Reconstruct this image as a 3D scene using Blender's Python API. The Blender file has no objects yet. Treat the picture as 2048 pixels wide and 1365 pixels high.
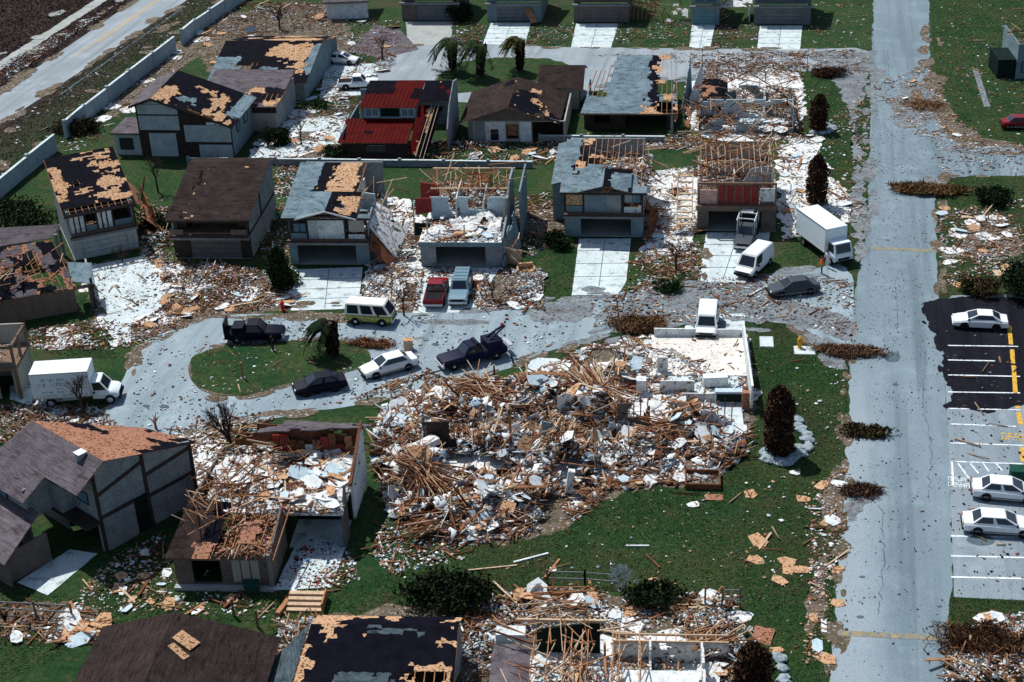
import bpy, bmesh, math, random
import numpy as np
from mathutils import Vector, Matrix
random.seed(7); RNG = np.random.default_rng(11)
R = math.radians
SC = bpy.context.scene
COL = SC.collection
# ------------------------------------------------------------------ camera
CAM_F, CAM_TH, CAM_AZ, CAM_RO, CAM_H = 3040.0, R(28.5), R(12.5), R(-2.5), 63.6
_s, _c = math.sin, math.cos
FW = np.array([-_s(CAM_AZ)*_c(CAM_TH), _c(CAM_AZ)*_c(CAM_TH), -_s(CAM_TH)])
_r0 = np.array([_c(CAM_AZ), _s(CAM_AZ), 0.0]); _u0 = np.cross(_r0, FW)
RT = _r0*_c(CAM_RO)+_u0*_s(CAM_RO); UP = -_r0*_s(CAM_RO)+_u0*_c(CAM_RO)
CAMP = np.array([0.0, 0.0, CAM_H])
cd = bpy.data.cameras.new('camera'); cam = bpy.data.objects.new('camera', cd); COL.objects.link(cam)
cd.sensor_width = 36; cd.lens = 36*CAM_F/2048; cd.clip_start = 1; cd.clip_end = 3000
cam.matrix_world = Matrix(((RT[0], UP[0], -FW[0], CAMP[0]), (RT[1], UP[1], -FW[1], CAMP[1]), (RT[2], UP[2], -FW[2], CAMP[2]), (0, 0, 0, 1)))
SC.camera = cam
# ------------------------------------------------------------------ light
SUN_EL, SUN_AZ = R(57), R(48)          # azimuth measured from +Y towards -X
w = bpy.data.worlds.new('World'); SC.world = w; w.use_nodes = True
nt = w.node_tree; bg = nt.nodes['Background']
sky = nt.nodes.new('ShaderNodeTexSky'); sky.sky_type = 'NISHITA'; sky.sun_disc = False
sky.sun_elevation = SUN_EL; sky.sun_rotation = -SUN_AZ
nt.links.new(sky.outputs[0], bg.inputs[0]); bg.inputs[1].default_value = 0.105
sl = bpy.data.lights.new('sun', 'SUN'); sl.energy = 4.6; sl.angle = R(0.53); sl.color = (1.0, 0.985, 0.955)
so = bpy.data.objects.new('sun', sl); COL.objects.link(so)
sd = Vector((-_s(SUN_AZ)*_c(SUN_EL), _c(SUN_AZ)*_c(SUN_EL), _s(SUN_EL)))
so.rotation_euler = sd.to_track_quat('Z', 'Y').to_euler(); so.location = (-60, 160, 90)
SC.view_settings.view_transform = 'Standard'; SC.view_settings.look = 'None'
SC.view_settings.gamma = 1; SC.view_settings.exposure = 0.0; SC.view_settings.use_curve_mapping = False

def G(px, py, z=0.0):
    d = FW*CAM_F + RT*(px-1024) - UP*(py-682.5)
    t = (z-CAM_H)/d[2]
    q = CAMP + t*d
    return Vector((q[0], q[1], z))

# ------------------------------------------------------------------ materials
MATS = {}
def new_mat(name):
    m = bpy.data.materials.new(name); m.use_nodes = True
    nt = m.node_tree; b = nt.nodes['Principled BSDF']
    MATS[name] = m
    return m, nt, b
def N(nt, t, **k):
    n = nt.nodes.new(t)
    for a, v in k.items():
        if a.startswith('i_'): n.inputs[a[2:].replace('_', ' ')].default_value = v
        else: setattr(n, a, v)
    return n
def mixc(nt, fac, a, b):
    m = nt.nodes.new('ShaderNodeMix'); m.data_type = 'RGBA'
    for s, v in ((0, fac), (6, a), (7, b)):
        if hasattr(v, 'is_output'): nt.links.new(v, m.inputs[s])
        elif s == 0: m.inputs[0].default_value = v
        else: m.inputs[s].default_value = (*v, 1)
    return m.outputs[2]
def ramp(nt, src, p0, p1):
    n = nt.nodes.new('ShaderNodeMapRange'); n.inputs[1].default_value = p0; n.inputs[2].default_value = p1
    nt.links.new(src, n.inputs[0]); return n.outputs[0]
def noise(nt, scale, detail=4, rough=0.6, coord=None, dist=0.0):
    n = nt.nodes.new('ShaderNodeTexNoise'); n.inputs['Scale'].default_value = scale
    n.inputs['Detail'].default_value = detail; n.inputs['Roughness'].default_value = rough
    n.inputs['Distortion'].default_value = dist
    if coord is not None: nt.links.new(coord, n.inputs['Vector'])
    return n.outputs['Fac']
def mat(name, ca, cb, scale=1.5, rough=0.8, fine=12.0, lo=0.35, hi=0.65, spec=0.03, bump=0.0, metal=0.0, speck=None, speck_scale=9.0, speck_th=(0.62, 0.68)):
    """two-tone weathered surface: broad blotches + fine grain, optional dark or light specks"""
    m, nt, b = new_mat(name)
    geo = N(nt, 'ShaderNodeNewGeometry').outputs['Position']
    f1 = ramp(nt, noise(nt, scale, 5, 0.65, geo), lo, hi)
    f2 = noise(nt, fine, 3, 0.7, geo)
    c = mixc(nt, f1, ca, cb)
    dark = tuple(0.72*v for v in ca)
    c = mixc(nt, ramp(nt, f2, 0.45, 0.75), c, tuple(min(1, 1.12*v) for v in cb))
    c = mixc(nt, ramp(nt, f2, 0.45, 0.25), c, dark)
    if name.startswith('shingle'):   # courses follow the contour of the slope
        st = N(nt, 'ShaderNodeVectorMath', operation='MULTIPLY'); st.inputs[1].default_value = (0.9, 0.9, 14.0); nt.links.new(geo, st.inputs[0])
        c = mixc(nt, ramp(nt, noise(nt, 1.0, 3, 0.6, st.outputs[0]), 0.5, 0.75), c, tuple(0.5*v for v in ca))
        c = mixc(nt, ramp(nt, noise(nt, 0.8, 3, 0.6, st.outputs[0], 0.3), 0.58, 0.8), c, tuple(1.35*v for v in cb))
    if speck:
        f3 = ramp(nt, noise(nt, speck_scale, 2, 0.5, geo), *speck_th)
        c = mixc(nt, f3, c, speck)
    nt.links.new(c, b.inputs['Base Color'])
    b.inputs['Roughness'].default_value = rough; b.inputs['Specular IOR Level'].default_value = spec
    b.inputs['Metallic'].default_value = metal
    if bump:
        bn = N(nt, 'ShaderNodeBump'); bn.inputs['Strength'].default_value = bump; bn.inputs['Distance'].default_value = 0.05
        nt.links.new(f2, bn.inputs['Height']); nt.links.new(bn.outputs[0], b.inputs['Normal'])
    return m
mat('stucco_grey', (0.15, 0.175, 0.188), (0.28, 0.31, 0.322), 1.1, 0.9, 7, bump=0.6)
mat('stucco_pale', (0.3, 0.34, 0.35), (0.46, 0.5, 0.505), 1.1, 0.9, 7, bump=0.6)
mat('stucco_white', (0.46, 0.51, 0.52), (0.74, 0.77, 0.76), 1.3, 0.9, 8, bump=0.4, speck=(0.3, 0.23, 0.18), speck_scale=2.4, speck_th=(0.6, 0.74))
mat('stucco_tan', (0.3, 0.29, 0.25), (0.4, 0.38, 0.33), 0.8, 0.9, 10, bump=0.4)
mat('stucco_blue', (0.12, 0.18, 0.2), (0.2, 0.27, 0.3), 0.8, 0.9, 10, bump=0.4)
mat('siding_brown', (0.1, 0.08, 0.07), (0.17, 0.14, 0.125), 1.2, 0.9, 12)
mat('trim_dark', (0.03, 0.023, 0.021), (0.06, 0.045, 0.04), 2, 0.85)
mat('trim_grey', (0.13, 0.14, 0.145), (0.22, 0.23, 0.23), 2, 0.85)
mat('trim_wood', (0.13, 0.085, 0.06), (0.21, 0.14, 0.1), 2, 0.85)
mat('osb', (0.4, 0.225, 0.12), (0.58, 0.37, 0.22), 1.0, 0.9, 9, speck=(0.16, 0.07, 0.03), speck_scale=5.5, speck_th=(0.54, 0.62))
mat('osb_red', (0.26, 0.125, 0.075), (0.38, 0.19, 0.12), 1.0, 0.9, 9, speck=(0.1, 0.04, 0.022), speck_scale=5.5, speck_th=(0.54, 0.62))
mat('felt', (0.0015, 0.0015, 0.004), (0.006, 0.006, 0.011), 1.2, 0.8, 10)
mat('shingle_brown', (0.02, 0.014, 0.013), (0.048, 0.035, 0.031), 0.7, 0.95, 9, bump=0.8, speck=(0.018, 0.012, 0.011), speck_scale=6, speck_th=(0.6, 0.75))
mat('shingle_mauve', (0.075, 0.063, 0.068), (0.15, 0.13, 0.142), 0.7, 0.95, 9, bump=0.8)
mat('shingle_blue', (0.08, 0.125, 0.145), (0.2, 0.265, 0.3), 0.6, 0.9, 8, bump=0.8)
mat('shingle_slate', (0.028, 0.042, 0.05), (0.085, 0.115, 0.13), 0.8, 0.95, 8, bump=0.8)
mat('roof_red', (0.05, 0.0018, 0.002), (0.095, 0.004, 0.0035), 0.8, 0.7, 9, spec=0.03)
mat('lumber', (0.25, 0.105, 0.05), (0.43, 0.22, 0.115), 1.5, 0.85, 8)
mat('lumber_dark', (0.09, 0.036, 0.02), (0.19, 0.08, 0.042), 1.5, 0.85, 8)
mat('lumber_pale', (0.42, 0.29, 0.18), (0.58, 0.44, 0.3), 1.5, 0.85, 8)
mat('drywall', (0.45, 0.47, 0.47), (0.76, 0.77, 0.74), 1.6, 0.9, 6, speck=(0.22, 0.13, 0.085), speck_scale=2.6, speck_th=(0.56, 0.68))
mat('drywall_blue', (0.36, 0.48, 0.54), (0.52, 0.62, 0.66), 1.0, 0.9, 6)
mat('insulation', (0.5, 0.26, 0.21), (0.64, 0.42, 0.36), 1.5, 0.95, 6)
mat('concrete', (0.42, 0.5, 0.51), (0.61, 0.68, 0.68), 0.5, 0.9, 7, speck=(0.27, 0.27, 0.25), speck_scale=1.2, speck_th=(0.55, 0.75))
mat('concrete_tan', (0.27, 0.29, 0.27), (0.38, 0.4, 0.38), 0.5, 0.9, 7)
mat('dust', (0.52, 0.53, 0.51), (0.78, 0.79, 0.77), 0.9, 0.95, 5, speck=(0.2, 0.13, 0.09), speck_scale=2.2, speck_th=(0.55, 0.7), bump=0.6)
mat('dirt', (0.05, 0.05, 0.028), (0.16, 0.12, 0.09), 0.7, 0.95, 5, speck=(0.42, 0.4, 0.37), speck_scale=3.4, speck_th=(0.58, 0.72), bump=0.6)
mat('grey_litter', (0.1, 0.115, 0.125), (0.22, 0.25, 0.265), 0.6, 0.95, 4, speck=(0.12, 0.08, 0.06), speck_scale=2.2, speck_th=(0.55, 0.68), bump=0.6)
mat('sign_ink', (0.22, 0.32, 0.35), (0.34, 0.45, 0.48), 3, 0.7, 9)
mat('floor_beige', (0.56, 0.53, 0.47), (0.74, 0.71, 0.65), 0.6, 0.9, 6, speck=(0.42, 0.34, 0.27), speck_scale=3, speck_th=(0.6, 0.72))
mat('carpet_red', (0.2, 0.025, 0.025), (0.3, 0.06, 0.05), 1.5, 0.95)
mat('rock', (0.13, 0.17, 0.19), (0.34, 0.4, 0.42), 2.5, 0.9, 6, bump=0.5)
mat('bark', (0.04, 0.026, 0.022), (0.085, 0.06, 0.05), 3, 0.9)
mat('paint_white', (0.62, 0.7, 0.72), (0.78, 0.82, 0.82), 1.2, 0.8, 6, speck=(0.25, 0.29, 0.31), speck_scale=4, speck_th=(0.58, 0.66))
mat('paint_yellow', (0.55, 0.3, 0.03), (0.66, 0.4, 0.06), 1.5, 0.8, 6, speck=(0.2, 0.2, 0.17), speck_scale=4, speck_th=(0.58, 0.66))
mat('paint_ochre', (0.2, 0.19, 0.14), (0.34, 0.27, 0.14), 1.0, 0.8, 6, speck=(0.15, 0.2, 0.22), speck_scale=3, speck_th=(0.48, 0.6))
mat('wall_block', (0.24, 0.32, 0.36), (0.34, 0.42, 0.45), 0.5, 0.9, 6, bump=0.4)
mat('green_bin', (0.012, 0.05, 0.035), (0.02, 0.07, 0.05), 2, 0.6)
mat('rubber', (0.012, 0.012, 0.013), (0.025, 0.025, 0.027), 3, 0.8)
mat('steel', (0.45, 0.47, 0.48), (0.6, 0.62, 0.63), 3, 0.4, metal=0.6)
mat('underbody', (0.01, 0.01, 0.012), (0.02, 0.02, 0.022), 2, 0.7)
mat('skin', (0.4, 0.24, 0.17), (0.46, 0.28, 0.2), 2, 0.6)
mat('cloth_white', (0.62, 0.64, 0.66), (0.75, 0.76, 0.77), 4, 0.9)
mat('cloth_orange', (0.75, 0.09, 0.02), (0.85, 0.14, 0.03), 4, 0.9)
mat('cloth_dark', (0.05, 0.055, 0.08), (0.08, 0.085, 0.11), 4, 0.9)
mat('door_grey', (0.11, 0.125, 0.14), (0.16, 0.175, 0.19), 1, 0.7, 8)
mat('door_teal', (0.1, 0.2, 0.22), (0.15, 0.27, 0.3), 1, 0.7, 8)
mat('door_brown', (0.11, 0.1, 0.098), (0.16, 0.145, 0.14), 1, 0.7, 8)
mat('shade_black', (0.006, 0.014, 0.011), (0.012, 0.024, 0.02), 1, 0.7, 8)  # near-black for openings and rooms: their shade is put into the colour
mat('hydrant', (0.7, 0.3, 0.02), (0.8, 0.4, 0.04), 4, 0.5)
mat('red_paint', (0.5, 0.03, 0.02), (0.6, 0.06, 0.04), 4, 0.5)
def paint(name, c, rough=0.32, spec=0.35, dirt=0.12):
    m, nt, b = new_mat(name)
    geo = N(nt, 'ShaderNodeNewGeometry').outputs['Position']
    f = ramp(nt, noise(nt, 2.5, 5, 0.7, geo), 0.5, 0.8)
    d = tuple(v*(1-dirt)*0.85+0.004 for v in c)
    nt.links.new(mixc(nt, f, c, d), b.inputs['Base Color'])
    b.inputs['Roughness'].default_value = rough; b.inputs['Specular IOR Level'].default_value = spec
    return m
paint('car_white', (0.76, 0.79, 0.8)); paint('car_charcoal', (0.05, 0.062, 0.075), 0.45, 0.2); paint('car_navy', (0.003, 0.006, 0.03), 0.5, 0.12)
paint('car_black', (0.002, 0.004, 0.012), 0.5, 0.12); paint('car_red', (0.2, 0.006, 0.01)); paint('car_silver', (0.13, 0.23, 0.29), 0.35)
paint('truck_white', (0.74, 0.82, 0.84), 0.45, 0.3); paint('bus_white', (0.8, 0.78, 0.7)); paint('bus_yellow', (0.6, 0.6, 0.1))
paint('lamp_red', (0.45, 0.02, 0.015)); paint('lamp_clear', (0.7, 0.68, 0.6)); paint('chrome', (0.6, 0.62, 0.63), 0.2)
bt = MATS['bus_yellow'].node_tree; ck = N(bt, 'ShaderNodeTexWave', wave_type='BANDS', bands_direction='DIAGONAL'); tc = N(bt, 'ShaderNodeTexCoord')
bt.links.new(tc.outputs['Object'], ck.inputs['Vector']); ck.inputs['Scale'].default_value = 3.2; ck.inputs['Distortion'].default_value = 9.0; ck.inputs['Detail'].default_value = 1.0
bt.links.new(mixc(bt, ramp(bt, ck.outputs['Fac'], 0.5, 0.62), (0.62, 0.6, 0.14), (0.05, 0.05, 0.01)), bt.nodes['Principled BSDF'].inputs['Base Color'])
def glass(name, c):
    m, nt, b = new_mat(name)
    geo = N(nt, 'ShaderNodeNewGeometry').outputs['Position']
    nt.links.new(mixc(nt, noise(nt, 0.9, 2, 0.5, geo), c, tuple(2.2*v for v in c)), b.inputs['Base Color'])
    b.inputs['Roughness'].default_value = 0.08; b.inputs['Specular IOR Level'].default_value = 0.6
glass('glass_dark', (0.008, 0.012, 0.018)); glass('glass_blue', (0.06, 0.11, 0.15))
# debris takes its colours from the pieces themselves (one colour per piece)
m, nt, b = new_mat('debris_mix')
at = N(nt, 'ShaderNodeAttribute', attribute_name='Col')
geo = N(nt, 'ShaderNodeNewGeometry').outputs['Position']
f = noise(nt, 9.0, 3, 0.7, geo)
mm = N(nt, 'ShaderNodeMix', data_type='RGBA', blend_type='MULTIPLY'); mm.inputs[0].default_value = 1
nt.links.new(at.outputs['Color'], mm.inputs[6])
g = N(nt, 'ShaderNodeMapRange'); g.inputs[1].default_value = 0.3; g.inputs[2].default_value = 0.7; g.inputs[3].default_value = 0.75; g.inputs[4].default_value = 1.15
nt.links.new(f, g.inputs[0]); nt.links.new(g.outputs[0], mm.inputs[7])
nt.links.new(mm.outputs[2], b.inputs['Base Color']); b.inputs['Roughness'].default_value = 0.9; b.inputs['Specular IOR Level'].default_value = 0.15
m, nt, b = new_mat('leaf_mix')
at = N(nt, 'ShaderNodeAttribute', attribute_name='Col')
nt.links.new(at.outputs['Color'], b.inputs['Base Color']); b.inputs['Roughness'].default_value = 0.8; b.inputs['Specular IOR Level'].default_value = 0.05
# asphalt
def asphalt(name, ca, cb, spots, worn=False):
    m, nt, b = new_mat(name)
    geo = N(nt, 'ShaderNodeNewGeometry').outputs['Position']
    sp = N(nt, 'ShaderNodeVectorMath', operation='MULTIPLY'); sp.inputs[1].default_value = (1, 0.12, 1)
    nt.links.new(geo, sp.inputs[0])
    c = mixc(nt, ramp(nt, noise(nt, 0.35, 4, 0.6, sp.outputs[0]), 0.35, 0.65), ca, cb)
    c = mixc(nt, ramp(nt, noise(nt, 0.28, 5, 0.7, geo), 0.5, 0.75), c, tuple(1.25*v for v in cb))
    tr = N(nt, 'ShaderNodeVectorMath', operation='MULTIPLY'); tr.inputs[1].default_value = (1.0, 0.03, 1); nt.links.new(geo, tr.inputs[0])
    c = mixc(nt, ramp(nt, noise(nt, 0.9, 3, 0.55, tr.outputs[0]), 0.5, 0.72), c, tuple(0.8*v for v in ca))
    if worn:   # bleached near-side lane, fading out towards the crown of the road
        sx = N(nt, 'ShaderNodeSeparateXYZ'); nt.links.new(geo, sx.inputs[0])
        ad = N(nt, 'ShaderNodeMath', operation='MULTIPLY_ADD'); ad.inputs[1].default_value = 3.2; nt.links.new(noise(nt, 0.22, 5, 0.7, geo), ad.inputs[0]); nt.links.new(sx.outputs[0], ad.inputs[2])
        mu = N(nt, 'ShaderNodeMath', operation='MULTIPLY'); nt.links.new(ramp(nt, ad.outputs[0], 8.6, 6.0), mu.inputs[0]); nt.links.new(ramp(nt, sx.outputs[1], 124.0, 104.0), mu.inputs[1])
        c = mixc(nt, mu.outputs[0], c, (0.29, 0.345, 0.372))
    c = mixc(nt, ramp(nt, noise(nt, 1.6, 4, 0.6, geo), 0.64, 0.72), c, spots)
    c = mixc(nt, ramp(nt, noise(nt, 14, 2, 0.6, geo), 0.5, 0.8), c, tuple(0.75*v for v in ca))
    c = mixc(nt, ramp(nt, noise(nt, 11, 2, 0.6, geo, 0.2), 0.55, 0.85), c, tuple(min(1, 1.35*v) for v in cb))
    nt.links.new(c, b.inputs['Base Color']); b.inputs['Roughness'].default_value = 0.9; b.inputs['Specular IOR Level'].default_value = 0.04
asphalt('asphalt', (0.15, 0.182, 0.202), (0.205, 0.24, 0.262), (0.1, 0.12, 0.13))
asphalt('asphalt_road', (0.15, 0.202, 0.23), (0.205, 0.262, 0.292), (0.1, 0.12, 0.13), True)
asphalt('asphalt_light', (0.235, 0.275, 0.295), (0.31, 0.35, 0.37), (0.17, 0.2, 0.205))
asphalt('asphalt_lot', (0.195, 0.24, 0.268), (0.26, 0.305, 0.332), (0.11, 0.115, 0.12))
asphalt('asphalt_black', (0.007, 0.007, 0.011), (0.015, 0.016, 0.022), (0.028, 0.018, 0.014))
asphalt('asphalt_patch', (0.07, 0.1, 0.115), (0.1, 0.14, 0.155), (0.05, 0.07, 0.07))
asphalt('asphalt_street', (0.21, 0.275, 0.305), (0.3, 0.365, 0.392), (0.14, 0.17, 0.18))
# ground: rough grass, worn to olive, straw and soil
m, nt, b = new_mat('grass_ground')
geo = N(nt, 'ShaderNodeNewGeometry').outputs['Position']
c = mixc(nt, ramp(nt, noise(nt, 0.16, 5, 0.65, geo), 0.36, 0.62), (0.012, 0.055, 0.016), (0.042, 0.08, 0.022))
c = mixc(nt, ramp(nt, noise(nt, 0.5, 6, 0.7, geo), 0.52, 0.68), c, (0.085, 0.082, 0.036))
c = mixc(nt, ramp(nt, noise(nt, 2.5, 4, 0.7, geo), 0.4, 0.75), c, (0.009, 0.016, 0.007))
c = mixc(nt, ramp(nt, noise(nt, 0.09, 6, 0.7, geo, 0.4), 0.56, 0.66), c, (0.065, 0.05, 0.033))
c = mixc(nt, ramp(nt, noise(nt, 7, 2, 0.6, geo), 0.58, 0.78), c, (0.045, 0.058, 0.024))
sx = N(nt, 'ShaderNodeSeparateXYZ'); nt.links.new(geo, sx.inputs[0])
far = ramp(nt, sx.outputs[0], -86.0, -100.0)
c2 = mixc(nt, ramp(nt, noise(nt, 0.3, 6, 0.75, geo), 0.38, 0.62), (0.014, 0.008, 0.009), (0.05, 0.03, 0.026))
c2 = mixc(nt, ramp(nt, noise(nt, 1.1, 5, 0.7, geo), 0.6, 0.74), c2, (0.26, 0.2, 0.15))
c = mixc(nt, far, c, c2)
nt.links.new(c, b.inputs['Base Color']); b.inputs['Roughness'].default_value = 0.95; b.inputs['Specular IOR Level'].default_value = 0.1
bn = N(nt, 'ShaderNodeBump'); bn.inputs['Strength'].default_value = 0.9; bn.inputs['Distance'].default_value = 0.15
nt.links.new(noise(nt, 3.0, 6, 0.75, geo), bn.inputs['Height']); nt.links.new(bn.outputs[0], b.inputs['Normal'])

# ------------------------------------------------------------------ mesh helpers
def link(o, parent=None):
    COL.objects.link(o)
    if parent is not None: o.parent = parent
    return o
def tag(o, label=None, cat=None, group=None, kind=None):
    if label: o['label'] = label
    if cat: o['category'] = cat
    if group: o['group'] = group
    if kind: o['kind'] = kind
    return o
def empty(name, loc, rz=0.0, label=None, cat=None, group=None):
    o = bpy.data.objects.new(name, None); o.location = loc; o.rotation_euler = (0, 0, rz); o.empty_display_size = 0.3
    link(o); return tag(o, label, cat, group)
class MB:
    def __init__(s): s.v = []; s.f = []; s.m = []
    def face(s, pts, mi=0):
        i = len(s.v); s.v += [tuple(p) for p in pts]; s.f.append(tuple(range(i, i+len(pts)))); s.m.append(mi); return s
    def box(s, x0, x1, y0, y1, z0, z1, mi=0, M=None):
        i = len(s.v)
        P = [(x0, y0, z0), (x1, y0, z0), (x1, y1, z0), (x0, y1, z0), (x0, y0, z1), (x1, y0, z1), (x1, y1, z1), (x0, y1, z1)]
        if M is not None: P = [tuple(M @ Vector(p)) for p in P]
        s.v += P
        for f in ((3, 2, 1, 0), (4, 5, 6, 7), (0, 1, 5, 4), (1, 2, 6, 5), (2, 3, 7, 6), (3, 0, 4, 7)):
            s.f.append(tuple(i+k for k in f)); s.m.append(mi)
        return s
    def beam(s, a, b, w=0.09, h=None, mi=0):
        a = Vector(a); b = Vector(b); d = b-a; L = d.length
        if L < 1e-4: return s
        q = d.to_track_quat('X', 'Z'); M = Matrix.Translation(a) @ q.to_matrix().to_4x4()
        h = h or w
        return s.box(0, L, -w/2, w/2, -h/2, h/2, mi, M)
    def prism(s, poly, axis, a, b, mi=0):
        """poly: 2d outline in the plane normal to axis ('x': (y,z), 'y': (x,z), 'z': (x,y))"""
        i = len(s.v); n = len(poly)
        for t in (a, b):
            for p in poly:
                s.v.append({'x': (t, p[0], p[1]), 'y': (p[0], t, p[1]), 'z': (p[0], p[1], t)}[axis])
        s.f.append(tuple(range(i, i+n))); s.f.append(tuple(range(i+2*n-1, i+n-1, -1))); s.m += [mi, mi]
        for k in range(n):
            s.f.append((i+k, i+(k+1) % n, i+n+(k+1) % n, i+n+k)[::-1]); s.m.append(mi)
        return s
    def tube(s, pts, rad, n=6, mi=0, cap=True):
        rings = []
        for k, p in enumerate(pts):
            p = Vector(p); a = Vector(pts[max(0, k-1)]); b_ = Vector(pts[min(len(pts)-1, k+1)])
            q = (b_-a).to_track_quat('Z', 'X'); r = rad[k] if hasattr(rad, '__len__') else rad
            rings.append([tuple(p + q @ Vector((r*math.cos(t*2*math.pi/n), r*math.sin(t*2*math.pi/n), 0))) for t in range(n)])
        return s.loft(rings, mi, cap)
    def loft(s, rings, mi=0, cap=True):
        i = len(s.v); n = len(rings[0])
        for r in rings: s.v += r
        for k in range(len(rings)-1):
            for t in range(n):
                s.f.append((i+k*n+t, i+k*n+(t+1) % n, i+(k+1)*n+(t+1) % n, i+(k+1)*n+t)); s.m.append(mi)
        if cap:
            s.f.append(tuple(i+t for t in range(n))[::-1]); s.m.append(mi)
            s.f.append(tuple(i+(len(rings)-1)*n+t for t in range(n))); s.m.append(mi)
        return s
    def mesh(s, name, mats, smooth=False, fix=True):
        me = bpy.data.meshes.new(name); me.from_pydata(s.v, [], s.f)
        for k in ([mats] if isinstance(mats, str) else mats): me.materials.append(MATS[k])
        if len(me.materials) > 1: me.polygons.foreach_set('material_index', s.m)
        if fix:
            bm = bmesh.new(); bm.from_mesh(me); bmesh.ops.recalc_face_normals(bm, faces=bm.faces); bm.to_mesh(me); bm.free()
        if smooth:
            me.polygons.foreach_set('use_smooth', [True]*len(me.polygons)); me.set_sharp_from_angle(angle=R(38))
        me.update(); return me
    def build(s, name, mats, parent=None, smooth=False, loc=None, fix=True):
        o = bpy.data.objects.new(name, s.mesh(name, mats, smooth, fix))
        if loc is not None: o.location = loc
        return link(o, parent)
def box(name, mats, parent, *a): return MB().box(*a).build(name, mats, parent)
def copy_tree(o, parent=None):
    c = o.copy(); COL.objects.link(c); c.parent = parent
    for ch in list(o.children): copy_tree(ch, c)
    return c
# value noise in 2d for ragged outlines
_perm = np.random.default_rng(5).random((256, 256))
def vn(x, y):
    x = np.asarray(x, float); y = np.asarray(y, float)
    xi = np.floor(x).astype(int); yi = np.floor(y).astype(int); fx = x-xi; fy = y-yi
    fx = fx*fx*(3-2*fx); fy = fy*fy*(3-2*fy)
    g = lambda a, b_: _perm[a % 256, b_ % 256]
    return (g(xi, yi)*(1-fx)+g(xi+1, yi)*fx)*(1-fy)+(g(xi, yi+1)*(1-fx)+g(xi+1, yi+1)*fx)*fy
def fbm(x, y, o=4):
    t = 0; a = 0.5
    for k in range(o): t = t+a*vn(np.asarray(x)*2**k+17*k, np.asarray(y)*2**k+31*k); a *= 0.5
    return t/(1-0.5**o)
# ------------------------------------------------------------------ ground sheets
def W(pts, z=0.0): return [G(x, y, z) for x, y in pts]
def ragged(P, step=0.6, amp=0.15, seed=0):
    out = []
    n = len(P)
    for k in range(n):
        a = P[k]; b_ = P[(k+1) % n]; d = (b_-a); L = math.hypot(d.x, d.y); m_ = max(1, int(L/step))
        nx, ny = (-d.y/L, d.x/L) if L > 0 else (0, 0)
        for t in range(m_):
            p = a+d*(t/m_); j = (float(fbm(p.x*1.1+seed*7.3, p.y*1.1+seed*3.1))-0.5)*2*amp if amp else 0
            out.append(Vector((p.x+nx*j, p.y+ny*j, p.z)))
    return out
def smooth_poly(P, it=2):
    for _ in range(it):
        Q = []
        for k in range(len(P)):
            a = P[k]; b_ = P[(k+1) % len(P)]
            Q += [a*0.75+b_*0.25, a*0.25+b_*0.75]
        P = Q
    return P
def sheet_obj(name, P, z, m, parent=None, thick=0.0):
    pts = [(p.x, p.y) for p in P]
    if thick:
        return MB().prism(pts, 'z', z-thick, z).build(name, m, parent)
    mb = MB(); mb.face([(x, y, z) for x, y in pts])
    o = mb.build(name, m, parent)
    if o.data.polygons[0].normal.z < 0: o.data.flip_normals()
    return o
def inpoly(x, y, P):
    x = np.asarray(x); y = np.asarray(y); c = np.zeros(x.shape, bool); n = len(P); j = n-1
    for i in range(n):
        xi, yi, xj, yj = P[i].x, P[i].y, P[j].x, P[j].y
        if yi != yj:
            c ^= ((yi > y) != (yj > y)) & (x < (xj-xi)*(y-yi)/(yj-yi)+xi)
        j = i
    return c
gm = MB(); gm.face([(-900, -600, 0), (900, -600, 0), (900, 1800, 0), (-900, 1800, 0)])
tag(gm.build('ground', 'grass_ground'), kind='structure')
HARD = []          # outlines where no grass grows
def road(name, pts, z, m, amp=0.12, smooth=0, kind='structure', step=0.6, parent=None):
    P = W(pts)
    if smooth: P = smooth_poly(P, smooth)
    P = ragged(P, step, amp, seed=len(HARD)); HARD.append(P)
    o = sheet_obj(name, P, z, m, parent)
    if parent is None: tag(o, kind=kind)
    return o
ROAD = road('road', [(1746, -60), (1746, 60), (1744, 95), (1742, 200), (1739, 300), (1737, 420), (1725, 520), (1712, 560), (1708, 640), (1700, 700), (1697, 820), (1692, 930), (1684, 1050), (1676, 1160), (1668, 1250), (1660, 1365), (1655, 1450), (1885, 1450), (1887, 1365), (1891, 1300), (1903, 1200), (1905, 1100), (1899, 950), (1893, 800), (1886, 700), (1880, 600), (1873, 520), (1874, 440), (1868, 380), (1890, 352), (2100, 352), (2160, 352), (2160, 296), (2050, 298), (1930, 292), (1890, 270), (1873, 230), (1860, 170), (1858, 60), (1858, -60)], 0.022, 'asphalt_road', 0.3, 1)
STREET = road('cul_de_sac_street', [(1712, 520), (1620, 541), (1480, 560), (1330, 580), (1150, 602), (950, 622), (830, 624), (690, 634), (560, 628), (430, 632), (330, 662), (262, 706), (250, 760), (225, 800), (185, 850), (245, 874), (400, 868), (560, 832), (700, 812), (850, 790), (930, 772), (1010, 738), (1130, 690), (1290, 650), (1480, 637), (1600, 650), (1660, 690), (1703, 735)], 0.018, 'asphalt_street', 0.3, 2)
UPPER = road('upper_street', [(690, 168), (752, 124), (812, 91), (960, 89), (1130, 95), (1400, 98), (1600, 99), (1750, 95), (1750, 145), (1500, 142), (1180, 178), (1160, 210), (930, 212), (860, 178), (740, 190)], 0.018, 'asphalt_light', 0.3, 1)
LOT = road('parking_lot', [(1886, 700), (1893, 800), (1899, 950), (1905, 1100), (1908, 1195), (2120, 1205), (2120, 590), (1960, 590), (1905, 592), (1880, 610)], 0.026, 'asphalt_lot', 0.05)
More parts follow.
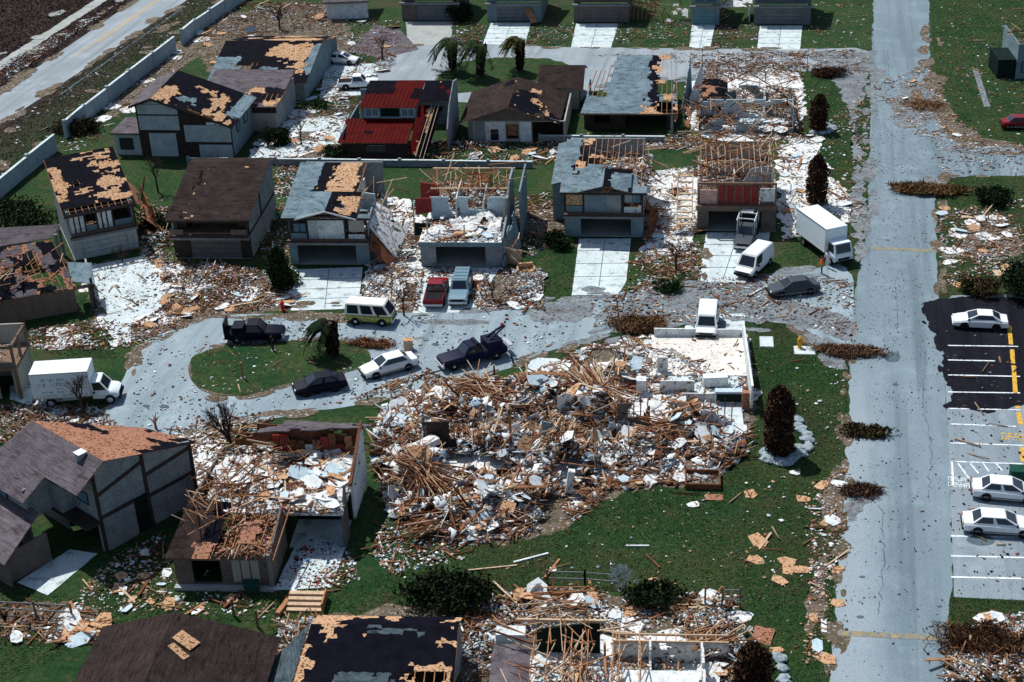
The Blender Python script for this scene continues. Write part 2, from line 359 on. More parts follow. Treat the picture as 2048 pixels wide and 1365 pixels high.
road('fresh_asphalt', [(1842, 612), (1862, 598), (1930, 594), (2120, 600), (2120, 800), (1990, 812), (1990, 826), (1905, 812), (1905, 776), (1890, 772), (1884, 690), (1876, 668), (1850, 645)], 0.031, 'asphalt_black', 0.5, 1, step=0.22)
HWY = road('highway', [(-160, 296), (0, 186), (273, 0), (420, -100), (520, -100), (375, 0), (0, 251), (-160, 362)], 0.018, 'asphalt_light', 0.15)
road('footpath', [(-60, 160), (0, 122), (95, 62), (200, -6), (226, -6), (112, 66), (0, 140), (-60, 178)], 0.014, 'concrete_tan', 0.25)
# road paint
def strip(name, a, b, w, z, m, parent):
    A = G(*a); B = G(*b); d = (B-A); d.z = 0; n = Vector((-d.y, d.x, 0)).normalized()*w/2
    P = [A-n, B-n, B+n, A+n]
    return sheet_obj(name, ragged(P, 0.5, 0.03, 1), z, m, parent)
strip('stop_line', (1744, 497), (1872, 503), 0.7, 0.034, 'paint_ochre', ROAD)
strip('stop_line', (1676, 1267), (1884, 1277), 0.5, 0.034, 'paint_ochre', ROAD)
for a, b_ in (((320, 0), (195, 86)), ((316, -1), (150, 112))): strip('centre_line', a, b_, 0.14, 0.024, 'paint_yellow', HWY)
strip('tyre_mark', (372, 12), (120, 190), 0.35, 0.0222, 'asphalt_patch', HWY)
for y0, y1, x1 in ((692, 694, 2036), (721, 723, 1990), (751, 754, 2040), (785, 787, 2040), (818, 821, 2040), (849, 854, 2032), (887, 892, 2046), (1073, 1077, 2120), (1113, 1118, 2120), (1155, 1160, 2120)):
    strip('stall_line', (1902 if y0 > 840 else 1896, y0), (x1, y1), 0.16, 0.037, 'paint_white', LOT)
for a, b_ in (((1904, 924), (2046, 929)), ((1904, 924), (1906, 972)), ((1916, 928), (1938, 958)), ((1941, 928), (1957, 948)), ((1966, 928), (1978, 944)), ((1992, 928), (2004, 942))):
    strip('hatch_line', a, b_, 0.14, 0.038, 'paint_white', LOT)
for a, b_ in (((2018, 652), (2022, 690)), ((2024, 700), (2026, 728)), ((2027, 732), (2031, 790)), ((2034, 792), (2036, 818)), ((2037, 826), (2041, 850)), ((2043, 896), (2047, 925))):
    strip('guide_line', a, b_, 0.36, 0.0385, 'paint_yellow', LOT)
def lettering(name, cx, cy, n, lw, lh, m, z):
    """painted word on the tarmac, too worn to read: upright strokes joined by short bars"""
    rr = random.Random(n*3+int(cx)); g0 = G(cx, cy); mb = MB(); x = 0
    for k in range(n):
        ww = lw*rr.uniform(0.75, 1.1)
        for (a, b_, c_, d) in ((0, 0.16, 0, 1), (0.84, 1, 0, rr.choice((1, 0.55))), (0.16, 0.84, 0.84, 1), (0.16, 0.84, rr.choice((0, 0.42)), 0)):
            if d == 0: d = c_+0.16
            mb.face([(x+ww*a, lh*c_, 0), (x+ww*b_, lh*c_, 0), (x+ww*b_, lh*d, 0), (x+ww*a, lh*d, 0)])
        x += ww*1.25
    o = mb.build(name, m, LOT, loc=(g0.x, g0.y, z), fix=False); return o
lettering('painted_word', 2004, 880, 7, 0.42, 1.0, 'paint_yellow', 0.039)
lettering('painted_word', 1897, 974, 5, 0.26, 0.6, 'paint_white', 0.0395)
lettering('painted_word', 1897, 962, 4, 0.3, 0.5, 'paint_white', 0.0395)
road('road_patch', [(1766, 706), (1798, 704), (1802, 722), (1786, 727), (1768, 722)], 0.029, 'asphalt_patch', 0.1, 2)
for x, y, s_ in ((1724, 1155, 8), (1720, 1235, 9), (1815, 1065, 4), (1878, 1214, 7), (1790, 770, 6), (292, 813, 9), (328, 815, 11), (870, 690, 9), (1960, 1082, 34)):
    road('oil_stain', [(x-s_, y), (x-s_*.3, y-s_*.35), (x+s_*.6, y-s_*.3), (x+s_, y+s_*.1), (x+s_*.2, y+s_*.4)], 0.042, 'asphalt_patch', 0.08, 2, step=0.2)
# driveways and slabs
DRIVES = []
def drive(pts, m='concrete', name='driveway', amp=0.06, z=[0.03]):
    z[0] += 0.0006
    DRIVES.append(road(name, pts, z[0], m, amp)); return DRIVES[-1]
drive([(1158, 478), (1262, 478), (1252, 566), (1236, 590), (1143, 592), (1146, 572)])
drive([(1412, 466), (1540, 466), (1532, 520), (1490, 566), (1400, 566), (1404, 520)])
drive([(848, 536), (1000, 536), (972, 580), (948, 626), (826, 627), (834, 580)])
drive([(590, 540), (726, 535), (716, 618), (582, 622)])
drive([(165, 535), (290, 512), (322, 560), (334, 612), (230, 650), (196, 600)])
drive([(812, 44), (905, 44), (902, 90), (815, 92)], 'concrete_tan')
drive([(982, 46), (1062, 46), (1050, 90), (965, 90)])
drive([(1152, 48), (1237, 48), (1222, 96), (1142, 96)])
drive([(1384, 50), (1430, 50), (1420, 98), (1378, 98)])
drive([(1520, 52), (1605, 52), (1600, 100), (1514, 100)])
drive([(748, 50), (800, 60), (838, 100), (760, 118), (700, 100)], 'shingle_mauve')
drive([(1376, 632), (1490, 628), (1488, 676), (1364, 676)])
drive([(1064, 716), (1112, 718), (1172, 740), (1130, 762), (1042, 762)])
drive([(548, 1182), (662, 1176), (694, 1088), (600, 1072)], name='patio')
drive([(34, 1166), (96, 1192), (196, 1108), (140, 1100)], name='patio')
drive([(196, 640), (262, 622), (262, 690), (230, 680)])
drive([(20, 772), (100, 770), (160, 800), (60, 812), (20, 800)])
drive([(650, 128), (760, 128), (740, 190), (640, 196)])
drive([(560, 244), (700, 228), (690, 262), (560, 266)], name='garden_path', amp=0.3)
drive([(500, 300), (620, 282), (690, 260), (690, 280), (560, 318), (500, 320)], name='garden_path', amp=0.3)
def joints(par, a, b_, c_, d, n, m=1):
    par = DRIVES[par]
    A, B, C_, D = [G(*p) for p in (a, b_, c_, d)]
    for i in range(1, n):
        p = A.lerp(D, i/n); q = B.lerp(C_, i/n); v = (q-p).normalized(); w_ = Vector((-v.y, v.x, 0))*.035
        sheet_obj('slab_joint', [p-w_, q-w_, q+w_, p+w_], .047, 'asphalt_patch', par)
    for i in range(1, m+1):
        p = A.lerp(B, i/(m+1)); q = D.lerp(C_, i/(m+1)); v = (q-p).normalized(); w_ = Vector((-v.y, v.x, 0))*.03
        sheet_obj('slab_joint', [p-w_, q-w_, q+w_, p+w_], .0475, 'asphalt_patch', par)
for q in ((0, (1158, 478), (1262, 478), (1250, 580), (1144, 582), 4), (1, (1414, 468), (1538, 468), (1490, 560), (1402, 560), 4), (3, (590, 542), (726, 538), (716, 616), (583, 620), 4), (7, (1152, 50), (1236, 50), (1222, 95), (1143, 95), 4), (9, (1520, 54), (1604, 54), (1599, 99), (1515, 99), 4), (6, (983, 48), (1061, 48), (1050, 89), (966, 89), 4), (8, (1384, 52), (1430, 52), (1420, 97), (1379, 97), 4)): joints(*q)
def crack(pts, w_=.03):
    rr = random.Random(int(pts[0][0])); P = W(pts); L = []; Rr = []
    for k in range(len(P)-1):
        n = max(2, int((P[k+1]-P[k]).length/.35))
        for i in range(n):
            p = P[k].lerp(P[k+1], i/n)+Vector((rr.gauss(0, .09), rr.gauss(0, .09), 0)); t = w_*rr.uniform(.4, 1.3); L.append((p.x-t, p.y-t, .0295)); Rr.append((p.x+t, p.y+t, .0295))
    mb = MB()
    for i in range(len(L)-1): mb.face([L[i], Rr[i], Rr[i+1], L[i+1]])
    mb.build('crack', 'asphalt_patch', ROAD, fix=False)
for q in ([(1766, 248), (1782, 268), (1806, 290)], [(1790, 560), (1796, 640), (1786, 700)], [(1850, 700), (1846, 800), (1862, 900), (1858, 1000)], [(1760, 1010), (1768, 1120), (1756, 1240)], [(1755, 330), (1800, 345), (1862, 350)], [(1775, 100), (1780, 180)], [(1900, 320), (1960, 328), (2040, 322)]): crack(q)
# traffic islands with a kerb
def island(name, pts, h=0.07, rag=.35):
    P = smooth_poly(W(pts), 3); HARD_LEN = len(HARD)
    k = sheet_obj(name, ragged(P, .5, .1, 2), h, 'dirt', None, thick=h+0.05)
    c = sum(P, Vector())/len(P); Q = [p+(c-p).normalized()*0.12 for p in P]
    sheet_obj('lawn', ragged(Q, 0.3, rag, 4), h+0.02, 'grass_ground', k); tag(k, kind='structure')
island('grass_island', [(374, 735), (390, 708), (450, 692), (560, 684), (690, 680), (742, 700), (740, 730), (690, 748), (600, 762), (510, 792), (430, 794), (384, 772)])
island('palm_island', [(856, 168), (905, 132), (965, 116), (1080, 116), (1150, 130), (1120, 160), (1000, 178), (900, 190)], .05, 1.0)
# worn verges, dust of plaster and soil thrown about the plots
_zc = [0.004]
def patch(pts, m, amp=0.9, name='debris_ground', z=None, step=0.35):
    _zc[0] += 0.0004
    P = ragged(smooth_poly(W(pts), 1), step, amp, seed=int(_zc[0]*1e4)); HARD.append(P)
    return tag(sheet_obj(name, P, _zc[0] if z is None else z, m), kind='structure')
patch([(740, 400), (836, 400), (850, 545), (830, 625), (720, 620), (735, 520)], 'dust')
patch([(1288, 350), (1400, 330), (1400, 470), (1330, 520), (1290, 500)], 'dust')
patch([(1552, 280), (1640, 270), (1640, 330), (1730, 420), (1712, 450), (1640, 420), (1600, 470), (1556, 480)], 'dust')
patch([(170, 520), (340, 520), (600, 560), (600, 620), (420, 640), (300, 690), (190, 660)], 'dirt')
patch([(180, 530), (300, 525), (340, 590), (260, 640), (200, 620)], 'dust')
patch([(770, 800), (900, 760), (1060, 755), (1180, 690), (1330, 660), (1500, 660), (1510, 900), (1430, 960), (1180, 1000), (1120, 1080), (900, 1090), (780, 1030), (740, 900)], 'dirt')
patch([(900, 790), (1180, 720), (1480, 700), (1490, 880), (1180, 960), (960, 1010), (860, 960)], 'dust')
patch([(560, 1240), (1000, 1190), (1460, 1190), (1500, 1380), (560, 1380)], 'dirt')
patch([(1040, 1290), (1440, 1260), (1480, 1400), (1040, 1400)], 'dust')
patch([(0, 810), (200, 820), (260, 870), (160, 900), (0, 880)], 'dirt')
patch([(1370, 130), (1600, 125), (1620, 270), (1380, 300)], 'dust')
patch([(380, 40), (640, 0), (700, 40), (700, 120), (600, 200), (430, 180)], 'dirt')
patch([(0, 1200), (220, 1215), (200, 1290), (0, 1260)], 'dirt')
patch([(330, 860), (460, 840), (440, 960), (390, 990)], 'dust')
patch([(1640, 975), (1692, 930), (1685, 1050), (1664, 1080), (1640, 1050)], 'dirt', 0.8); patch([(1625, 1120), (1660, 1100), (1650, 1200), (1622, 1300), (1612, 1290)], 'dirt', 0.7)
patch([(1560, 640), (1620, 660), (1700, 700), (1740, 712), (1690, 724), (1620, 700)], 'dirt', 0.5)
patch([(1760, 200), (1860, 130), (1900, 230), (1960, 280), (2048, 285), (2048, 305), (1900, 300), (1820, 260)], 'dirt', 0.9)
patch([(1870, 520), (1960, 510), (2048, 520), (2048, 470), (1980, 430), (1900, 500)], 'dirt', 0.9)
patch([(1890, 1300), (2048, 1230), (2048, 1400), (1880, 1400)], 'dirt', 0.9)
patch([(800, 530), (1080, 540), (1090, 620), (960, 630), (840, 630), (790, 620)], 'dirt')
patch([(1000, 420), (1130, 400), (1140, 460), (1060, 480)], 'dirt')
patch([(240, 160), (400, 60), (470, 20), (500, 40), (330, 160), (200, 260)], 'dirt')
patch([(560, 225), (720, 235), (700, 320), (520, 320)], 'dirt', 0.9)
patch([(840, 640), (980, 640), (980, 650), (840, 650)], 'grey_litter', 0.3, z=0.0265)
for pts in ([(1480, 545), (1560, 600), (1640, 612), (1700, 640), (1720, 690), (1620, 655), (1480, 640), (1300, 640), (1180, 650), (1250, 600), (1380, 575)],
            [(1780, 225), (1800, 180), (1860, 150), (1880, 230), (1850, 250), (1800, 262)],
            [(1600, 105), (1745, 100), (1742, 150), (1700, 260), (1736, 400), (1725, 520), (1690, 420), (1720, 330), (1680, 160)],
            [(1700, 860), (1760, 850), (1780, 862), (1730, 878)], [(1696, 960), (1750, 990), (1730, 1030), (1690, 1050)],
            [(1840, 352), (1900, 360), (1890, 395), (1810, 385)], [(1040, 620), (1180, 600), (1200, 640), (1060, 650)]):
    patch(pts, 'grey_litter', 0.9, z=0.0275+_zc[0]*0.1, name='swept_litter')

def edge_blobs(line, n, r0, r1, m, seed=1, side=.5):
    """dirt and trodden litter spilling over the road edge"""
    P = W(line); rg = np.random.default_rng(seed); seg = [(P[k+1]-P[k]).length for k in range(len(P)-1)]; tot = sum(seg)
    for i in range(n):
        t = rg.uniform(0, tot); k = 0
        while t > seg[k]: t -= seg[k]; k += 1
        p = P[k].lerp(P[k+1], t/seg[k]); d = (P[k+1]-P[k]).normalized(); r_ = rg.uniform(r0, r1); e = rg.uniform(.2, .5); off = rg.normal(0, side)
        c = Vector((p.x-d.y*off, p.y+d.x*off, 0)); nn = 9
        pts = [c+Vector((d.x*math.cos(a)*r_-d.y*math.sin(a)*r_*e, d.y*math.cos(a)*r_+d.x*math.sin(a)*r_*e, 0)) for a in [2*math.pi*q/nn for q in range(nn)]]
        _ze[0] += .00008; tag(sheet_obj('swept_litter', ragged(pts, .2, r_*.28, seed=i+seed*31), _ze[0], m), kind='structure')
_ze = [.0285]
edge_blobs([(1744, 95), (1742, 200), (1738, 330), (1736, 430), (1722, 520)], 34, .6, 2.2, 'grey_litter', 1)
edge_blobs([(1700, 700), (1697, 820), (1691, 930), (1684, 1050), (1676, 1160), (1668, 1250), (1661, 1360)], 30, .4, 1.5, 'dirt', 2, .25)
edge_blobs([(1858, 60), (1862, 170), (1880, 240), (1930, 292), (2040, 296)], 30, .6, 2.4, 'dirt', 3, .8)
edge_blobs([(2040, 352), (1890, 354), (1870, 390), (1874, 450), (1874, 520), (1880, 590)], 20, .4, 1.4, 'dirt', 4, .3)
edge_blobs([(1620, 545), (1480, 562), (1330, 582), (1150, 604), (950, 624)], 26, .5, 2.0, 'grey_litter', 5, .6)
edge_blobs([(690, 636), (560, 630), (430, 634), (330, 664), (262, 708), (248, 760)], 26, .5, 1.8, 'dirt', 6, .5)
edge_blobs([(245, 872), (400, 866), (560, 830), (700, 812), (850, 790), (930, 770), (1010, 738), (1130, 692)], 30, .5, 1.6, 'dirt', 7, .4)
edge_blobs([(1130, 692), (1290, 652), (1480, 640), (1600, 652), (1700, 730)], 26, .6, 2.2, 'grey_litter', 8, .7)
edge_blobs([(812, 93), (960, 90), (1130, 96), (1400, 99), (1600, 100)], 18, .5, 1.8, 'dirt', 9, .3)
edge_blobs([(1180, 178), (1500, 142), (1745, 140)], 18, .6, 2.2, 'grey_litter', 10, .6)
edge_blobs([(0, 186), (273, 0)], 18, .8, 3.0, 'dirt', 11, .4)
edge_blobs([(0, 251), (375, 0)], 18, .6, 2.2, 'dirt', 12, .3)
edge_blobs([(420, 693), (560, 685), (690, 682)], 9, .4, 1.2, 'dirt', 13, .3)
edge_blobs([(600, 764), (510, 793), (430, 794)], 9, .4, 1.2, 'dirt', 14, .3)
edge_blobs([(1143, 590), (1240, 588)], 5, .4, 1.2, 'grey_litter', 15, .5); edge_blobs([(590, 612), (716, 612)], 6, .4, 1.2, 'dirt', 16, .4); edge_blobs([(1404, 500), (1400, 560), (1480, 566)], 10, .4, 1.3, 'dirt', 17, .6)

edge_blobs([(1905, 812), (1960, 806), (2048, 800)], 12, .5, 2.0, 'asphalt_black', 18, .5); edge_blobs([(1846, 640), (1878, 670), (1886, 770)], 12, .3, .9, 'asphalt_black', 19, .2)
# ------------------------------------------------------------------ roof and wall sheets with torn outlines
def codes(nu, nv, ops, seed, Lu, Lv):
    U, V = np.meshgrid((np.arange(nu)+0.5)/nu, (np.arange(nv)+0.5)/nv, indexing='ij')
    xs, ys = U*Lu, V*Lv
    du = (fbm(xs*0.9+seed*5.7, ys*0.9+seed)-0.5)*0.30; dv = (fbm(xs*0.9+seed*2.1+40, ys*0.9+9)-0.5)*0.30
    bu = np.floor(xs/1.2); bv = np.floor(ys/0.6+0.5*(np.floor(xs/1.2) % 2))    # felt and boards give way sheet by sheet
    du = du*.55+(_perm[(bu.astype(int)*7+seed*13) % 256, (bv.astype(int)*11+3) % 256]-.5)*.13; dv = dv*.55+(_perm[(bu.astype(int)*5+91) % 256, (bv.astype(int)*3+seed*17) % 256]-.5)*.13
    c = np.full((nu, nv), 3)
    for op in ops:
        k = op[0]
        if k == 'all': c[:] = op[1]
        elif k == 'ell': c[((U+du-op[2])/op[4])**2+((V+dv-op[3])/op[5])**2 < 1] = op[1]
        elif k == 'rect': c[(U > op[2]) & (U < op[3]) & (V > op[4]) & (V < op[5])] = op[1]
        elif k == 'rag': c[(U+du*0.5 > op[2]) & (U+du*0.5 < op[3]) & (V+dv*0.5 > op[4]) & (V+dv*0.5 < op[5])] = op[1]
        elif k == 'noise': c[fbm(xs*op[2]+seed*3.3+op[4], ys*op[2]+op[4]*7) > op[3]] = op[1]
        elif k == 'tri': # keep below a line: v > a + b*u becomes code
            c[V+dv*0.4 > op[2]+op[3]*U] = op[1]
    return c
def islands(mask, least=3):
    """split a mask into its connected pieces"""
    lab = np.zeros(mask.shape, int); n = 0; out = []
    for i, j in zip(*[a.tolist() for a in np.nonzero(mask)]):
        if lab[i, j]: continue
        n += 1; st = [(i, j)]; lab[i, j] = n; cells = []
        while st:
            a, b_ = st.pop(); cells.append((a, b_))
            for c_, d in ((a+1, b_), (a-1, b_), (a, b_+1), (a, b_-1)):
                if 0 <= c_ < mask.shape[0] and 0 <= d < mask.shape[1] and mask[c_, d] and not lab[c_, d]: lab[c_, d] = n; st.append((c_, d))
        if len(cells) >= least:
            m_ = np.zeros(mask.shape, bool); m_[tuple(zip(*cells))] = True; out.append(m_)
    return out
def torn(name, quad, mask, *a, **k):
    o = None
    for m_ in islands(mask): o = torn1(name, quad, m_, *a, **k)
    return o
def torn1(name, quad, mask, t, off, m, parent, jit=0.3, seed=0, lift=0.0):
    """sheet over quad (p00,p10,p01,p11) keeping the cells of mask; real thickness"""
    nu, nv = mask.shape
    if not mask.any(): return None
    p00, p10, p01, p11 = [np.array(p, float) for p in quad]
    rg = np.random.default_rng(seed+nu)
    ju = rg.uniform(-jit, jit, (nu+1, nv+1))/nu; jv = rg.uniform(-jit, jit, (nu+1, nv+1))/nv
    ju[0] = ju[-1] = 0; jv[:, 0] = jv[:, -1] = 0
    U, V = np.meshgrid(np.arange(nu+1)/nu, np.arange(nv+1)/nv, indexing='ij'); U = U+ju; V = V+jv
    U3 = U[..., None]; V3 = V[..., None]
    Pt = p00*(1-U3)*(1-V3)+p10*U3*(1-V3)+p01*(1-U3)*V3+p11*U3*V3
    n = np.cross(p10-p00, p01-p00); n = n/np.linalg.norm(n)
    wob = (fbm(U*6+seed, V*6+3)-0.5)[..., None]*lift
    top = Pt+n*(off+wob); bot = Pt+n*(off+wob-t)
    vid = lambda i, j: i*(nv+1)+j
    nt_ = (nu+1)*(nv+1); F = []
    ii, jj = np.nonzero(mask)
    pad = np.zeros((nu+2, nv+2), bool); pad[1:-1, 1:-1] = mask
    for i, j in zip(ii.tolist(), jj.tolist()):
        a, b_, c_, d = vid(i, j), vid(i+1, j), vid(i+1, j+1), vid(i, j+1)
        F.append((a, b_, c_, d)); F.append((d+nt_, c_+nt_, b_+nt_, a+nt_))
        if not pad[i, j+1]: F.append((a, d, d+nt_, a+nt_))
        if not pad[i+2, j+1]: F.append((c_, b_, b_+nt_, c_+nt_))
        if not pad[i+1, j]: F.append((b_, a, a+nt_, b_+nt_))
        if not pad[i+1, j+2]: F.append((d, c_, c_+nt_, d+nt_))
    allv = np.concatenate([top.reshape(-1, 3), bot.reshape(-1, 3)])
    Fa = np.array(F); used = np.unique(Fa); remap = np.full(len(allv), -1); remap[used] = np.arange(len(used))
    me = bpy.data.meshes.new(name); me.from_pydata(allv[used].tolist(), [], remap[Fa].tolist()); me.materials.append(MATS[m]); me.update()
    return link(bpy.data.objects.new(name, me), parent)
def slope(parent, quad, ops=(), shingle='shingle_brown', deck='osb', cell=0.24, seed=1, raft=0.6, rafters=True, raft_m='lumber', felt='felt'):
    """one roof plane: rafters, boarding, felt and shingles, each torn away where the codes say.
    quad: eave-left, eave-right, ridge-left, ridge-right. codes 0 hole, 1 boarding, 2 felt, 3 shingles, 4 nothing at all"""
    p = [Vector(q) for q in quad]
    if (p[1]-p[0]).cross(p[2]-p[0]).z < 0: quad = [quad[1], quad[0], quad[3], quad[2]]; p = [Vector(q) for q in quad]
    Lu = (p[1]-p[0]).length; Lv = (p[2]-p[0]).length
    nu, nv = max(4, int(Lu/cell)), max(4, int(Lv/cell))
    c = codes(nu, nv, ops, seed, Lu, Lv)
    q = [tuple(v) for v in quad]
    torn('boarding', q, (c >= 1) & (c <= 3), 0.03, 0.0, deck, parent, seed=seed)
    torn('felt_layer', q, (c == 2), 0.012, 0.016, felt, parent, 0.4, seed, 0.02)
    torn('shingle_layer', q, (c == 3), 0.025, 0.034, shingle, parent, 0.35, seed, 0.03)
    if rafters and ((c == 0).any()):
        n = p[1]-p[0]; k = max(2, int(Lu/raft)); nn = (p[1]-p[0]).cross(p[2]-p[0]).normalized()*-0.11
        for i in range(k+1):
            u = i/k; iu = min(nu-1, int(u*nu)); colu = c[max(0, iu-1):iu+2]
            if not (colu == 0).any(): continue
            if (colu == 4).mean() > 0.9: continue
            vs = np.nonzero((colu != 4).any(0))[0]; v0, v1 = vs.min()/nv, (vs.max()+1)/nv
            a = p[0].lerp(p[1], u); b_ = p[2].lerp(p[3], u)
            MB().beam(a.lerp(b_, v0)+nn, a.lerp(b_, v1)+nn, 0.05, 0.16).build('rafter', raft_m, parent)
    return c
def wall_poly(name, m, parent, poly, axis, a, b): return MB().prism(poly, axis, a, b).build(name, m, parent)
def wall_holes(name, m, parent, axis, pos, t, u0, u1, z0, z1, holes=()):
    us = sorted({u0, u1, *[h[0] for h in holes], *[h[1] for h in holes]}); zs = sorted({z0, z1, *[h[2] for h in holes], *[h[3] for h in holes]})
    us = [u for u in us if u0 <= u <= u1]; zs = [z for z in zs if z0 <= z <= z1]
    mb = MB()
    for i in range(len(us)-1):
        z_run = None
        for j in range(len(zs)):
            inside = j == len(zs)-1 or any(h[0] <= us[i]+1e-6 and us[i+1] <= h[1]+1e-6 and h[2] <= zs[j]+1e-6 and zs[j+1] <= h[3]+1e-6 for h in holes)
            if inside:
                if z_run is not None:
                    if axis == 'x': mb.box(us[i], us[i+1], pos, pos+t, z_run, zs[j])
                    else: mb.box(pos, pos+t, us[i], us[i+1], z_run, zs[j])
                    z_run = None
            elif z_run is None: z_run = zs[j]
    return mb.build(name, m, parent)
def window(parent, x0, x1, y, z0, z1, frame='trim_dark', pane='glass_blue'):
    f = MB(); w_ = 0.07
    f.box(x0, x1, y-0.05, y+0.06, z0, z0+w_).box(x0, x1, y-0.05, y+0.06, z1-w_, z1).box(x0, x0+w_, y-0.047, y+0.057, z0+w_, z1-w_).box(x1-w_, x1, y-0.047, y+0.057, z0+w_, z1-w_)
    f.box((x0+x1)/2-0.03, (x0+x1)/2+0.03, y-0.04, y+0.05, z0+w_, z1-w_)
    o = f.build('window', frame, parent); box('pane', pane, o, x0+w_, x1-w_, y, y+0.02, z0+w_, z1-w_); return o
def window_y(parent, x, y0, y1, z0, z1, frame='trim_dark', pane='glass_blue'):
    f = MB(); w_ = 0.07
    f.box(x-0.05, x+0.06, y0, y1, z0, z0+w_).box(x-0.05, x+0.06, y0, y1, z1-w_, z1).box(x-0.047, x+0.057, y0, y0+w_, z0+w_, z1-w_).box(x-0.047, x+0.057, y1-w_, y1, z0+w_, z1-w_)
    o = f.build('window', frame, parent); box('pane', pane, o, x, x+0.02, y0+w_, y1-w_, z0+w_, z1-w_); return o
def garage_door(parent, x0, x1, y, z1, m='door_grey', z0=0.05):
    g = box('garage_door', 'trim_dark', parent, x0, x1, y+0.04, y+0.08, z0, z1); n = 4; h = (z1-z0)/n
    for k in range(n): box('panel', m, g, x0+0.03, x1-0.03, y, y+0.05, z0+k*h+0.02, z0+(k+1)*h-0.02)
    return g
def house(name, FL, rot, label, dx=0.0, dy=0.0):
    g = G(*FL); a = R(rot)
    return empty(name, (g.x+dx*_c(a)-dy*_s(a), g.y+dx*_s(a)+dy*_c(a), 0), a, label, 'house')
def jackstraw(parent, n, x0, x1, y0, y1, z0, z1, L=(1.0, 3.2), name='rafter', m=('lumber', 'lumber_pale', 'lumber_dark'), seed=0, tilt=0.5, lean=None):
    rr = random.Random(seed)
    for k in range(n):
        a = Vector((rr.uniform(x0, x1), rr.uniform(y0, y1), rr.uniform(z0, z1))); l = rr.uniform(*L)
        th = rr.uniform(0, 2*math.pi) if lean is None else lean+rr.gauss(0, 0.35); ph = rr.uniform(-tilt, tilt)
        d = Vector((math.cos(th)*math.cos(ph), math.sin(th)*math.cos(ph), math.sin(ph)))*l/2
        MB().beam(a-d, a+d, rr.choice((0.04, 0.05, 0.07)), rr.choice((0.05, 0.06, 0.12))).build(name, rr.choice(m), parent)
# ------------------------------------------------------------------ houses
def two_storey(h, w, d, ze, ry, rz, zb, zl=2.6, door=(1.5, 6.6, 'closed'), bays=(), posts=(), yu=0.0, wall='stucco_grey', trim='trim_dark', front=None, back=None, shingle='shingle_brown', seed=1, left=True, right=True, doorm='door_grey', rail=True, back_wall=True, oh=0.45, sidetrim=True, deck='osb', ledge_m='trim_grey', lf='stucco_blue'):
    box('ground_slab', 'concrete_tan', h, -0.05, w+0.05, 0.01, d, 0, 0.06)
    wall_holes('lower_front_wall', lf, h, 'x', 0, 0.18, 0, w, 0.06, zl, [(door[0], door[1], 0.06, 2.15)])  # dark lf tones put the deep shade of the front into the wall colour
    if door[2] == 'closed': garage_door(h, door[0], door[1], 0.05, 2.15, doorm)
    else:
        box('door_head', trim, h, door[0]-0.08, door[1]+0.08, -0.03, 0, 2.15, 2.3)
        box('inner_wall', 'stucco_tan', h, 0.2, w-0.2, 5.2, 5.3, 0.06, zl)
    box('ledge', ledge_m, h, -0.12, w+0.12, -0.55, 0.0, zl-0.28, zl-0.02)
    box('ledge_board', trim, h, -0.14, w+0.14, -0.6, -0.552, zl-0.02, zl+0.2)
    box('upper_floor', 'trim_wood', h, 0.02, w-0.02, -0.5, d-0.02, zl, zl+0.14)
    if left: wall_poly('side_wall', wall, h, [(0.185, 0.06), (d, 0.06), (d, zb), (ry, rz-0.08), (0.185, ze-0.08)] if left is True else left, 'x', 0, 0.16)
    if right: wall_poly('side_wall', wall, h, [(0.185, 0.06), (d, 0.06), (d, zb), (ry, rz-0.08), (0.185, ze-0.08)] if right is True else right, 'x', w-0.16, w)
    if sidetrim and right is True:
        MB().beam((w+0.03, 0.1, zl), (w+0.03, d-0.1, zl), 0.05, 0.22).build('timber', trim, h)
        MB().beam((w+0.03, ry*0.55, zl+0.12), (w+0.03, ry*0.55, ze+(rz-ze)*0.52), 0.05, 0.2).build('timber', trim, h)
        MB().beam((w+0.03, 0.12, ze-0.3), (w+0.03, ry, rz-0.35), 0.045, 0.2).build('timber', trim, h)
        MB().beam((w+0.03, 0.1, 0.06), (w+0.03, 0.1, ze-0.3), 0.06, 0.2).build('timber', trim, h)
    if back_wall: box('rear_wall', wall, h, 0.16, w-0.16, d-0.16, d, 0.06, zb-0.06)
    z0 = zl+0.14
    for (x0, x1, a, b_, k) in bays:
        if k == 'W': window(h, x0, x1, yu+0.08, a, b_)
        else: box('wall_panel', k, h, x0, x1, yu+0.04, yu+0.14, a, b_)
    for x in posts: box('timber_post', trim, h, x-0.07, x+0.07, yu, yu+0.18, z0, ze-0.05)
    if rail: box('head_rail', trim, h, -0.02, w+0.02, yu-0.01, yu+0.19, ze-0.22, ze-0.02)
    if front is not None:
        e = (ze-(rz-ze)/ry*oh)
        slope(h, [(-0.35, -oh, e), (w+0.35, -oh, e), (-0.35, ry, rz), (w+0.35, ry, rz)], front, shingle, deck, seed=seed)
        MB().beam((-0.36, -oh-0.03, e-0.1), (w+0.36, -oh-0.03, e-0.1), 0.05, 0.2).build('fascia', trim, h)
        if back is not None:
            slope(h, [(w+0.35, d+0.4, zb), (-0.35, d+0.4, zb), (w+0.35, ry+0.02, rz), (-0.35, ry+0.02, rz)], back, shingle, deck, seed=seed+1)

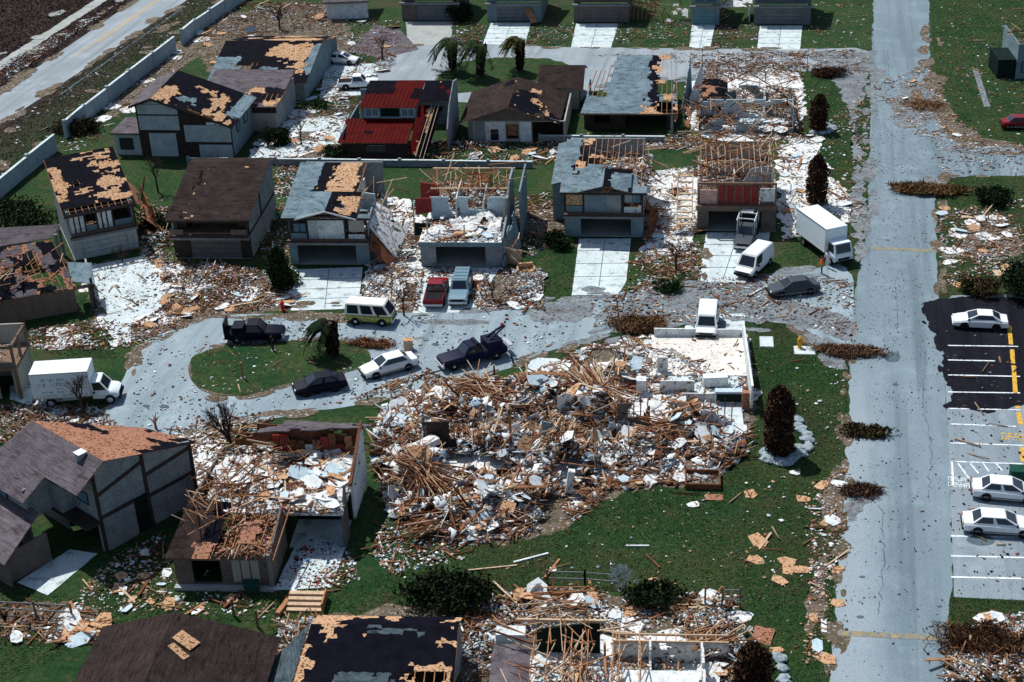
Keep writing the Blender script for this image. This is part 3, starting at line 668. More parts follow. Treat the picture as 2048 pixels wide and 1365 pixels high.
# --- main row facing the cul-de-sac, left to right
g = G(134, 432, 5.0); a = R(35)
h = empty('house', (g.x-0.3*_s(a), g.y+0.3*_c(a), 0), a, 'grey house at the left with patchy tan and black torn roof beside the long wall', 'house')
two_storey(h, 6.4, 10, 5.1, 9.4, 7.6, 7.2, door=(0.9, 5.4, 'closed'), doorm='stucco_pale', yu=0.25, lf='stucco_pale',
    bays=[(0.12, 1.55, 2.75, 4.85, 'stucco_white'), (2.9, 4.3, 2.75, 4.85, 'stucco_white'), (1.7, 2.75, 2.75, 3.3, 'stucco_blue'), (4.5, 6.2, 2.75, 3.3, 'stucco_blue')], posts=(0.06, 0.6, 1.1, 1.62, 2.82, 3.3, 3.8, 4.35, 6.3),
    front=[('all', 2), ('ell', 1, 0.78, 0.72, 0.2, 0.13), ('ell', 1, 0.09, 0.5, 0.1, 0.3), ('ell', 1, 0.8, 0.42, 0.16, 0.13), ('ell', 1, 0.4, 0.38, 0.14, 0.05), ('ell', 1, 0.7, 0.19, 0.3, 0.07), ('ell', 1, 0.62, 0.93, 0.3, 0.05), ('ell', 0, 0.32, 0.52, 0.11, 0.045), ('rect', 0, 0.03, 0.97, 0.03, 0.13), ('ell', 2, 0.5, 0.6, 0.14, 0.06)], back=[], deck='osb', seed=3)
for k in range(14):
    rr = random.Random(k); MB().beam((6.9+rr.uniform(0, 2.4), rr.uniform(2, 9), rr.uniform(0.2, 2.5)), (6.6+rr.uniform(0, 2.6), rr.uniform(1, 9), rr.uniform(1, 5)), 0.08, 0.12).build('fallen_rafter', rr.choice(('lumber_dark', 'lumber')), h)
wall_poly('collapsed_wing_wall', 'lumber_dark', h, [(1.5, 0), (8.8, 0), (8, 3.6), (5, 2.4), (3, 3.0)], 'x', 8.6, 8.75)
torn('collapsed_wing_roof', [(6.6, 1.8, 3.3), (9.2, 1.8, 0.6), (6.6, 8.6, 5.0), (9.4, 8.6, 1.6)], codes(20, 30, [('all', 1), ('noise', 0, 0.6, 0.5, 2)], 4, 4, 7) == 1, 0.04, 0, 'osb_red', h)

h = house('house', (352, 517), 6, 'house with unbroken dark brown shingle roof in the row behind the cul-de-sac')
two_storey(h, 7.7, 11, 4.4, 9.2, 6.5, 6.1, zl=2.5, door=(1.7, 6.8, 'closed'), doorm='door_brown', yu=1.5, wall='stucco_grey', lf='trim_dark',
    bays=[(0.2, 1.0, 2.7, 4.3, 'siding_brown'), (1.0, 1.6, 3.1, 4.2, 'W'), (6.3, 7.5, 2.7, 3.2, 'siding_brown'), (6.3, 7.0, 3.2, 4.2, 'W'), (1.7, 6.2, 2.65, 4.3, 'trim_dark')], posts=(0.1, 1.68, 6.25, 7.6),
    front=[('ell', 0, 0.2, 0.1, 0.05, 0.025), ('ell', 1, 0.24, 0.11, 0.03, 0.02), ('ell', 2, 0.24, 0.62, 0.012, 0.3), ('ell', 2, 0.22, 0.85, 0.02, 0.02), ('ell', 2, 0.75, 0.93, 0.02, 0.015)], back=[], seed=5)
box('balcony_panel', 'siding_brown', h, 0.02, 1.3, -0.45, -0.35, 2.72, 3.3); box('balcony_panel', 'siding_brown', h, 6.1, 7.68, -0.45, -0.35, 2.72, 3.3)
box('balcony_rail', 'trim_wood', h, 1.3, 6.1, -0.42, -0.36, 2.9, 2.97)

h = house('house', (582, 529), 6, 'house with blue grey roof half stripped to tan boards and small front gable')
two_storey(h, 7.9, 11, 5.2, 9.4, 6.9, 6.4, zl=2.6, door=(0.8, 6.6, 'open'), wall='stucco_grey', shingle='shingle_blue', seed=8,
    bays=[(0.3, 1.9, 2.75, 3.3, 'stucco_blue'), (0.6, 1.9, 3.4, 4.4, 'W'), (2.1, 3.1, 2.75, 4.95, 'stucco_pale'), (3.1, 5.6, 2.75, 4.95, 'stucco_white'), (6.0, 7.6, 2.75, 3.2, 'stucco_white'), (6.1, 7.6, 3.5, 4.7, 'stucco_tan')], posts=(0.07, 2.0, 5.7, 7.83),
    front=[('rag', 2, 0.28, 0.55, 0.45, 1.1), ('rag', 1, 0.42, 0.72, 0.42, 1.1), ('rag', 2, 0.36, 0.44, 0.6, 1.1), ('rag', 0, 0.72, 0.84, -1, 2), ('rag', 4, 0.82, 2, 0.1, 2), ('ell', 0, 0.58, 0.62, 0.04, 0.05), ('rag', 1, 0.55, 0.78, 0.3, 0.42), ('rect', 0, 0.3, 0.75, 0.0, 0.08)], back=None, right=[(0.185, 0.06), (11, 0.06), (11, 2.8), (6, 2.6), (3.5, 4.6), (0.185, 4.2)], sidetrim=False)
slope(h, [(4.1, -0.9, 6.0), (4.1, 3.2, 6.35), (1.2, -0.9, 5.25), (1.2, 3.2, 6.3)][::1], [('all', 3)], 'shingle_blue', seed=2, rafters=False)
slope(h, [(4.1, -0.9, 6.0), (4.1, 3.2, 6.35), (7.0, -0.9, 5.25), (7.0, 3.2, 6.3)], [('all', 1), ('noise', 2, 0.5, 0.5, 1), ('ell', 0, 0.6, 0.3, 0.2, 0.2)], 'shingle_blue', seed=6, rafters=False)
MB().prism([(1.1, 5.1), (4.1, 5.93), (7.1, 5.1), (7.1, 5.25), (4.1, 6.08), (1.1, 5.25)], 'y', -0.97, -0.92).build('gable_board', 'stucco_white', h)
wall_poly('inner_wall', 'drywall_blue', h, [(6.6, 2.75), (7.9, 2.75), (7.9, 5.3), (6.6, 5.5)], 'y', 5.0, 5.12)
wall_poly('inner_wall', 'stucco_white', h, [(4, 2.75), (9.5, 2.75), (9.5, 5.2), (5, 5.6)], 'x', 6.0, 6.1)
jackstraw(h, 26, 5.6, 9.6, 2.5, 11, 2.8, 6.2, (1.5, 3.4), seed=4, tilt=0.9)
torn('fallen_roof_piece', [(7.9, 1.0, 3.6), (10.3, 0.6, 0.5), (7.9, 5.6, 4.2), (11.2, 5.8, 1.9)], codes(14, 20, [('all', 1), ('noise', 0, 0.5, 0.62, 2)], 9, 4, 5) == 1, 0.05, 0, 'drywall', h)
torn('fallen_roof_piece', [(8.2, -1.6, 2.0), (9.9, -2.4, 0.2), (8.0, 1.0, 3.2), (10.3, 1.0, 0.5)], codes(14, 14, [('all', 1), ('noise', 0, 0.5, 0.6, 3)], 9, 3, 3) == 1, 0.05, 0, 'lumber_dark', h)

h = house('house', (843, 533), 6, 'roofless house with white rubble on its open upper floor above two parked trucks')
w_ = 7.9; d_ = 12
box('ground_slab', 'concrete_tan', h, -0.05, w_+0.05, 0.01, d_, 0, 0.06)
wall_holes('lower_front_wall', 'stucco_grey', h, 'x', 0, 0.18, 0, w_, 0.06, 2.6, [(1.5, 6.3, 0.06, 2.15)])
box('upper_floor', 'drywall', h, -0.05, w_+0.02, -0.35, d_, 2.602, 2.75); box('ledge', 'stucco_blue', h, -0.1, w_+0.05, -0.45, -0.36, 2.3, 2.76)
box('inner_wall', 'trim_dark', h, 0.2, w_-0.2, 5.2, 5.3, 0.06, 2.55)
wall_poly('side_wall', 'stucco_grey', h, [(0.19, 0.06), (d_, 0.06), (d_, 5.4), (7.5, 5.5), (6.6, 4.6), (5.2, 4.9), (4.6, 3.4), (0.19, 3.0)], 'x', w_-0.02, w_+0.16)
wall_poly('side_wall', 'stucco_blue', h, [(6.0, 0.06), (d_+1, 0.06), (d_+1, 5.4), (6.0, 5.3)], 'x', w_+1.2, w_+1.36)
wall_poly('side_wall', 'stucco_grey', h, [(0.19, 0.06), (d_, 0.06), (d_, 2.6), (0.19, 2.6)], 'x', 0.0, 0.16)
torn('back_room_wall', [(0.4, 5.3, 2.75), (w_, 5.3, 2.75), (0.4, 5.3, 5.0), (w_, 5.3, 5.0)], codes(36, 12, [('all', 1), ('rag', 0, 0.27, 0.36, 0.0, 2), ('rag', 0, 0.5, 0.75, 0.45, 2), ('noise', 0, 0.8, 0.66, 2)], 5, 8, 2.3) == 1, 0.1, 0, 'drywall_blue', h)
wall_poly('back_room_wall', 'drywall', h, [(5.4, 2.75), (10, 2.75), (10, 5.0), (5.4, 4.8)], 'x', 2.9, 3.0)
wall_poly('back_room_wall', 'drywall', h, [(5.4, 2.75), (9, 2.75), (9, 4.9), (5.4, 4.4)], 'x', 5.6, 5.7)
wall_poly('red_room_wall', 'carpet_red', h, [(-1.0, 2.7), (0.9, 2.7), (0.9, 5.1), (-1.0, 5.3)], 'y', 8.2, 8.32)
wall_poly('red_room_wall', 'carpet_red', h, [(-1.1, 3.2), (0.5, 3.4), (0.5, 4.9), (-1.1, 4.9)], 'y', 5.2, 5.3)
wall_poly('shaded_wall', 'shade_black', h, [(-1.0, 1.9), (0.6, 1.9), (0.6, 3.2), (-1.0, 3.2)], 'y', 3.0, 3.1)  # black panel: the wall's shade is painted in
for x, y, z in ((-1.0, 3.0, 5.0), (0.5, 1.5, 4.4), (4.3, 0.0, 4.4), (7.7, 4.6, 5.2)): MB().beam((x, y, 2.2), (x+0.1, y, z), 0.12, 0.12).build('wall_post', 'lumber_pale', h)
box('roof_edge_board', 'lumber_pale', h, -0.2, w_+0.3, 11.9, 12.1, 5.2, 5.35)
box('roof_edge_board', 'lumber_pale', h, 0.2, w_, 7.2, 7.35, 5.0, 5.12)
for k in range(13): MB().beam((0.3+k*0.62, 7.2, 5.05), (0.1+k*0.62+random.uniform(-.6, .6), 12, 5.3+random.uniform(-.5, .3)), 0.05, 0.14).build('rafter', random.choice(('lumber', 'lumber_pale', 'lumber_dark')), h)
jackstraw(h, 44, 0, 8.2, 6.0, 12.2, 4.6, 6.0, (1.5, 4.5), seed=14, tilt=0.5)
torn('ceiling_remains', [(0.2, 7, 4.7), (7.8, 7, 4.7), (0.2, 11.9, 4.9), (7.8, 11.9, 4.9)], codes(40, 24, [('all', 1), ('noise', 0, 0.5, 0.44, 5)], 5, 8, 5) == 1, 0.04, 0, 'lumber_dark', h)
torn('fallen_ceiling', [(0.6, 2.2, 2.9), (7.6, 1.6, 2.9), (0.8, 5.2, 3.3), (7.6, 5.2, 3.4)], codes(40, 20, [('all', 1), ('noise', 0, 0.7, 0.5, 8)], 6, 8, 3) == 1, 0.05, 0.1, 'drywall', h, lift=0.5)
jackstraw(h, 14, 7.8, 9.6, -1, 3, 0.6, 2.8, (1.5, 4.0), seed=15, tilt=1.1)
torn('leaning_wall_piece', [(8.1, -0.6, 0.1), (9.4, 4.4, 0.1), (8.0, -0.2, 2.3), (8.7, 5.0, 3.6)], codes(20, 12, [('all', 1), ('noise', 0, 0.7, 0.62, 8)], 6, 5, 3) == 1, 0.12, 0, 'stucco_blue', h)

h = house('house', (1130, 473), 5, 'house with blue grey eaves and torn roof behind the wide white driveway')
two_storey(h, 7.8, 11, 5.0, 9.4, 6.8, 6.3, zl=2.45, door=(1.6, 6.6, 'open'), wall='stucco_grey', shingle='shingle_blue', seed=21,
    bays=[(0.2, 1.8, 3.4, 4.8, 'osb'), (0.2, 1.8, 2.65, 3.3, 'stucco_blue'), (2.0, 4.2, 2.62, 4.8, 'stucco_blue'), (4.2, 5.6, 2.62, 4.85, 'stucco_grey'), (5.9, 7.6, 3.6, 4.7, 'W'), (5.9, 7.6, 2.62, 3.2, 'stucco_white')], posts=(0.07, 1.9, 5.72, 7.73),
    front=[('rag', 4, 0.62, 2, 0.32, 2), ('rag', 0, 0.2, 0.62, 0.48, 2), ('rag', 3, -1, 0.15, -1, 2), ('rag', 1, 0.12, 0.24, 0.44, 0.55), ('rag', 1, 0.3, 0.42, 0.62, 0.72), ('rag', 1, 0.22, 0.3, 0.88, 2), ('noise', 0, 0.6, 0.68, 6), ('rag', 2, 0.4, 0.75, 0.2, 0.33), ('rag', 1, 0.5, 0.62, 0.02, 0.12), ('rag', 4, 0.9, 2, 0.12, 2)], back=None, right=[(0.185, 0.06), (11, 0.06), (11, 3.8), (6, 3.2), (3, 4.6), (0.185, 4.8)], sidetrim=False)
slope(h, [(3.9, -0.8, 5.75), (3.9, 3.0, 6.1), (1.4, -0.8, 5.1), (1.4, 3.0, 6.0)], [('all', 3)], 'shingle_blue', seed=2, rafters=False)
slope(h, [(3.9, -0.8, 5.75), (3.9, 3.0, 6.1), (6.6, -0.8, 5.1), (6.6, 3.0, 6.0)], [('all', 3), ('noise', 2, 0.5, 0.5, 1)], 'shingle_blue', seed=6, rafters=False)
slope(h, [(-1.6, 3.5, 4.1), (-0.4, 3.5, 4.4), (-1.4, 11, 5.6), (0.2, 11, 5.9)], [('all', 3)], 'shingle_blue', seed=9, rafters=False)
box('annex_wall', 'stucco_blue', h, -1.5, -0.1, 3.9, 10.5, 0.06, 4.0)
wall_poly('inner_wall', 'drywall_blue', h, [(4.6, 2.6), (7.6, 2.6), (7.4, 4.6), (6.4, 5.0), (5.0, 4.4)], 'y', 4.4, 4.5)
jackstraw(h, 60, 3.2, 9.0, 3.0, 11, 3.6, 6.3, (1.2, 3.6), seed=31, tilt=0.8)
torn('fallen_ceiling', [(3.5, 3.5, 3.6), (8.4, 3.5, 3.4), (3.5, 10, 4.4), (8.4, 10, 4.2)], codes(24, 26, [('all', 1), ('noise', 0, 0.7, 0.5, 8)], 6, 5, 6) == 1, 0.06, 0.1, 'drywall', h, lift=0.9)
torn('fallen_wall', [(7.9, -0.6, 0.1), (8.6, -1.0, 0.0), (8.0, 3.0, 3.0), (9.2, 3.4, 0.6)], codes(10, 18, [('all', 1), ('noise', 0, 0.7, 0.6, 8)], 6, 2, 4) == 1, 0.06, 0.1, 'lumber_dark', h, lift=0.4)

h = house('house', (1394, 462), 5, 'roofless house with bare roof timbers and dark red shutters above open garage')
two_storey(h, 7.7, 12, 5.2, 11, 5.6, 5.0, zl=2.75, door=(1.1, 6.3, 'open'), wall='stucco_tan', trim='trim_wood', seed=41, ledge_m='siding_brown', lf='siding_brown',
    bays=[(0.2, 1.9, 2.9, 4.4, 'insulation'), (1.9, 5.9, 2.9, 4.9, 'carpet_red'), (6.1, 7.5, 3.2, 4.6, 'drywall'), (6.1, 7.5, 2.9, 3.2, 'siding_brown')], posts=(0.07, 2.0, 5.95, 7.6, 2.8, 3.6, 4.4, 5.2),
    front=None, right=[(0.185, 0.06), (12, 0.06), (12, 3.6), (9, 3.2), (5, 4.6), (2, 3.8), (0.185, 5.0)], left=[(0.185, 0.06), (12, 0.06), (12, 3.2), (5, 2.9), (0.185, 4.4)], sidetrim=False)
for k in range(15): MB().beam((0.4+k*0.5, 3.5, 2.9), (0.4+k*0.5+random.uniform(-.2, .2), 3.5, 4.9+random.uniform(-.8, .3)), 0.05, 0.1).build('stud', random.choice(('lumber', 'lumber_pale')), h)
for k in range(14): MB().beam((0.4+k*0.53, 7.6, 2.9), (0.4+k*0.53+random.uniform(-.2, .2), 7.6, 4.9+random.uniform(-1, .3)), 0.05, 0.1).build('stud', random.choice(('lumber', 'lumber_pale')), h)
wall_poly('inner_wall', 'drywall', h, [(1, 2.9), (6.8, 2.9), (6.8, 4.2), (4, 4.7), (1, 3.8)], 'y', 7.75, 7.85)
wall_poly('inner_wall', 'drywall_blue', h, [(4.4, 2.9), (7.4, 2.9), (7.4, 4.9), (5.4, 4.6)], 'y', 5.2, 5.3)
wall_poly('inner_wall', 'drywall', h, [(3.6, 2.9), (9, 2.9), (9, 3.6), (3.6, 4.6)], 'x', 3.6, 3.7)
jackstraw(h, 130, -0.3, 8.0, 3.2, 13, 4.4, 6.4, (1.6, 4.6), seed=43, tilt=0.5)
for k in range(13):
    x = .3+k*.6; zt = 6.4+random.uniform(-.5, .4)
    MB().beam((x, 3.2, 5.0), (x+random.uniform(-.3, .3), 7.2, zt), 0.05, 0.12).build('rafter', random.choice(('lumber', 'lumber_pale')), h)
    if k % 3: MB().beam((x, 12, 4.6), (x+random.uniform(-.4, .4), 7.2, zt), 0.05, 0.12).build('rafter', random.choice(('lumber', 'lumber_pale', 'lumber_dark')), h)
    MB().beam((x, 12, 0.2), (x+random.uniform(-.2, .2), 12, 4.8+random.uniform(-.8, .2)), 0.05, 0.1).build('stud', 'lumber', h)
# leaning truss ladder at its left
for k in range(9): box('truss_board', 'lumber_pale', h, -1.95, -0.55, -0.9+k*0.55, -0.62+k*0.55, 1.0+k*0.42, 1.1+k*0.42)
for x in (-2.0, -0.5): MB().beam((x, -1.2, 0.6), (x, 4.2, 5.0), 0.1, 0.14).build('truss_board', 'lumber_pale', h)

# --- houses round the head of the cul-de-sac
g = G(60, 640); h = empty('house', (g.x, g.y, 0), R(30), 'low brown house with ragged brown roof at the left edge above the box truck', 'house')
wall_holes('front_wall', 'siding_brown', h, 'x', 0, 0.16, -3, 6, 0.0, 2.5, [(4.4, 5.6, 0.0, 2.2)])
for k in range(16): box('siding_board', 'trim_wood', h, -2.9+k*0.45, -2.8+k*0.45, -0.04, -0.003, 0.05, 2.45)
box('side_wall', 'stucco_tan', h, 5.84, 6.0, 0.165, 6, 0, 2.5); box('corner_post', 'trim_dark', h, 5.86, 6.1, -0.2, -0.05, 0, 3.2)
slope(h, [(-4.5, -0.5, 2.6), (4.6, -0.5, 2.6), (-4.5, 5.5, 5.2), (3.2, 5.5, 5.2)], [('all', 3), ('noise', 1, 0.6, 0.5, 3), ('noise', 0, 0.6, 0.6, 3), ('noise', 2, 0.7, 0.58, 9)], 'shingle_mauve', 'osb_red', seed=61, raft_m='lumber')
slope(h, [(4.3, 0.2, 3.0), (6.3, -0.4, 2.6), (4.2, 3.6, 3.5), (6.4, 3.6, 3.0)], [('all', 3)], 'shingle_blue', seed=62, rafters=False)
jackstraw(h, 46, -4.5, 4, -0.2, 5.5, 2.9, 5.0, (1, 2.6), seed=63, tilt=0.5)
g = G(20, 545); h = empty('house', (g.x, g.y, 0), R(28), 'mauve grey shed roof slab on dark posts at the left edge', 'house')
slope(h, [(-6, -1.0, 3.2), (4.6, 0.6, 2.7), (-6, 3.4, 4.0), (5.4, 2.2, 3.3)], [('all', 3)], 'shingle_mauve', seed=65, rafters=False)
for x, y in ((4.9, 0.9), (5.3, 1.9), (-3, 0), (-3, 2.6), (1, 2.2)): box('post', 'trim_grey', h, x-0.15, x+0.15, y-0.15, y+0.15, 0, 2.9)
box('rear_wall', 'stucco_blue', h, -5.5, 2.4, 2.3, 2.45, 0, 2.9)
g = G(-60, 800); h = empty('house', (g.x, g.y, 0), R(12), 'brown timber house corner with upper balcony railing at the left edge', 'house')
wall_holes('front_wall', 'stucco_tan', h, 'x', 0, 0.16, -3, 4.2, 0, 2.9, [(2.7, 4.0, 0, 2.6)])
box('balcony_floor', 'trim_wood', h, -3, 4.6, -0.5, 4.0, 2.9, 3.2)
for x in (-0.5, 1.2, 3.0, 4.5): box('balcony_post', 'trim_wood', h, x-0.1, x+0.1, -0.45, -0.25, 3.2, 5.3)
for y in (1.5, 3.6): box('balcony_post', 'trim_wood', h, 4.4, 4.6, y-0.1, y+0.1, 3.2, 5.2)
box('hand_rail', 'trim_wood', h, -3, 4.62, -0.42, -0.28, 4.9, 5.15); box('hand_rail', 'trim_wood', h, 4.42, 4.58, -0.2, 3.8, 4.9, 5.12)
box('balcony_skirt', 'siding_brown', h, -3, 4.62, -0.5, -0.46, 3.2, 3.7); box('post', 'trim_wood', h, 4.3, 4.55, -0.3, -0.05, 0, 2.9)
box('rear_wall', 'stucco_tan', h, -3, 4.4, 3.9, 4.05, 0, 5.0); box('side_wall', 'stucco_tan', h, 4.2, 4.36, 0.2, 3.8, 0, 2.85)
jackstraw(h, 16, 0, 4, 0, 3, 3.3, 4.3, (0.8, 1.8), seed=66, name='fallen_board', m=('drywall', 'lumber'))

# --- second row, backs towards us
h = house('house', (285, 313), 4, 'grey house with lopsided gable and black torn roof left of the red house')
wall_poly('gable_wall', 'trim_dark', h, [(0, 0), (11, 0), (11, 4.0), (2.3, 7.1), (0, 6.3)], 'y', 0.1, 0.26)
for (x0, x1, z0, z1, k) in ((0.25, 5.0, 5.15, 6.3, 'stucco_pale'), (0.25, 5.0, 3.25, 4.95, 'stucco_pale'), (1.2, 4.4, 0.05, 2.85, 'stucco_pale'), (5.5, 10.9, 1.85, 3.85, 'stucco_pale'), (7.0, 10.9, 0.05, 1.5, 'stucco_pale'), (8.2, 10.6, 3.9, 4.2, 'stucco_white')):
    box('wall_panel', k, h, x0, x1, -0.02, 0.095, z0, z1)
MB().prism([(1.0, 6.35), (4.6, 6.35), (2.3, 6.95)], 'y', 0.0, 0.095).build('wall_panel', 'stucco_pale', h)
wall_poly('side_wall', 'stucco_blue', h, [(0.265, 0), (9, 0), (9, 4.0), (0.265, 4.0)], 'x', 10.84, 11.0)
window_y(h, 11.04, 2.0, 3.2, 2.2, 3.4); window_y(h, 11.04, 5.0, 6.4, 2.2, 3.4)
slope(h, [(11.5, -0.6, 3.9), (11.5, 9.3, 3.9), (2.3, -0.6, 7.25), (2.3, 9.3, 7.25)], [('all', 2), ('ell', 1, 0.25, 0.9, 0.25, 0.13), ('ell', 1, 0.12, 0.24, 0.17, 0.14), ('ell', 0, 0.0, 0.42, 0.08, 0.2), ('rag', 3, 0.25, 1, -1, 0.14), ('ell', 1, 0.7, 0.55, 0.1, 0.12), ('ell', 3, 0.3, 0.62, 0.1, 0.08), ('ell', 1, 0.5, 0.3, 0.3, 0.06)], 'shingle_blue', seed=71)
slope(h, [(-0.5, 9.3, 6.25), (-0.5, -0.6, 6.25), (2.28, 9.3, 7.25), (2.28, -0.6, 7.25)], [('all', 3)], 'shingle_mauve', seed=72)
MB().beam((-0.5, -0.63, 6.15), (2.3, -0.63, 7.15), 0.05, 0.25).build('barge_board', 'trim_dark', h); MB().beam((2.3, -0.63, 7.15), (11.5, -0.63, 3.8), 0.05, 0.25).build('barge_board', 'trim_dark', h)
box('annex_wall', 'stucco_pale', h, -3.2, -0.05, 0.4, 5, 0, 2.6); box('annex_roof', 'shingle_mauve', h, -3.5, -0.02, 0, 5.3, 2.6, 2.8); window(h, -2.6, -1.0, 0.32, 0.7, 2.1, 'trim_dark', 'glass_dark')

h = house('house', (478, 262), 4, 'flat brown roofed house with tan plastered wall behind the lopsided grey house')
wall_poly('front_wall', 'stucco_tan', h, [(-4.5, 0), (4.8, 0), (4.8, 3.0), (-4.5, 3.0)], 'y', 0, 0.16); wall_poly('side_wall', 'stucco_grey', h, [(0.165, 0), (9, 0), (9, 3.6), (0.165, 3.0)], 'x', 4.64, 4.8)
box('painted_eave_shade', 'trim_dark', h, -4.6, 4.9, -0.12, -0.003, 2.3, 3.1)  # first part: dark band standing in for the shade under the eave
slope(h, [(-5, -0.4, 3.15), (5.1, -0.4, 3.15), (-5, 9, 4.6), (5.1, 9, 4.6)], [('all', 3), ('rag', 2, 0.6, 2, 0.1, 0.5), ('rag', 1, 0.55, 0.75, 0.35, 0.5), ('rag', 1, 0.8, 1, 0.05, 0.2), ('rag', 0, 0.75, 2, 0.2, 0.35)], 'shingle_mauve', seed=74)

h = house('house', (430, 200), 4, 'house with large tan boarded patch on black roof at the upper left')
wall_holes('front_wall', 'stucco_grey', h, 'x', 0, 0.16, 0, 11.8, 0, 2.6, [(7.5, 9, 0.8, 2.1)])
wall_poly('side_wall', 'stucco_blue', h, [(0.165, 0), (18, 0), (18, 2.5), (9, 4.6), (0.165, 2.6)], 'x', 11.64, 11.8)
slope(h, [(-0.6, -0.8, 2.5), (12.3, -0.8, 2.5), (-0.6, 9, 4.9), (12.3, 9, 4.9)], [('all', 2), ('ell', 1, 0.75, 0.75, 0.24, 0.2), ('rag', 3, 0.93, 2, 0.2, 0.9), ('rag', 3, -1, 0.25, -1, 0.6), ('ell', 1, 0.85, 0.45, 0.08, 0.2), ('ell', 0, 0.35, 0.3, 0.1, 0.15), ('ell', 3, 0.55, 0.2, 0.12, 0.15)], 'shingle_blue', seed=75)
slope(h, [(12.3, 18.6, 2.5), (-0.6, 18.6, 2.5), (12.3, 9.02, 4.9), (-0.6, 9.02, 4.9)], [('all', 2), ('ell', 1, 0.3, 0.8, 0.3, 0.25), ('noise', 1, 0.4, 0.6, 2)], 'shingle_blue', seed=76)

h = house('house', (679, 320), 5, 'house with bright red metal roof in two tiers')
box('front_wall', 'trim_dark', h, 0.3, 8.0, 0.5, 0.66, 0, 2.0); window(h, 3.0, 5.5, 0.44, 0.5, 1.7, 'trim_dark', 'glass_dark'); box('side_wall', 'stucco_blue', h, 0.3, 0.46, 0.665, 10, 0, 3.0)
slope(h, [(0.0, -0.2, 2.1), (8.0, -0.2, 2.1), (0.2, 4.5, 3.25), (8.2, 4.5, 3.25)], [('all', 3), ('ell', 2, 0.45, 0.38, 0.04, 0.08)], 'roof_red', seed=81)
for k in range(17): MB().beam((0.25+k*0.48, -0.2, 2.16), (0.43+k*0.48, 4.5, 3.31), 0.03, 0.03).build('roof_seam', 'roof_red', h)
wall_holes('upper_wall', 'stucco_blue', h, 'x', 4.6, 0.16, 1.9, 8.4, 3.0, 4.7, [(4.2, 6.4, 3.5, 4.5)])
window(h, 2.4, 4.0, 4.55, 3.5, 4.5, 'stucco_white', 'glass_blue'); window(h, 6.6, 8.2, 4.55, 3.5, 4.5, 'stucco_white', 'glass_blue'); box('curtain', 'shade_black', h, 4.2, 6.4, 4.62, 4.7, 3.5, 4.5)
slope(h, [(1.9, 4.3, 4.65), (8.5, 4.3, 4.65), (2.3, 9.0, 6.3), (8.9, 9.0, 6.3)], [('all', 3), ('rag', 2, -1, 0.5, 0.5, 2), ('rag', 2, 0.85, 2, 0.3, 0.7)], 'roof_red', seed=82)
for k in range(14): MB().beam((2.1+k*0.48, 4.3, 4.72), (2.5+k*0.48, 7.5, 5.85), 0.03, 0.03).build('roof_seam', 'roof_red', h)
slope(h, [(8.8, 4.8, 5.0), (12.0, 5.6, 5.0), (8.9, 9.0, 6.3), (12.0, 9.0, 6.3)], [('all', 2), ('noise', 3, 0.5, 0.55, 2)], 'roof_red', seed=83)
slope(h, [(8.1, -0.6, 1.2), (10.0, -0.6, 0.4), (8.6, 5.4, 4.6), (11.4, 5.4, 4.4)], [('all', 2), ('rag', 3, -1, 0.35, -1, 2), ('rag', 1, 0.3, 0.5, -1, 0.3), ('rag', 1, 0.45, 0.6, 0.5, 0.95)], 'roof_red', seed=84)
for x in (8.95, 9.4, 9.8): MB().beam((x, -0.8, 0.75-(x-9)*0.35), (x+1.1, 5.4, 4.65), 0.05, 0.08).build('rafter', 'lumber_pale', h)
wall_poly('side_wall', 'stucco_grey', h, [(3.0, 0), (11.6, 0), (11.6, 5.6), (9.0, 6.2), (5.6, 4.9), (3.0, 2.6)], 'x', 12.0, 12.16); box('rear_wall', 'stucco_blue', h, 0.5, 12, 11.4, 11.56, 0, 4.4)

h = house('house', (938, 283), 5, 'low house with brown hipped gable roof and black torn patch next to the red house')
wall_holes('gable_wall', 'stucco_tan', h, 'x', 0.0, 0.16, 0, 11.2, 0, 2.5, [(4.4, 5.8, 0.3, 2.1), (7.4, 11.0, 0, 2.4)])
MB().prism([(-0.3, 2.5), (10.6, 2.5), (4.8, 4.15)], 'y', 0.02, 0.15).build('gable_panel', 'siding_brown', h)
for (x0, x1, z0, z1, k) in ((0.1, 0.5, 0, 2.4, 'trim_grey'), (0.9, 1.8, 0, 2.4, 'stucco_grey'), (2.0, 4.3, 0, 2.4, 'stucco_white'), (6.0, 7.3, 0, 2.4, 'stucco_white')): box('wall_panel', k, h, x0, x1, -0.08, -0.003, z0, z1)
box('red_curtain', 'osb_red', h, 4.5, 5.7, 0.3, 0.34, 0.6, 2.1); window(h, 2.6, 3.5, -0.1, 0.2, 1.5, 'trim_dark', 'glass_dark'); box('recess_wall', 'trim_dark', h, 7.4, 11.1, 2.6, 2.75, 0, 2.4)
slope(h, [(-0.9, 10, 2.45), (-0.9, -0.7, 2.45), (4.8, 10, 4.35), (4.8, -0.7, 4.35)], [('all', 3), ('ell', 2, 0.15, 0.86, 0.1, 0.1)], 'shingle_brown', seed=91)
slope(h, [(10.7, -0.7, 2.4), (10.7, 10, 2.4), (4.82, -0.7, 4.35), (4.82, 10, 4.35)], [('all', 3), ('ell', 2, 0.3, 0.72, 0.34, 0.3), ('ell', 1, 0.75, 0.6, 0.09, 0.12), ('ell', 1, 0.4, 0.5, 0.07, 0.1), ('ell', 1, 0.2, 0.35, 0.12, 0.05), ('ell', 2, 0.05, 0.2, 0.1, 0.2)], 'shingle_brown', seed=92)
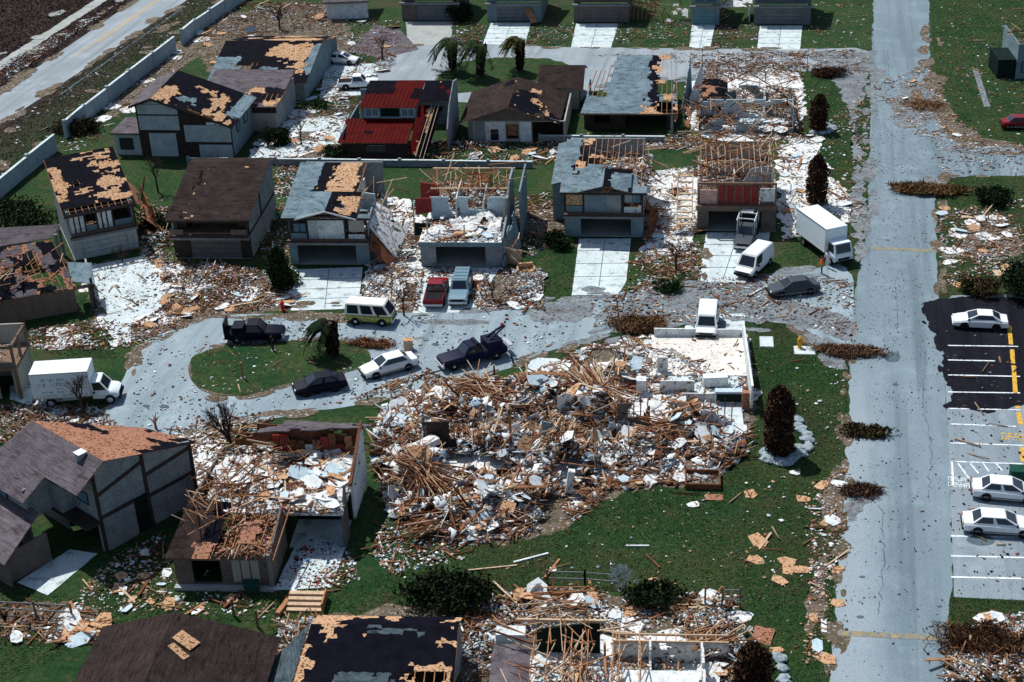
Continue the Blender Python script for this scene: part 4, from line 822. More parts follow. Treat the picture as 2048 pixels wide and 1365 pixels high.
slope(h, [(7.0, 10.4, 3.0), (12.6, 10.4, 2.6), (7.0, 14.5, 4.3), (12.6, 14.5, 4.3)], [('all', 3)], 'shingle_brown', seed=93); slope(h, [(12.6, 18.6, 2.6), (7.0, 18.6, 2.6), (12.6, 14.52, 4.3), (7.0, 14.52, 4.3)], [('all', 3)], 'shingle_brown', seed=94)
box('rear_wing_wall', 'stucco_tan', h, 7.4, 12.0, 10.9, 18, 0, 2.55); box('side_wall', 'stucco_tan', h, 0, 0.16, 0.165, 9.8, 0, 2.4); box('side_wall', 'stucco_tan', h, 11.04, 11.2, 0.165, 9.8, 0, 2.4)

h = house('house', (1167, 266), 5, 'low house with slate blue roof stripped to tan boards on its right side')
wall_holes('front_wall', 'trim_dark', h, 'x', 1.2, 0.16, 0, 10.4, 0, 2.35, [(1.2, 3.0, 0.7, 2.0), (4.8, 9.6, 0, 2.2)])
box('front_beam', 'trim_wood', h, -0.3, 10.9, -0.35, -0.2, 2.3, 2.5); box('side_wall', 'stucco_blue', h, 10.24, 10.4, 1.4, 12, 0, 2.4); box('side_wall', 'stucco_blue', h, 0, 0.16, 1.4, 12, 0, 2.4); box('inner_wall', 'shade_black', h, 0.2, 10.2, 4, 4.1, 0, 2.3); box('porch_post', 'stucco_grey', h, 10.1, 10.4, -0.2, 0.1, 0, 2.3)
slope(h, [(-0.3, -0.4, 2.5), (10.9, -0.4, 2.5), (1.5, 12.4, 5.3), (10.4, 12.4, 5.3)], [('all', 3), ('rag', 0, -1, 0.18, 0.3, 0.75), ('rag', 4, -1, 0.2, 0.75, 2), ('rag', 0, 0.7, 2, 0.3, 0.95), ('rag', 2, 0.68, 0.78, 0.1, 2), ('rag', 1, 0.62, 1, 0.0, 0.12), ('rag', 0, 0.8, 0.97, 0.02, 0.22), ('rag', 1, 0.74, 0.86, 0.5, 0.58), ('rag', 1, 0.72, 0.84, 0.72, 0.82), ('rag', 1, 0.76, 0.98, 0.9, 2), ('rag', 1, 0.86, 0.96, 0.22, 0.34)], 'shingle_blue', seed=101)
torn('leaning_roof_piece', [(11.4, 5, 0.3), (12.6, 10, 0.3), (11.2, 5.6, 2.6), (12.2, 13.6, 4.6)], codes(20, 16, [('all', 1), ('tri', 0, 0.4, 0.6)], 3, 6, 4) == 1, 0.06, 0, 'shingle_blue', h)
torn('leaning_roof_piece', [(12.4, 8, 0.2), (13.8, 12, 0.2), (12.0, 8.6, 2.6), (13.6, 14.6, 3.8)], codes(20, 16, [('all', 1), ('tri', 0, 0.5, 0.5)], 5, 6, 4) == 1, 0.06, 0, 'drywall_blue', h)
torn('leaning_roof_piece', [(10.6, -1.5, 0.1), (12.2, -0.5, 0.1), (10.5, 2.5, 2.4), (12.3, 3.2, 2.0)], codes(10, 16, [('all', 1), ('noise', 0, 0.6, 0.6, 5)], 5, 2, 4) == 1, 0.05, 0, 'lumber', h)
jackstraw(h, 10, 10.4, 13, 0, 9, 0.3, 2.0, (1, 3), seed=102)

h = house('house', (1400, 268), 5, 'roofless house reduced to broken walls at the upper right of the row')
for (q, m_, s_) in (([(0, 9, 0), (10.8, 9, 0), (0, 9, 2.7), (10.8, 9, 2.7)], 'stucco_blue', 1), ([(0, 4.6, 0), (10.8, 4.6, 0), (0, 4.6, 2.5), (10.8, 4.6, 2.5)], 'drywall_blue', 2), ([(0.5, 0.2, 0), (10.6, 0.2, 0), (0.5, 0.2, 1.6), (10.6, 0.2, 1.6)], 'stucco_grey', 3), ([(10.7, 0.4, 0), (10.7, 9, 0), (10.7, 0.4, 2.6), (10.7, 9, 2.6)], 'stucco_blue', 4), ([(4.4, 4.7, 0), (4.4, 9, 0), (4.4, 4.7, 2.5), (4.4, 9, 2.5)], 'drywall', 5), ([(7.6, 4.7, 0), (7.6, 9, 0), (7.6, 4.7, 2.5), (7.6, 9, 2.5)], 'drywall', 6), ([(0, 0.3, 0), (0, 9, 0), (0, 0.3, 2.5), (0, 9, 2.5)], 'siding_brown', 7)):
    nu_ = 40; torn('broken_wall', q, codes(nu_, 10, [('all', 1), ('noise', 0, 0.8, 0.46, s_), ('rag', 1, 0.0, 0.15, -1, 0.9), ('rag', 1, -1, 2, -1, 0.2)], s_, 10, 2.6) == 1, 0.14, 0, m_, h, seed=s_)
slope(h, [(0.2, 5.4, 2.6), (3.2, 5.4, 2.6), (0.2, 9.6, 3.3), (3.2, 9.6, 3.3)], [('all', 1), ('noise', 2, 0.6, 0.5, 2)], 'shingle_brown', 'osb_red', seed=103)
jackstraw(h, 190, -0.5, 11.3, -0.5, 12.5, 0.4, 3.6, (1, 3.8), seed=104, tilt=0.7); box('ground_slab', 'concrete', h, 0, 10.8, 0, 9, 0, 0.05)
box('table_top', 'drywall_blue', h, 4.6, 7.4, 1.2, 2.4, 0.9, 1.0)

# --- top row, cut by the upper edge of the picture
def top_house(FL, w, label, wall, doorm, door, trim='trim_grey', roof='shingle_mauve', zl=2.5):
    h = house('house', FL, 4, label)
    wall_holes('front_wall', wall, h, 'x', 0, 0.16, 0, w, 0, zl, [(door[0], door[1], 0, 2.2)]); garage_door(h, door[0], door[1], 0.05, 2.2, doorm)
    box('front_beam', trim, h, -0.2, w+0.2, -0.6, -0.1, zl, zl+0.28)
    box('upper_wall', wall, h, 0, w, 0.6, 0.76, zl+0.28, 4.9)
    window(h, 0.6, w*0.4, 0.54, 3.2, 4.5); window(h, w*0.55, w-0.6, 0.54, 3.2, 4.5)
    for x in (0.0, w-0.16): box('side_wall', wall, h, x, x+0.16, 0.77, 9, 0.0, 4.9)
    slope(h, [(-0.4, -0.2, 4.8), (w+0.4, -0.2, 4.8), (-0.4, 9, 7), (w+0.4, 9, 7)], [('all', 3), ('noise', 1, 0.4, 0.62, 3)], roof, seed=int(FL[0]))
    return h
top_house((805, 42), 8.4, 'house with plain grey brown garage at the top edge left of the palms', 'siding_brown', 'door_grey', (2.2, 7.2))
top_house((975, 44), 7.8, 'house with dark blue garage door at the top edge behind the rightmost palm', 'stucco_blue', 'door_grey', (1.4, 6.8))
top_house((1148, 46), 7.8, 'house with pale brown garage at the top edge above the whitest driveway', 'siding_brown', 'door_brown', (1.4, 6.6))
top_house((1382, 50), 3.9, 'narrow teal fronted house at the top edge', 'stucco_blue', 'door_teal', (0.4, 3.4), 'trim_grey')
top_house((1508, 50), 7.7, 'house with patterned grey garage door at the top edge nearest the main road', 'door_grey', 'door_grey', (1.0, 6.6))
h = house('house', (655, 40), 12, 'house with white block garage front at the top edge far left'); wall_holes('front_wall', 'stucco_white', h, 'x', 0, 0.16, 0, 6, 0, 2.4, []); box('front_beam', 'trim_grey', h, -0.2, 6.2, -0.5, 0, 2.4, 2.7)
slope(h, [(-0.4, -0.6, 2.7), (6.4, -0.6, 2.7), (-0.4, 7, 4.4), (6.4, 7, 4.4)], [('all', 3), ('noise', 2, 0.4, 0.5, 3)], 'shingle_mauve', seed=111)
h = house('house', (1262, 42), 4, 'collapsed timber house frame at the top edge between two garages')
for k in range(6): MB().beam((0.3+k*0.6, 0.3, 0), (0.5+k*0.6, 0.6, 2.6), 0.08, 0.12).build('stud', 'lumber', h)
jackstraw(h, 34, 0, 6.5, 0, 3.5, 0.3, 3.2, (1.2, 3.2), seed=112, tilt=0.9)
torn('fallen_wall', [(4.6, -0.6, 0), (8, -0.6, 0), (4.6, 1.5, 2.0), (8, 1.5, 2.0)], codes(16, 12, [('all', 1), ('noise', 0, 0.7, 0.5, 3)], 2, 3, 3) == 1, 0.08, 0, 'drywall', h)
h = house('house', (1440, 44), 4, 'wrecked white garage with hanging ceiling at the top edge')
torn('hanging_ceiling', [(0, -0.2, 2.2), (4.4, -0.2, 2.2), (0, 4, 3.6), (4.4, 4, 3.6)], codes(16, 16, [('all', 1), ('noise', 0, 0.5, 0.6, 3)], 2, 3, 3) == 1, 0.1, 0, 'drywall', h)
box('side_wall', 'stucco_white', h, 4.0, 4.16, 0.2, 4, 0, 2.2); jackstraw(h, 24, -1.2, 1.2, -0.4, 2, 0.2, 2.4, (1.2, 2.6), seed=113, tilt=1.0)
h = house('house', (2030, 158), 8, 'dark blue house corner at the right edge of the photo')
wall_holes('front_wall', 'stucco_blue', h, 'x', 0, 0.16, 0, 7, 0, 4.4, [(-2, -1, 0, 1)]); box('side_wall', 'stucco_blue', h, 0, 0.16, 0.165, 8, 0, 4.4); window(h, 0.6, 2.4, -0.06, 0.8, 2.2); jackstraw(h, 20, 0, 5, 0, 6, 4.4, 5.2, (1, 3), seed=114)
box('porch', 'shade_black', h, -2.2, -0.05, 0.2, 5, 0, 2.4)

# --- front row, seen from the rear
h = house('house', (213, 1105), 60, 'big dark grey house with half timbered gable wall at the lower left')
wall_poly('gable_wall', 'stucco_grey', h, [(0, 0), (8.3, 0), (8.3, 5.15), (0.9, 7.3), (-0.4, 6.4), (0, 6.4)][0:4]+[(0, 6.7)], 'y', 0, 0.16)
for (a, b_) in (((0.06, 0), (0.06, 6.5)), ((4.1, 0), (4.1, 6.2)), ((8.2, 0), (8.2, 5.1)), ((0.1, 4.75), (4.05, 5.6)), ((4.3, 4.4), (8.1, 4.7)), ((4.1, 2.6), (8.2, 2.6)), ((0.1, 2.9), (2.9, 2.9))):
    MB().beam((a[0], -0.04, a[1]), (b_[0], -0.04, b_[1]), 0.08, 0.26).build('timber', 'trim_dark', h)
wall_poly('dark_doorway', 'shade_black', h, [(2.9, 0), (3.95, 0), (3.95, 3.0), (2.9, 3.0)], 'y', -0.03, -0.004)  # black plate on the wall, painted as a doorway lying in shade
box('storage_screen', 'stucco_grey', h, 0.5, 2.8, -0.05, -0.004, 0, 2.7); window(h, 7.2, 7.9, -0.05, 1.6, 2.5, 'trim_grey')
wall_holes('side_wall', 'stucco_grey', h, 'y', 0, 0.16, 0.165, 8.4, 0, 6.0, [(0.4, 4.6, 0, 2.7), (1.0, 2.4, 3.6, 4.6)]); window_y(h, -0.02, 1.0, 2.4, 3.6, 4.6)
box('bay_wall', 'stucco_grey', h, -1.1, -0.01, 2.9, 4.2, 2.7, 5.0); box('bay_floor', 'trim_dark', h, -1.2, -0.01, -0.1, 7.4, 2.5, 2.68); box('dark_room', 'shade_black', h, 3.4, 3.5, 0.2, 6.2, 0, 2.7)  # dark_room is a black sheet standing in for unlit depth
wall_poly('rear_wall', 'stucco_grey', h, [(0.2, 8.2), (0.2, 8.35), (7.2, 4.35), (7.2, 4.2)], 'z', 0, 4.9); wall_poly('far_wall', 'stucco_grey', h, [(0.165, 0), (4.1, 0), (4.1, 4.9), (0.165, 4.95)], 'x', 7.5, 7.66)
slope(h, [(8.8, -0.5, 5.0), (7.4, 4.4, 5.1), (0.9, -0.5, 7.45), (1.1, 8.6, 7.2)], [('all', 1), ('noise', 2, 0.45, 0.66, 2), ('rag', 2, -1, 0.1, 0.0, 0.6), ('rag', 2, 0.05, 0.3, -1, 0.16)], 'shingle_mauve', 'osb_red', seed=121)
slope(h, [(-1.6, 9.4, 5.7), (-1.6, -0.5, 5.9), (1.08, 8.6, 7.2), (0.88, -0.5, 7.45)], [('all', 3)], 'shingle_mauve', seed=122)
slope(h, [(-3.6, 9.4, 4.6), (-3.6, 3.4, 4.7), (-1.62, 9.4, 5.7), (-1.62, 3.4, 5.82)], [('all', 3)], 'shingle_mauve', seed=123)
box('wing_wall', 'stucco_grey', h, -3.1, -2.94, 4.3, 10, 0, 4.8); window_y(h, -3.16, 6.4, 7.8, 3.2, 4.3); box('wing_wall', 'stucco_grey', h, -3.1, -1.12, 4.1, 4.25, 2.7, 5.2)
slope(h, [(-7.2, 9, 2.4), (-7.0, 1.2, 2.4), (-2.6, 9, 3.7), (-2.8, 3.0, 3.6)], [('all', 3)], 'shingle_mauve', seed=124); box('low_wing_wall', 'siding_brown', h, -6.6, -6.4, 1.8, 8, 0, 2.3); box('low_wing_wall', 'siding_brown', h, -6.38, -3.0, 2.2, 2.36, 0, 2.4)
box('roof_vent', 'rock', h, 0.2, 0.7, 1.4, 1.9, 6.9, 7.5); box('vent_cap', 'steel', h, 0.1, 0.8, 1.3, 2.0, 7.5, 7.58)

h = house('house', (356, 1173), 7, 'wrecked brown house with collapsed timbers and white rubble floor beside the littered patio')
wall_holes('rear_wall', 'siding_brown', h, 'x', 0, 0.16, 0, 6.7, 0.1, 2.6, [(1.2, 3.2, 0.3, 2.2)])
for (x0, x1) in ((4.0, 4.55), (4.65, 5.2), (5.3, 5.85)): box('wall_panel', 'stucco_tan', h, x0, x1, -0.04, -0.003, 0.5, 2.3)
box('plinth', 'concrete_tan', h, -0.1, 6.8, -0.5, -0.05, 0, 0.25); box('dark_room', 'shade_black', h, 0.3, 6.4, 3.0, 3.1, 0.1, 2.5); box('corner_post', 'trim_grey', h, 6.5, 6.75, -0.25, -0.05, 0, 2.9)
wall_poly('side_wall', 'siding_brown', h, [(0.165, 0.1), (4.6, 0.1), (4.6, 3.6), (0.165, 2.6)], 'x', 6.54, 6.7); wall_poly('side_wall', 'siding_brown', h, [(0.165, 0.1), (12, 0.1), (12, 2.7), (4.6, 3.6), (0.165, 2.6)], 'x', 0, 0.16)
slope(h, [(-0.4, -0.4, 2.65), (7.0, -0.4, 2.65), (0.2, 4.6, 4.1), (7.2, 4.6, 3.4)], [('all', 3), ('rag', 0, 0.42, 2, -1, 2), ('rag', 1, 0.2, 0.42, -1, 0.28), ('rag', 1, 0.6, 0.8, 0.3, 0.65), ('rag', 2, 0.3, 0.42, 0.3, 2)], 'shingle_brown', 'osb_red', seed=131)
torn('insulation_batt', [(3.4, 0, 2.5), (6.6, 0, 2.5), (3.4, 3.6, 2.9), (6.6, 3.6, 2.9)], codes(18, 18, [('all', 1), ('noise', 0, 0.8, 0.52, 3)], 2, 3, 3) == 1, 0.12, 0, 'insulation', h, lift=0.2)
box('upper_floor', 'drywall', h, 0.8, 10.9, 4.7, 13.0, 2.7, 2.9); wall_poly('side_wall', 'siding_brown', h, [(4.7, 0), (6.3, 0), (6.3, 4.2), (5.5, 3.0), (4.7, 2.8)], 'x', 10.72, 10.9)
wall_poly('white_end_wall', 'stucco_white', h, [(7.4, 0.6), (12.6, 0.3), (12.8, 5.3), (11.6, 5.1), (7.4, 3.4)], 'x', 11.0, 11.16); MB().beam((11.05, 7.2, 3.6), (11.05, 12.9, 5.4), 0.2, 0.3).build('wall_cap', 'lumber_dark', h)
box('garage_back', 'shade_black', h, 6.8, 10.7, 8.0, 8.1, 0, 2.6); box('garage_floor', 'concrete', h, 6.8, 10.7, 4.6, 8.0, 0.0, 0.05)
for q, m_ in (([(3.6, 11.2, 5.5), (11.4, 12.4, 5.2), (3.8, 13.8, 5.0), (11.6, 14, 4.4)], 'shingle_mauve'), ([(1.4, 12.6, 3.4), (10.8, 12.6, 3.4), (1.6, 12.9, 5.2), (10.8, 12.9, 4.8)], 'lumber_dark')):
    torn('rear_roof_remains', q, codes(30, 10, [('all', 1), ('noise', 0, 0.5, 0.62, 3)], 2, 8, 3) == 1, 0.08, 0, m_, h, lift=0.3)
torn('fallen_ceiling', [(2.0, 5.5, 3.0), (10.6, 5.2, 3.0), (2.2, 12.2, 3.3), (10.6, 12.2, 3.2)], codes(40, 30, [('all', 1), ('noise', 0, 0.6, 0.52, 3)], 2, 8, 7) == 1, 0.08, 0.05, 'drywall', h, lift=0.8)
jackstraw(h, 95, 0.4, 5.0, 1.6, 9.2, 3.0, 5.0, (1.0, 3.4), seed=132, tilt=0.8, m=('lumber', 'lumber_dark', 'lumber', 'lumber_pale')); jackstraw(h, 40, 1, 11, 9, 13, 3.0, 4.8, (1, 3), seed=133, tilt=0.7)
for k in range(10): box('wall_remnant', random.choice(('carpet_red', 'lumber_dark', 'drywall', 'osb_red')), h, 4.4+k*0.6, 4.95+k*0.6, 12.3, 12.4, 2.9, 3.6+random.random()*1.1)

h = house('house', (1300, 800), 7, 'house swept bare to a white floor and one end wall beside the lawn')
box('floor_slab', 'floor_beige', h, 0.2, 8.5, 3.6, 10.6, 0.0, 0.25); box('floor_slab', 'concrete', h, 1.5, 7.3, -6.6, 3.6, 0.0, 0.2)
wall_poly('end_wall', 'stucco_white', h, [(-1.6, 0.25), (10.6, 0.25), (10.6, 1.6), (-1.6, 2.3)], 'x', 8.0, 8.16); wall_poly('end_wall', 'stucco_white', h, [(0.4, 0.25), (8.2, 0.25), (8.2, 0.9), (0.4, 1.0)], 'y', 10.4, 10.55)
box('cabinet', 'drywall_blue', h, 5.2, 7.4, -0.9, -0.3, 0.25, 1.3); box('cabinet_shelf', 'shade_black', h, 5.3, 7.3, -0.98, -0.905, 0.4, 1.1); box('broken_brick_pier', 'osb_red', h, 7.3, 7.9, -1.6, -1.1, 0, 1.6)
for x0, x1, y, z in ((0.8, 3.6, 1.0, 1.2), (2.6, 5.2, -0.5, 0.9), (0.6, 1.5, 4.2, 1.6)): box('wall_stub', 'drywall', h, x0, x1, y, y+0.12, 0.1, z)
box('washing_machine', 'stucco_white', h, -1.1, -0.3, 0.8, 1.6, 0.0, 1.3)
# lower edge houses
h = house('house', (150, 1365), 7, 'house with large plain brown hip roof and two loose tan boards at the bottom edge')
EV = 2.9; c0, c1, c2, c3 = (1.4, -13, EV), (13.3, -13, EV), (13.3, 1.2, EV), (1.9, 1.4, EV+0.4); rd0, rd1 = (7.2, 0.4, 5.4), (7.2, -8, 5.6)
slope(h, [c1, c2, rd1, rd0], [('all', 3)], 'shingle_brown', seed=141); slope(h, [c3, c0, rd0, rd1], [('all', 3)], 'shingle_brown', seed=142); slope(h, [c2, c3, rd0, (7.18, 0.4, 5.4)], [('all', 3)], 'shingle_brown', seed=143, rafters=False)
box('wall', 'stucco_tan', h, 2.2, 12.6, -12, 0.4, 0, 2.85)
h = house('house', (600, 1365), 7, 'house with black felt roof fringed in tan boards at the bottom edge')
slope(h, [(0.4, -6.2, 2.4), (10.3, -6.2, 2.4), (0.8, 1.4, 3.5), (10.0, 1.4, 3.5)], [('all', 2), ('rag', 3, 0.25, 0.62, -1, 0.5), ('rag', 1, -1, 0.06, -1, 0.75), ('rag', 0, -1, 0.12, -1, 0.4), ('rag', 1, 0.7, 0.98, 0.28, 0.62), ('rag', 0, 0.74, 0.93, 0.36, 0.55), ('rag', 0, 0.85, 1, -1, 0.3), ('ell', 3, 0.55, 0.95, 0.2, 0.05), ('ell', 1, 0.1, 0.95, 0.08, 0.06), ('ell', 1, 0.9, 0.85, 0.08, 0.06)], 'shingle_slate', seed=151)
slope(h, [(-1.3, -0.4, 2.2), (-1.6, -6.4, 1.8), (0.7, 1.4, 3.5), (0.3, -6.2, 2.4)], [('all', 3)], 'shingle_slate', seed=152, rafters=False); slope(h, [(10.0, 3.4, 2.6), (0.8, 3.4, 2.6), (10.0, 1.42, 3.5), (0.8, 1.42, 3.5)], [('all', 2), ('noise', 1, 0.5, 0.6, 2)], 'shingle_slate', seed=153)
wall_poly('side_wall', 'stucco_grey', h, [(-6, 0), (2.8, 0), (2.8, 2.5), (1.4, 3.3), (-6, 2.2)], 'x', 9.8, 9.96); box('rear_wall', 'stucco_grey', h, 0.9, 9.7, 2.6, 2.76, 0, 2.4); MB().beam((10.0, -4, 2.4), (10.0, 0.5, 0.4), 0.06, 0.2).build('timber', 'trim_dark', h)
h = house('house', (990, 1380), 7, 'house stripped to bare roof trusses and white rooms at the bottom edge')
torn('brown_roof_piece', [(0, -5, 2.9), (2.4, -5, 2.9), (0, 0.6, 3.1), (2.3, 0.7, 3.1)], codes(12, 24, [('all', 1), ('noise', 0, 0.5, 0.7, 2)], 3, 3, 5) == 1, 0.05, 0, 'shingle_mauve', h)
for k in range(12):
    x = 2.5+k*0.55+random.uniform(-.25, .25)
    if k in (2, 7, 10): continue
    MB().beam((x, -5, 2.6), (x+0.1, 2.6, 2.6), 0.05, 0.1).build('truss_chord', 'lumber_pale', h); MB().beam((x, -5, 2.7), (x+0.2, -1.2, 3.9), 0.05, 0.1).build('truss_chord', 'lumber', h); MB().beam((x+0.2, -1.2, 3.9), (x+0.1, 2.6, 2.7), 0.05, 0.1).build('truss_chord', 'lumber', h)
    for j in range(3): MB().beam((x, -4.6+j*2.1, 2.6), (x+0.55, -3.6+j*2.1, 3.3), 0.05, 0.08).build('truss_web', 'lumber_pale', h); MB().beam((x, -3.6+j*2.1, 3.3), (x+0.55, -2.6+j*2.1, 2.65), 0.05, 0.08).build('truss_web', 'lumber', h)
for k in range(11): box('ladder_truss_block', 'lumber', h, 7.4+k*0.62, 7.46+k*0.62, 2.9, 3.5, 1.56, 1.69)
for y in (2.85, 3.52): box('ladder_truss_rail', 'lumber_pale', h, 7.2, 14.4, y, y+0.08, 1.55, 1.7)
for q in ([(7.2, 2.8, 0), (14.4, 2.8, 0), (7.2, 2.8, 1.5), (14.4, 2.8, 1.5)], [(7.6, -0.4, 0), (13, -0.4, 0), (7.6, -0.4, 1.5), (13, -0.4, 1.5)], [(12.8, -6, 0), (12.8, 2.8, 0), (12.8, -6, 2.4), (12.8, 2.8, 2.4)], [(9.6, -0.4, 0), (9.6, 2.8, 0), (9.6, -0.4, 2.2), (9.6, 2.8, 2.2)]):
    torn('room_wall', q, codes(30, 10, [('all', 1), ('noise', 0, 0.7, 0.6, q[0][0]), ('rag', 1, -1, 2, -1, 0.3)], 3, 6, 2.4) == 1, 0.14, 0, 'drywall', h)
box('white_ceiling', 'stucco_white', h, 8.0, 12.4, -6, -0.6, 2.2, 2.32); box('floor_slab', 'concrete', h, 2.4, 14.4, -6, 2.7, 0, 0.1)
jackstraw(h, 40, 0.4, 8.4, -5, 3, 2.6, 4.0, (1.4, 3.6), seed=161, tilt=0.35); wall_poly('dark_back_room', 'shade_black', h, [(2.4, 0), (6.4, 0), (6.4, 2.5), (2.4, 1.8)], 'y', 3.6, 3.75); box('rear_beam', 'lumber_pale', h, 1.2, 6.8, 3.5, 3.65, 2.5, 2.7)
box('water_tank', 'stucco_white', h, 0.1, 1.9, 1.0, 1.9, 2.4, 3.5)
# ------------------------------------------------------------------ walls and fences
def long_wall(name, pts, hgt, t, label, m='wall_block', seg=6.0, gap=(), cat='wall', pier=True):
    P = W(pts); o = empty(name, P[0], 0, label, cat); o0 = P[0]; idx = 0
    for k in range(len(P)-1):
        a = P[k]-o0; b_ = P[k+1]-o0; L = (b_-a).length; n = max(1, round(L/seg))
        for i in range(n):
            p = a.lerp(b_, i/n); q = a.lerp(b_, (i+1)/n); idx += 1
            if idx in gap: continue
            hh = hgt*(1+0.03*math.sin(idx*2.3)); d = (q-p).normalized()*0.03
            MB().beam(p+d+Vector((0, 0, hh/2)), q-d+Vector((0, 0, hh/2)), t, hh).build('wall_panel', m, o)
            MB().beam(p+d+Vector((0, 0, hh+0.045)), q-d+Vector((0, 0, hh+0.045)), t+0.1, 0.08).build('coping', 'concrete', o)
            if pier: MB().box(p.x-t*0.8, p.x+t*0.8, p.y-t*0.8, p.y+t*0.8, 0, hh+0.25).build('pier', m, o)
    return o
long_wall('boundary_wall', [(-60, 455), (0, 396), (60, 346), (114, 302)], 2.0, 0.25, 'pale blue boundary wall at the left edge next to the patchy tan roof')
long_wall('boundary_wall', [(134, 276), (172, 243), (262, 172), (352, 101)], 2.0, 0.25, 'long pale boundary wall running along the highway verge')
long_wall('boundary_wall', [(366, 90), (392, 68), (480, 8), (600, -70)], 2.0, 0.25, 'pale boundary wall section reaching the top edge beyond the gap')
long_wall('garden_wall', [(378, 329), (640, 331), (800, 333), (1066, 336)], 0.7, 0.2, 'low grey garden wall running behind the row of wrecked houses', 'stucco_grey', 5)
long_wall('garden_wall', [(1080, 282), (1330, 284)], 0.6, 0.2, 'low pale wall behind the house with blue grey eaves', 'stucco_grey', 5)
def rail_fence(name, pts, label, hgt=1.2, sp=2.4, m='trim_wood', wire=True):
    P = W(pts); o = empty(name, P[0], 0, label, 'fence'); o0 = P[0]
    for k in range(len(P)-1):
        a = P[k]-o0; b_ = P[k+1]-o0; n = max(1, round((b_-a).length/sp))
        for i in range(n+1):
            p = a.lerp(b_, i/n); MB().box(p.x-0.06, p.x+0.06, p.y-0.06, p.y+0.06, 0, hgt).build('fence_post', m, o)
        if wire:
            for z in (hgt*0.4, hgt*0.85): MB().beam(a+Vector((0, 0, z)), b_+Vector((0, 0, z)), 0.05, 0.09).build('fence_rail', 'trim_grey', o)
    return o
rail_fence('fence', [(0, 1228), (145, 1236)], 'bent grey rail fence behind the lawn at the lower left edge')
rail_fence('fence', [(1095, 1168), (1170, 1170), (1240, 1176)], 'broken grey rail fence panels before the bare bush at the lower middle')
rail_fence('fence', [(1320, 1208), (1410, 1212)], 'lone fence posts beside the small bush at the lower middle', 1.6, 4, wire=False)
rail_fence('fence', [(1444, 1216), (1480, 1216)], 'dark metal frame standing on the lawn at the lower middle', 1.7, 3)
rail_fence('fence', [(468, 1232), (516, 1255)], 'leaning brown fence posts beside the brown hip roof', 1.4, 3, wire=False)

# ------------------------------------------------------------------ vehicles
def ring(x, zb, zt, hw, hwt=None):
    hwt = hw*0.86 if hwt is None else hwt
    k = min(0.14, (zt-zb)*0.25)
    return [(x, -hw*0.93, zb), (x, -hw, zb+k), (x, -hw, zt-k), (x, -hwt, zt), (x, hwt, zt), (x, hw, zt-k), (x, hw, zb+k), (x, hw*0.93, zb)]
def shell(name, secs, m, parent): return MB().loft([ring(*s_) for s_ in secs]).build(name, m, parent, smooth=True)
def frustum(b, t): # b,t: (x0,x1,hw,z)
    B = [(b[0], -b[2], b[3]), (b[1], -b[2], b[3]), (b[1], b[2], b[3]), (b[0], b[2], b[3])]
    T = [(t[0], -t[2], t[3]), (t[1], -t[2], t[3]), (t[1], t[2], t[3]), (t[0], t[2], t[3])]
    return [Vector(p) for p in B], [Vector(p) for p in T]
def pane(name, q, ins, m, parent, off=0.012, u=(0, 1)):
    """thin plate laid on face q (bl, br, tr, tl), inset"""
    bl, br, tr, tl = q
    f = lambda a, b_: (bl.lerp(br, a)).lerp(tl.lerp(tr, a), b_)
    u0 = u[0]+(u[1]-u[0])*ins; u1 = u[1]-(u[1]-u[0])*ins
    c = [f(u0, ins*1.1), f(u1, ins*1.1), f(u1, 1-ins), f(u0, 1-ins)]
    n = (br-bl).cross(tl-bl).normalized()
    MB().loft([[tuple(p-n*0.004) for p in c], [tuple(p+n*off) for p in c]]).build(name, m, parent)
def cabin(parent, b, t, m, glass='glass_dark', sides=2, ws=0.09, rear=True, name='cabin', front=True, side_u=(0, 1)):
    B, T = frustum(b, t)
    cab = MB().loft([[tuple(p) for p in B], [tuple(p+(Vector((0, 0, -0.06)) if 0 else Vector())) for p in T]]).build(name, m, parent)
    if front: pane('windscreen', (B[1], B[2], T[2], T[1]), ws, glass, parent)
    if rear: pane('rear_window', (B[3], B[0], T[0], T[3]), ws, glass, parent)
    for s_ in (0, 1):
        q = (B[0], B[1], T[1], T[0]) if s_ == 0 else (B[2], B[3], T[3], T[2])
        lo, hi = side_u if s_ == 0 else (1-side_u[1], 1-side_u[0])
        for k in range(sides): pane('side_window', q, 0.1, glass, parent, u=(lo+(hi-lo)*k/sides, lo+(hi-lo)*(k+1)/sides))
    return cab
_wm = {}
def wheel(parent, x, y, r=0.32, wd=0.22, rim='steel'):
    k = (r, wd, rim)
    if k not in _wm:
        mb = MB(); n = 14; prof = [(-wd/2, r*0.62), (-wd/2, r*0.94), (-wd*0.36, r), (wd*0.36, r), (wd/2, r*0.94), (wd/2, r*0.62)]
        rings = [[(math.cos(t*2*math.pi/n)*pr, py, math.sin(t*2*math.pi/n)*pr) for t in range(n)] for py, pr in prof]
        mb.loft(rings, cap=False); tyre = mb.mesh('tyre', 'rubber', True)
        mb = MB(); rings = [[(math.cos(t*2*math.pi/n)*pr, py, math.sin(t*2*math.pi/n)*pr) for t in range(n)] for py, pr in ((-wd*0.42, r*0.2), (-wd*0.36, r*0.63), (wd*0.36, r*0.63), (wd*0.42, r*0.2))]
        mb.loft(rings); _wm[k] = (tyre, mb.mesh('rim', rim, True))
    o = link(bpy.data.objects.new('wheel', _wm[k][0]), parent); o.location = (x, y, r)
    link(bpy.data.objects.new('rim', _wm[k][1]), o)
def place(name, front, rear, label, cat, group=None, mid=None, dz=0.0):
    f = G(*front); r_ = G(*rear); c = (f+r_)/2 if mid is None else G(*mid)
    return empty(name, (c.x, c.y, 0.045+dz), math.atan2(f.y-r_.y, f.x-r_.x), label, cat, group)
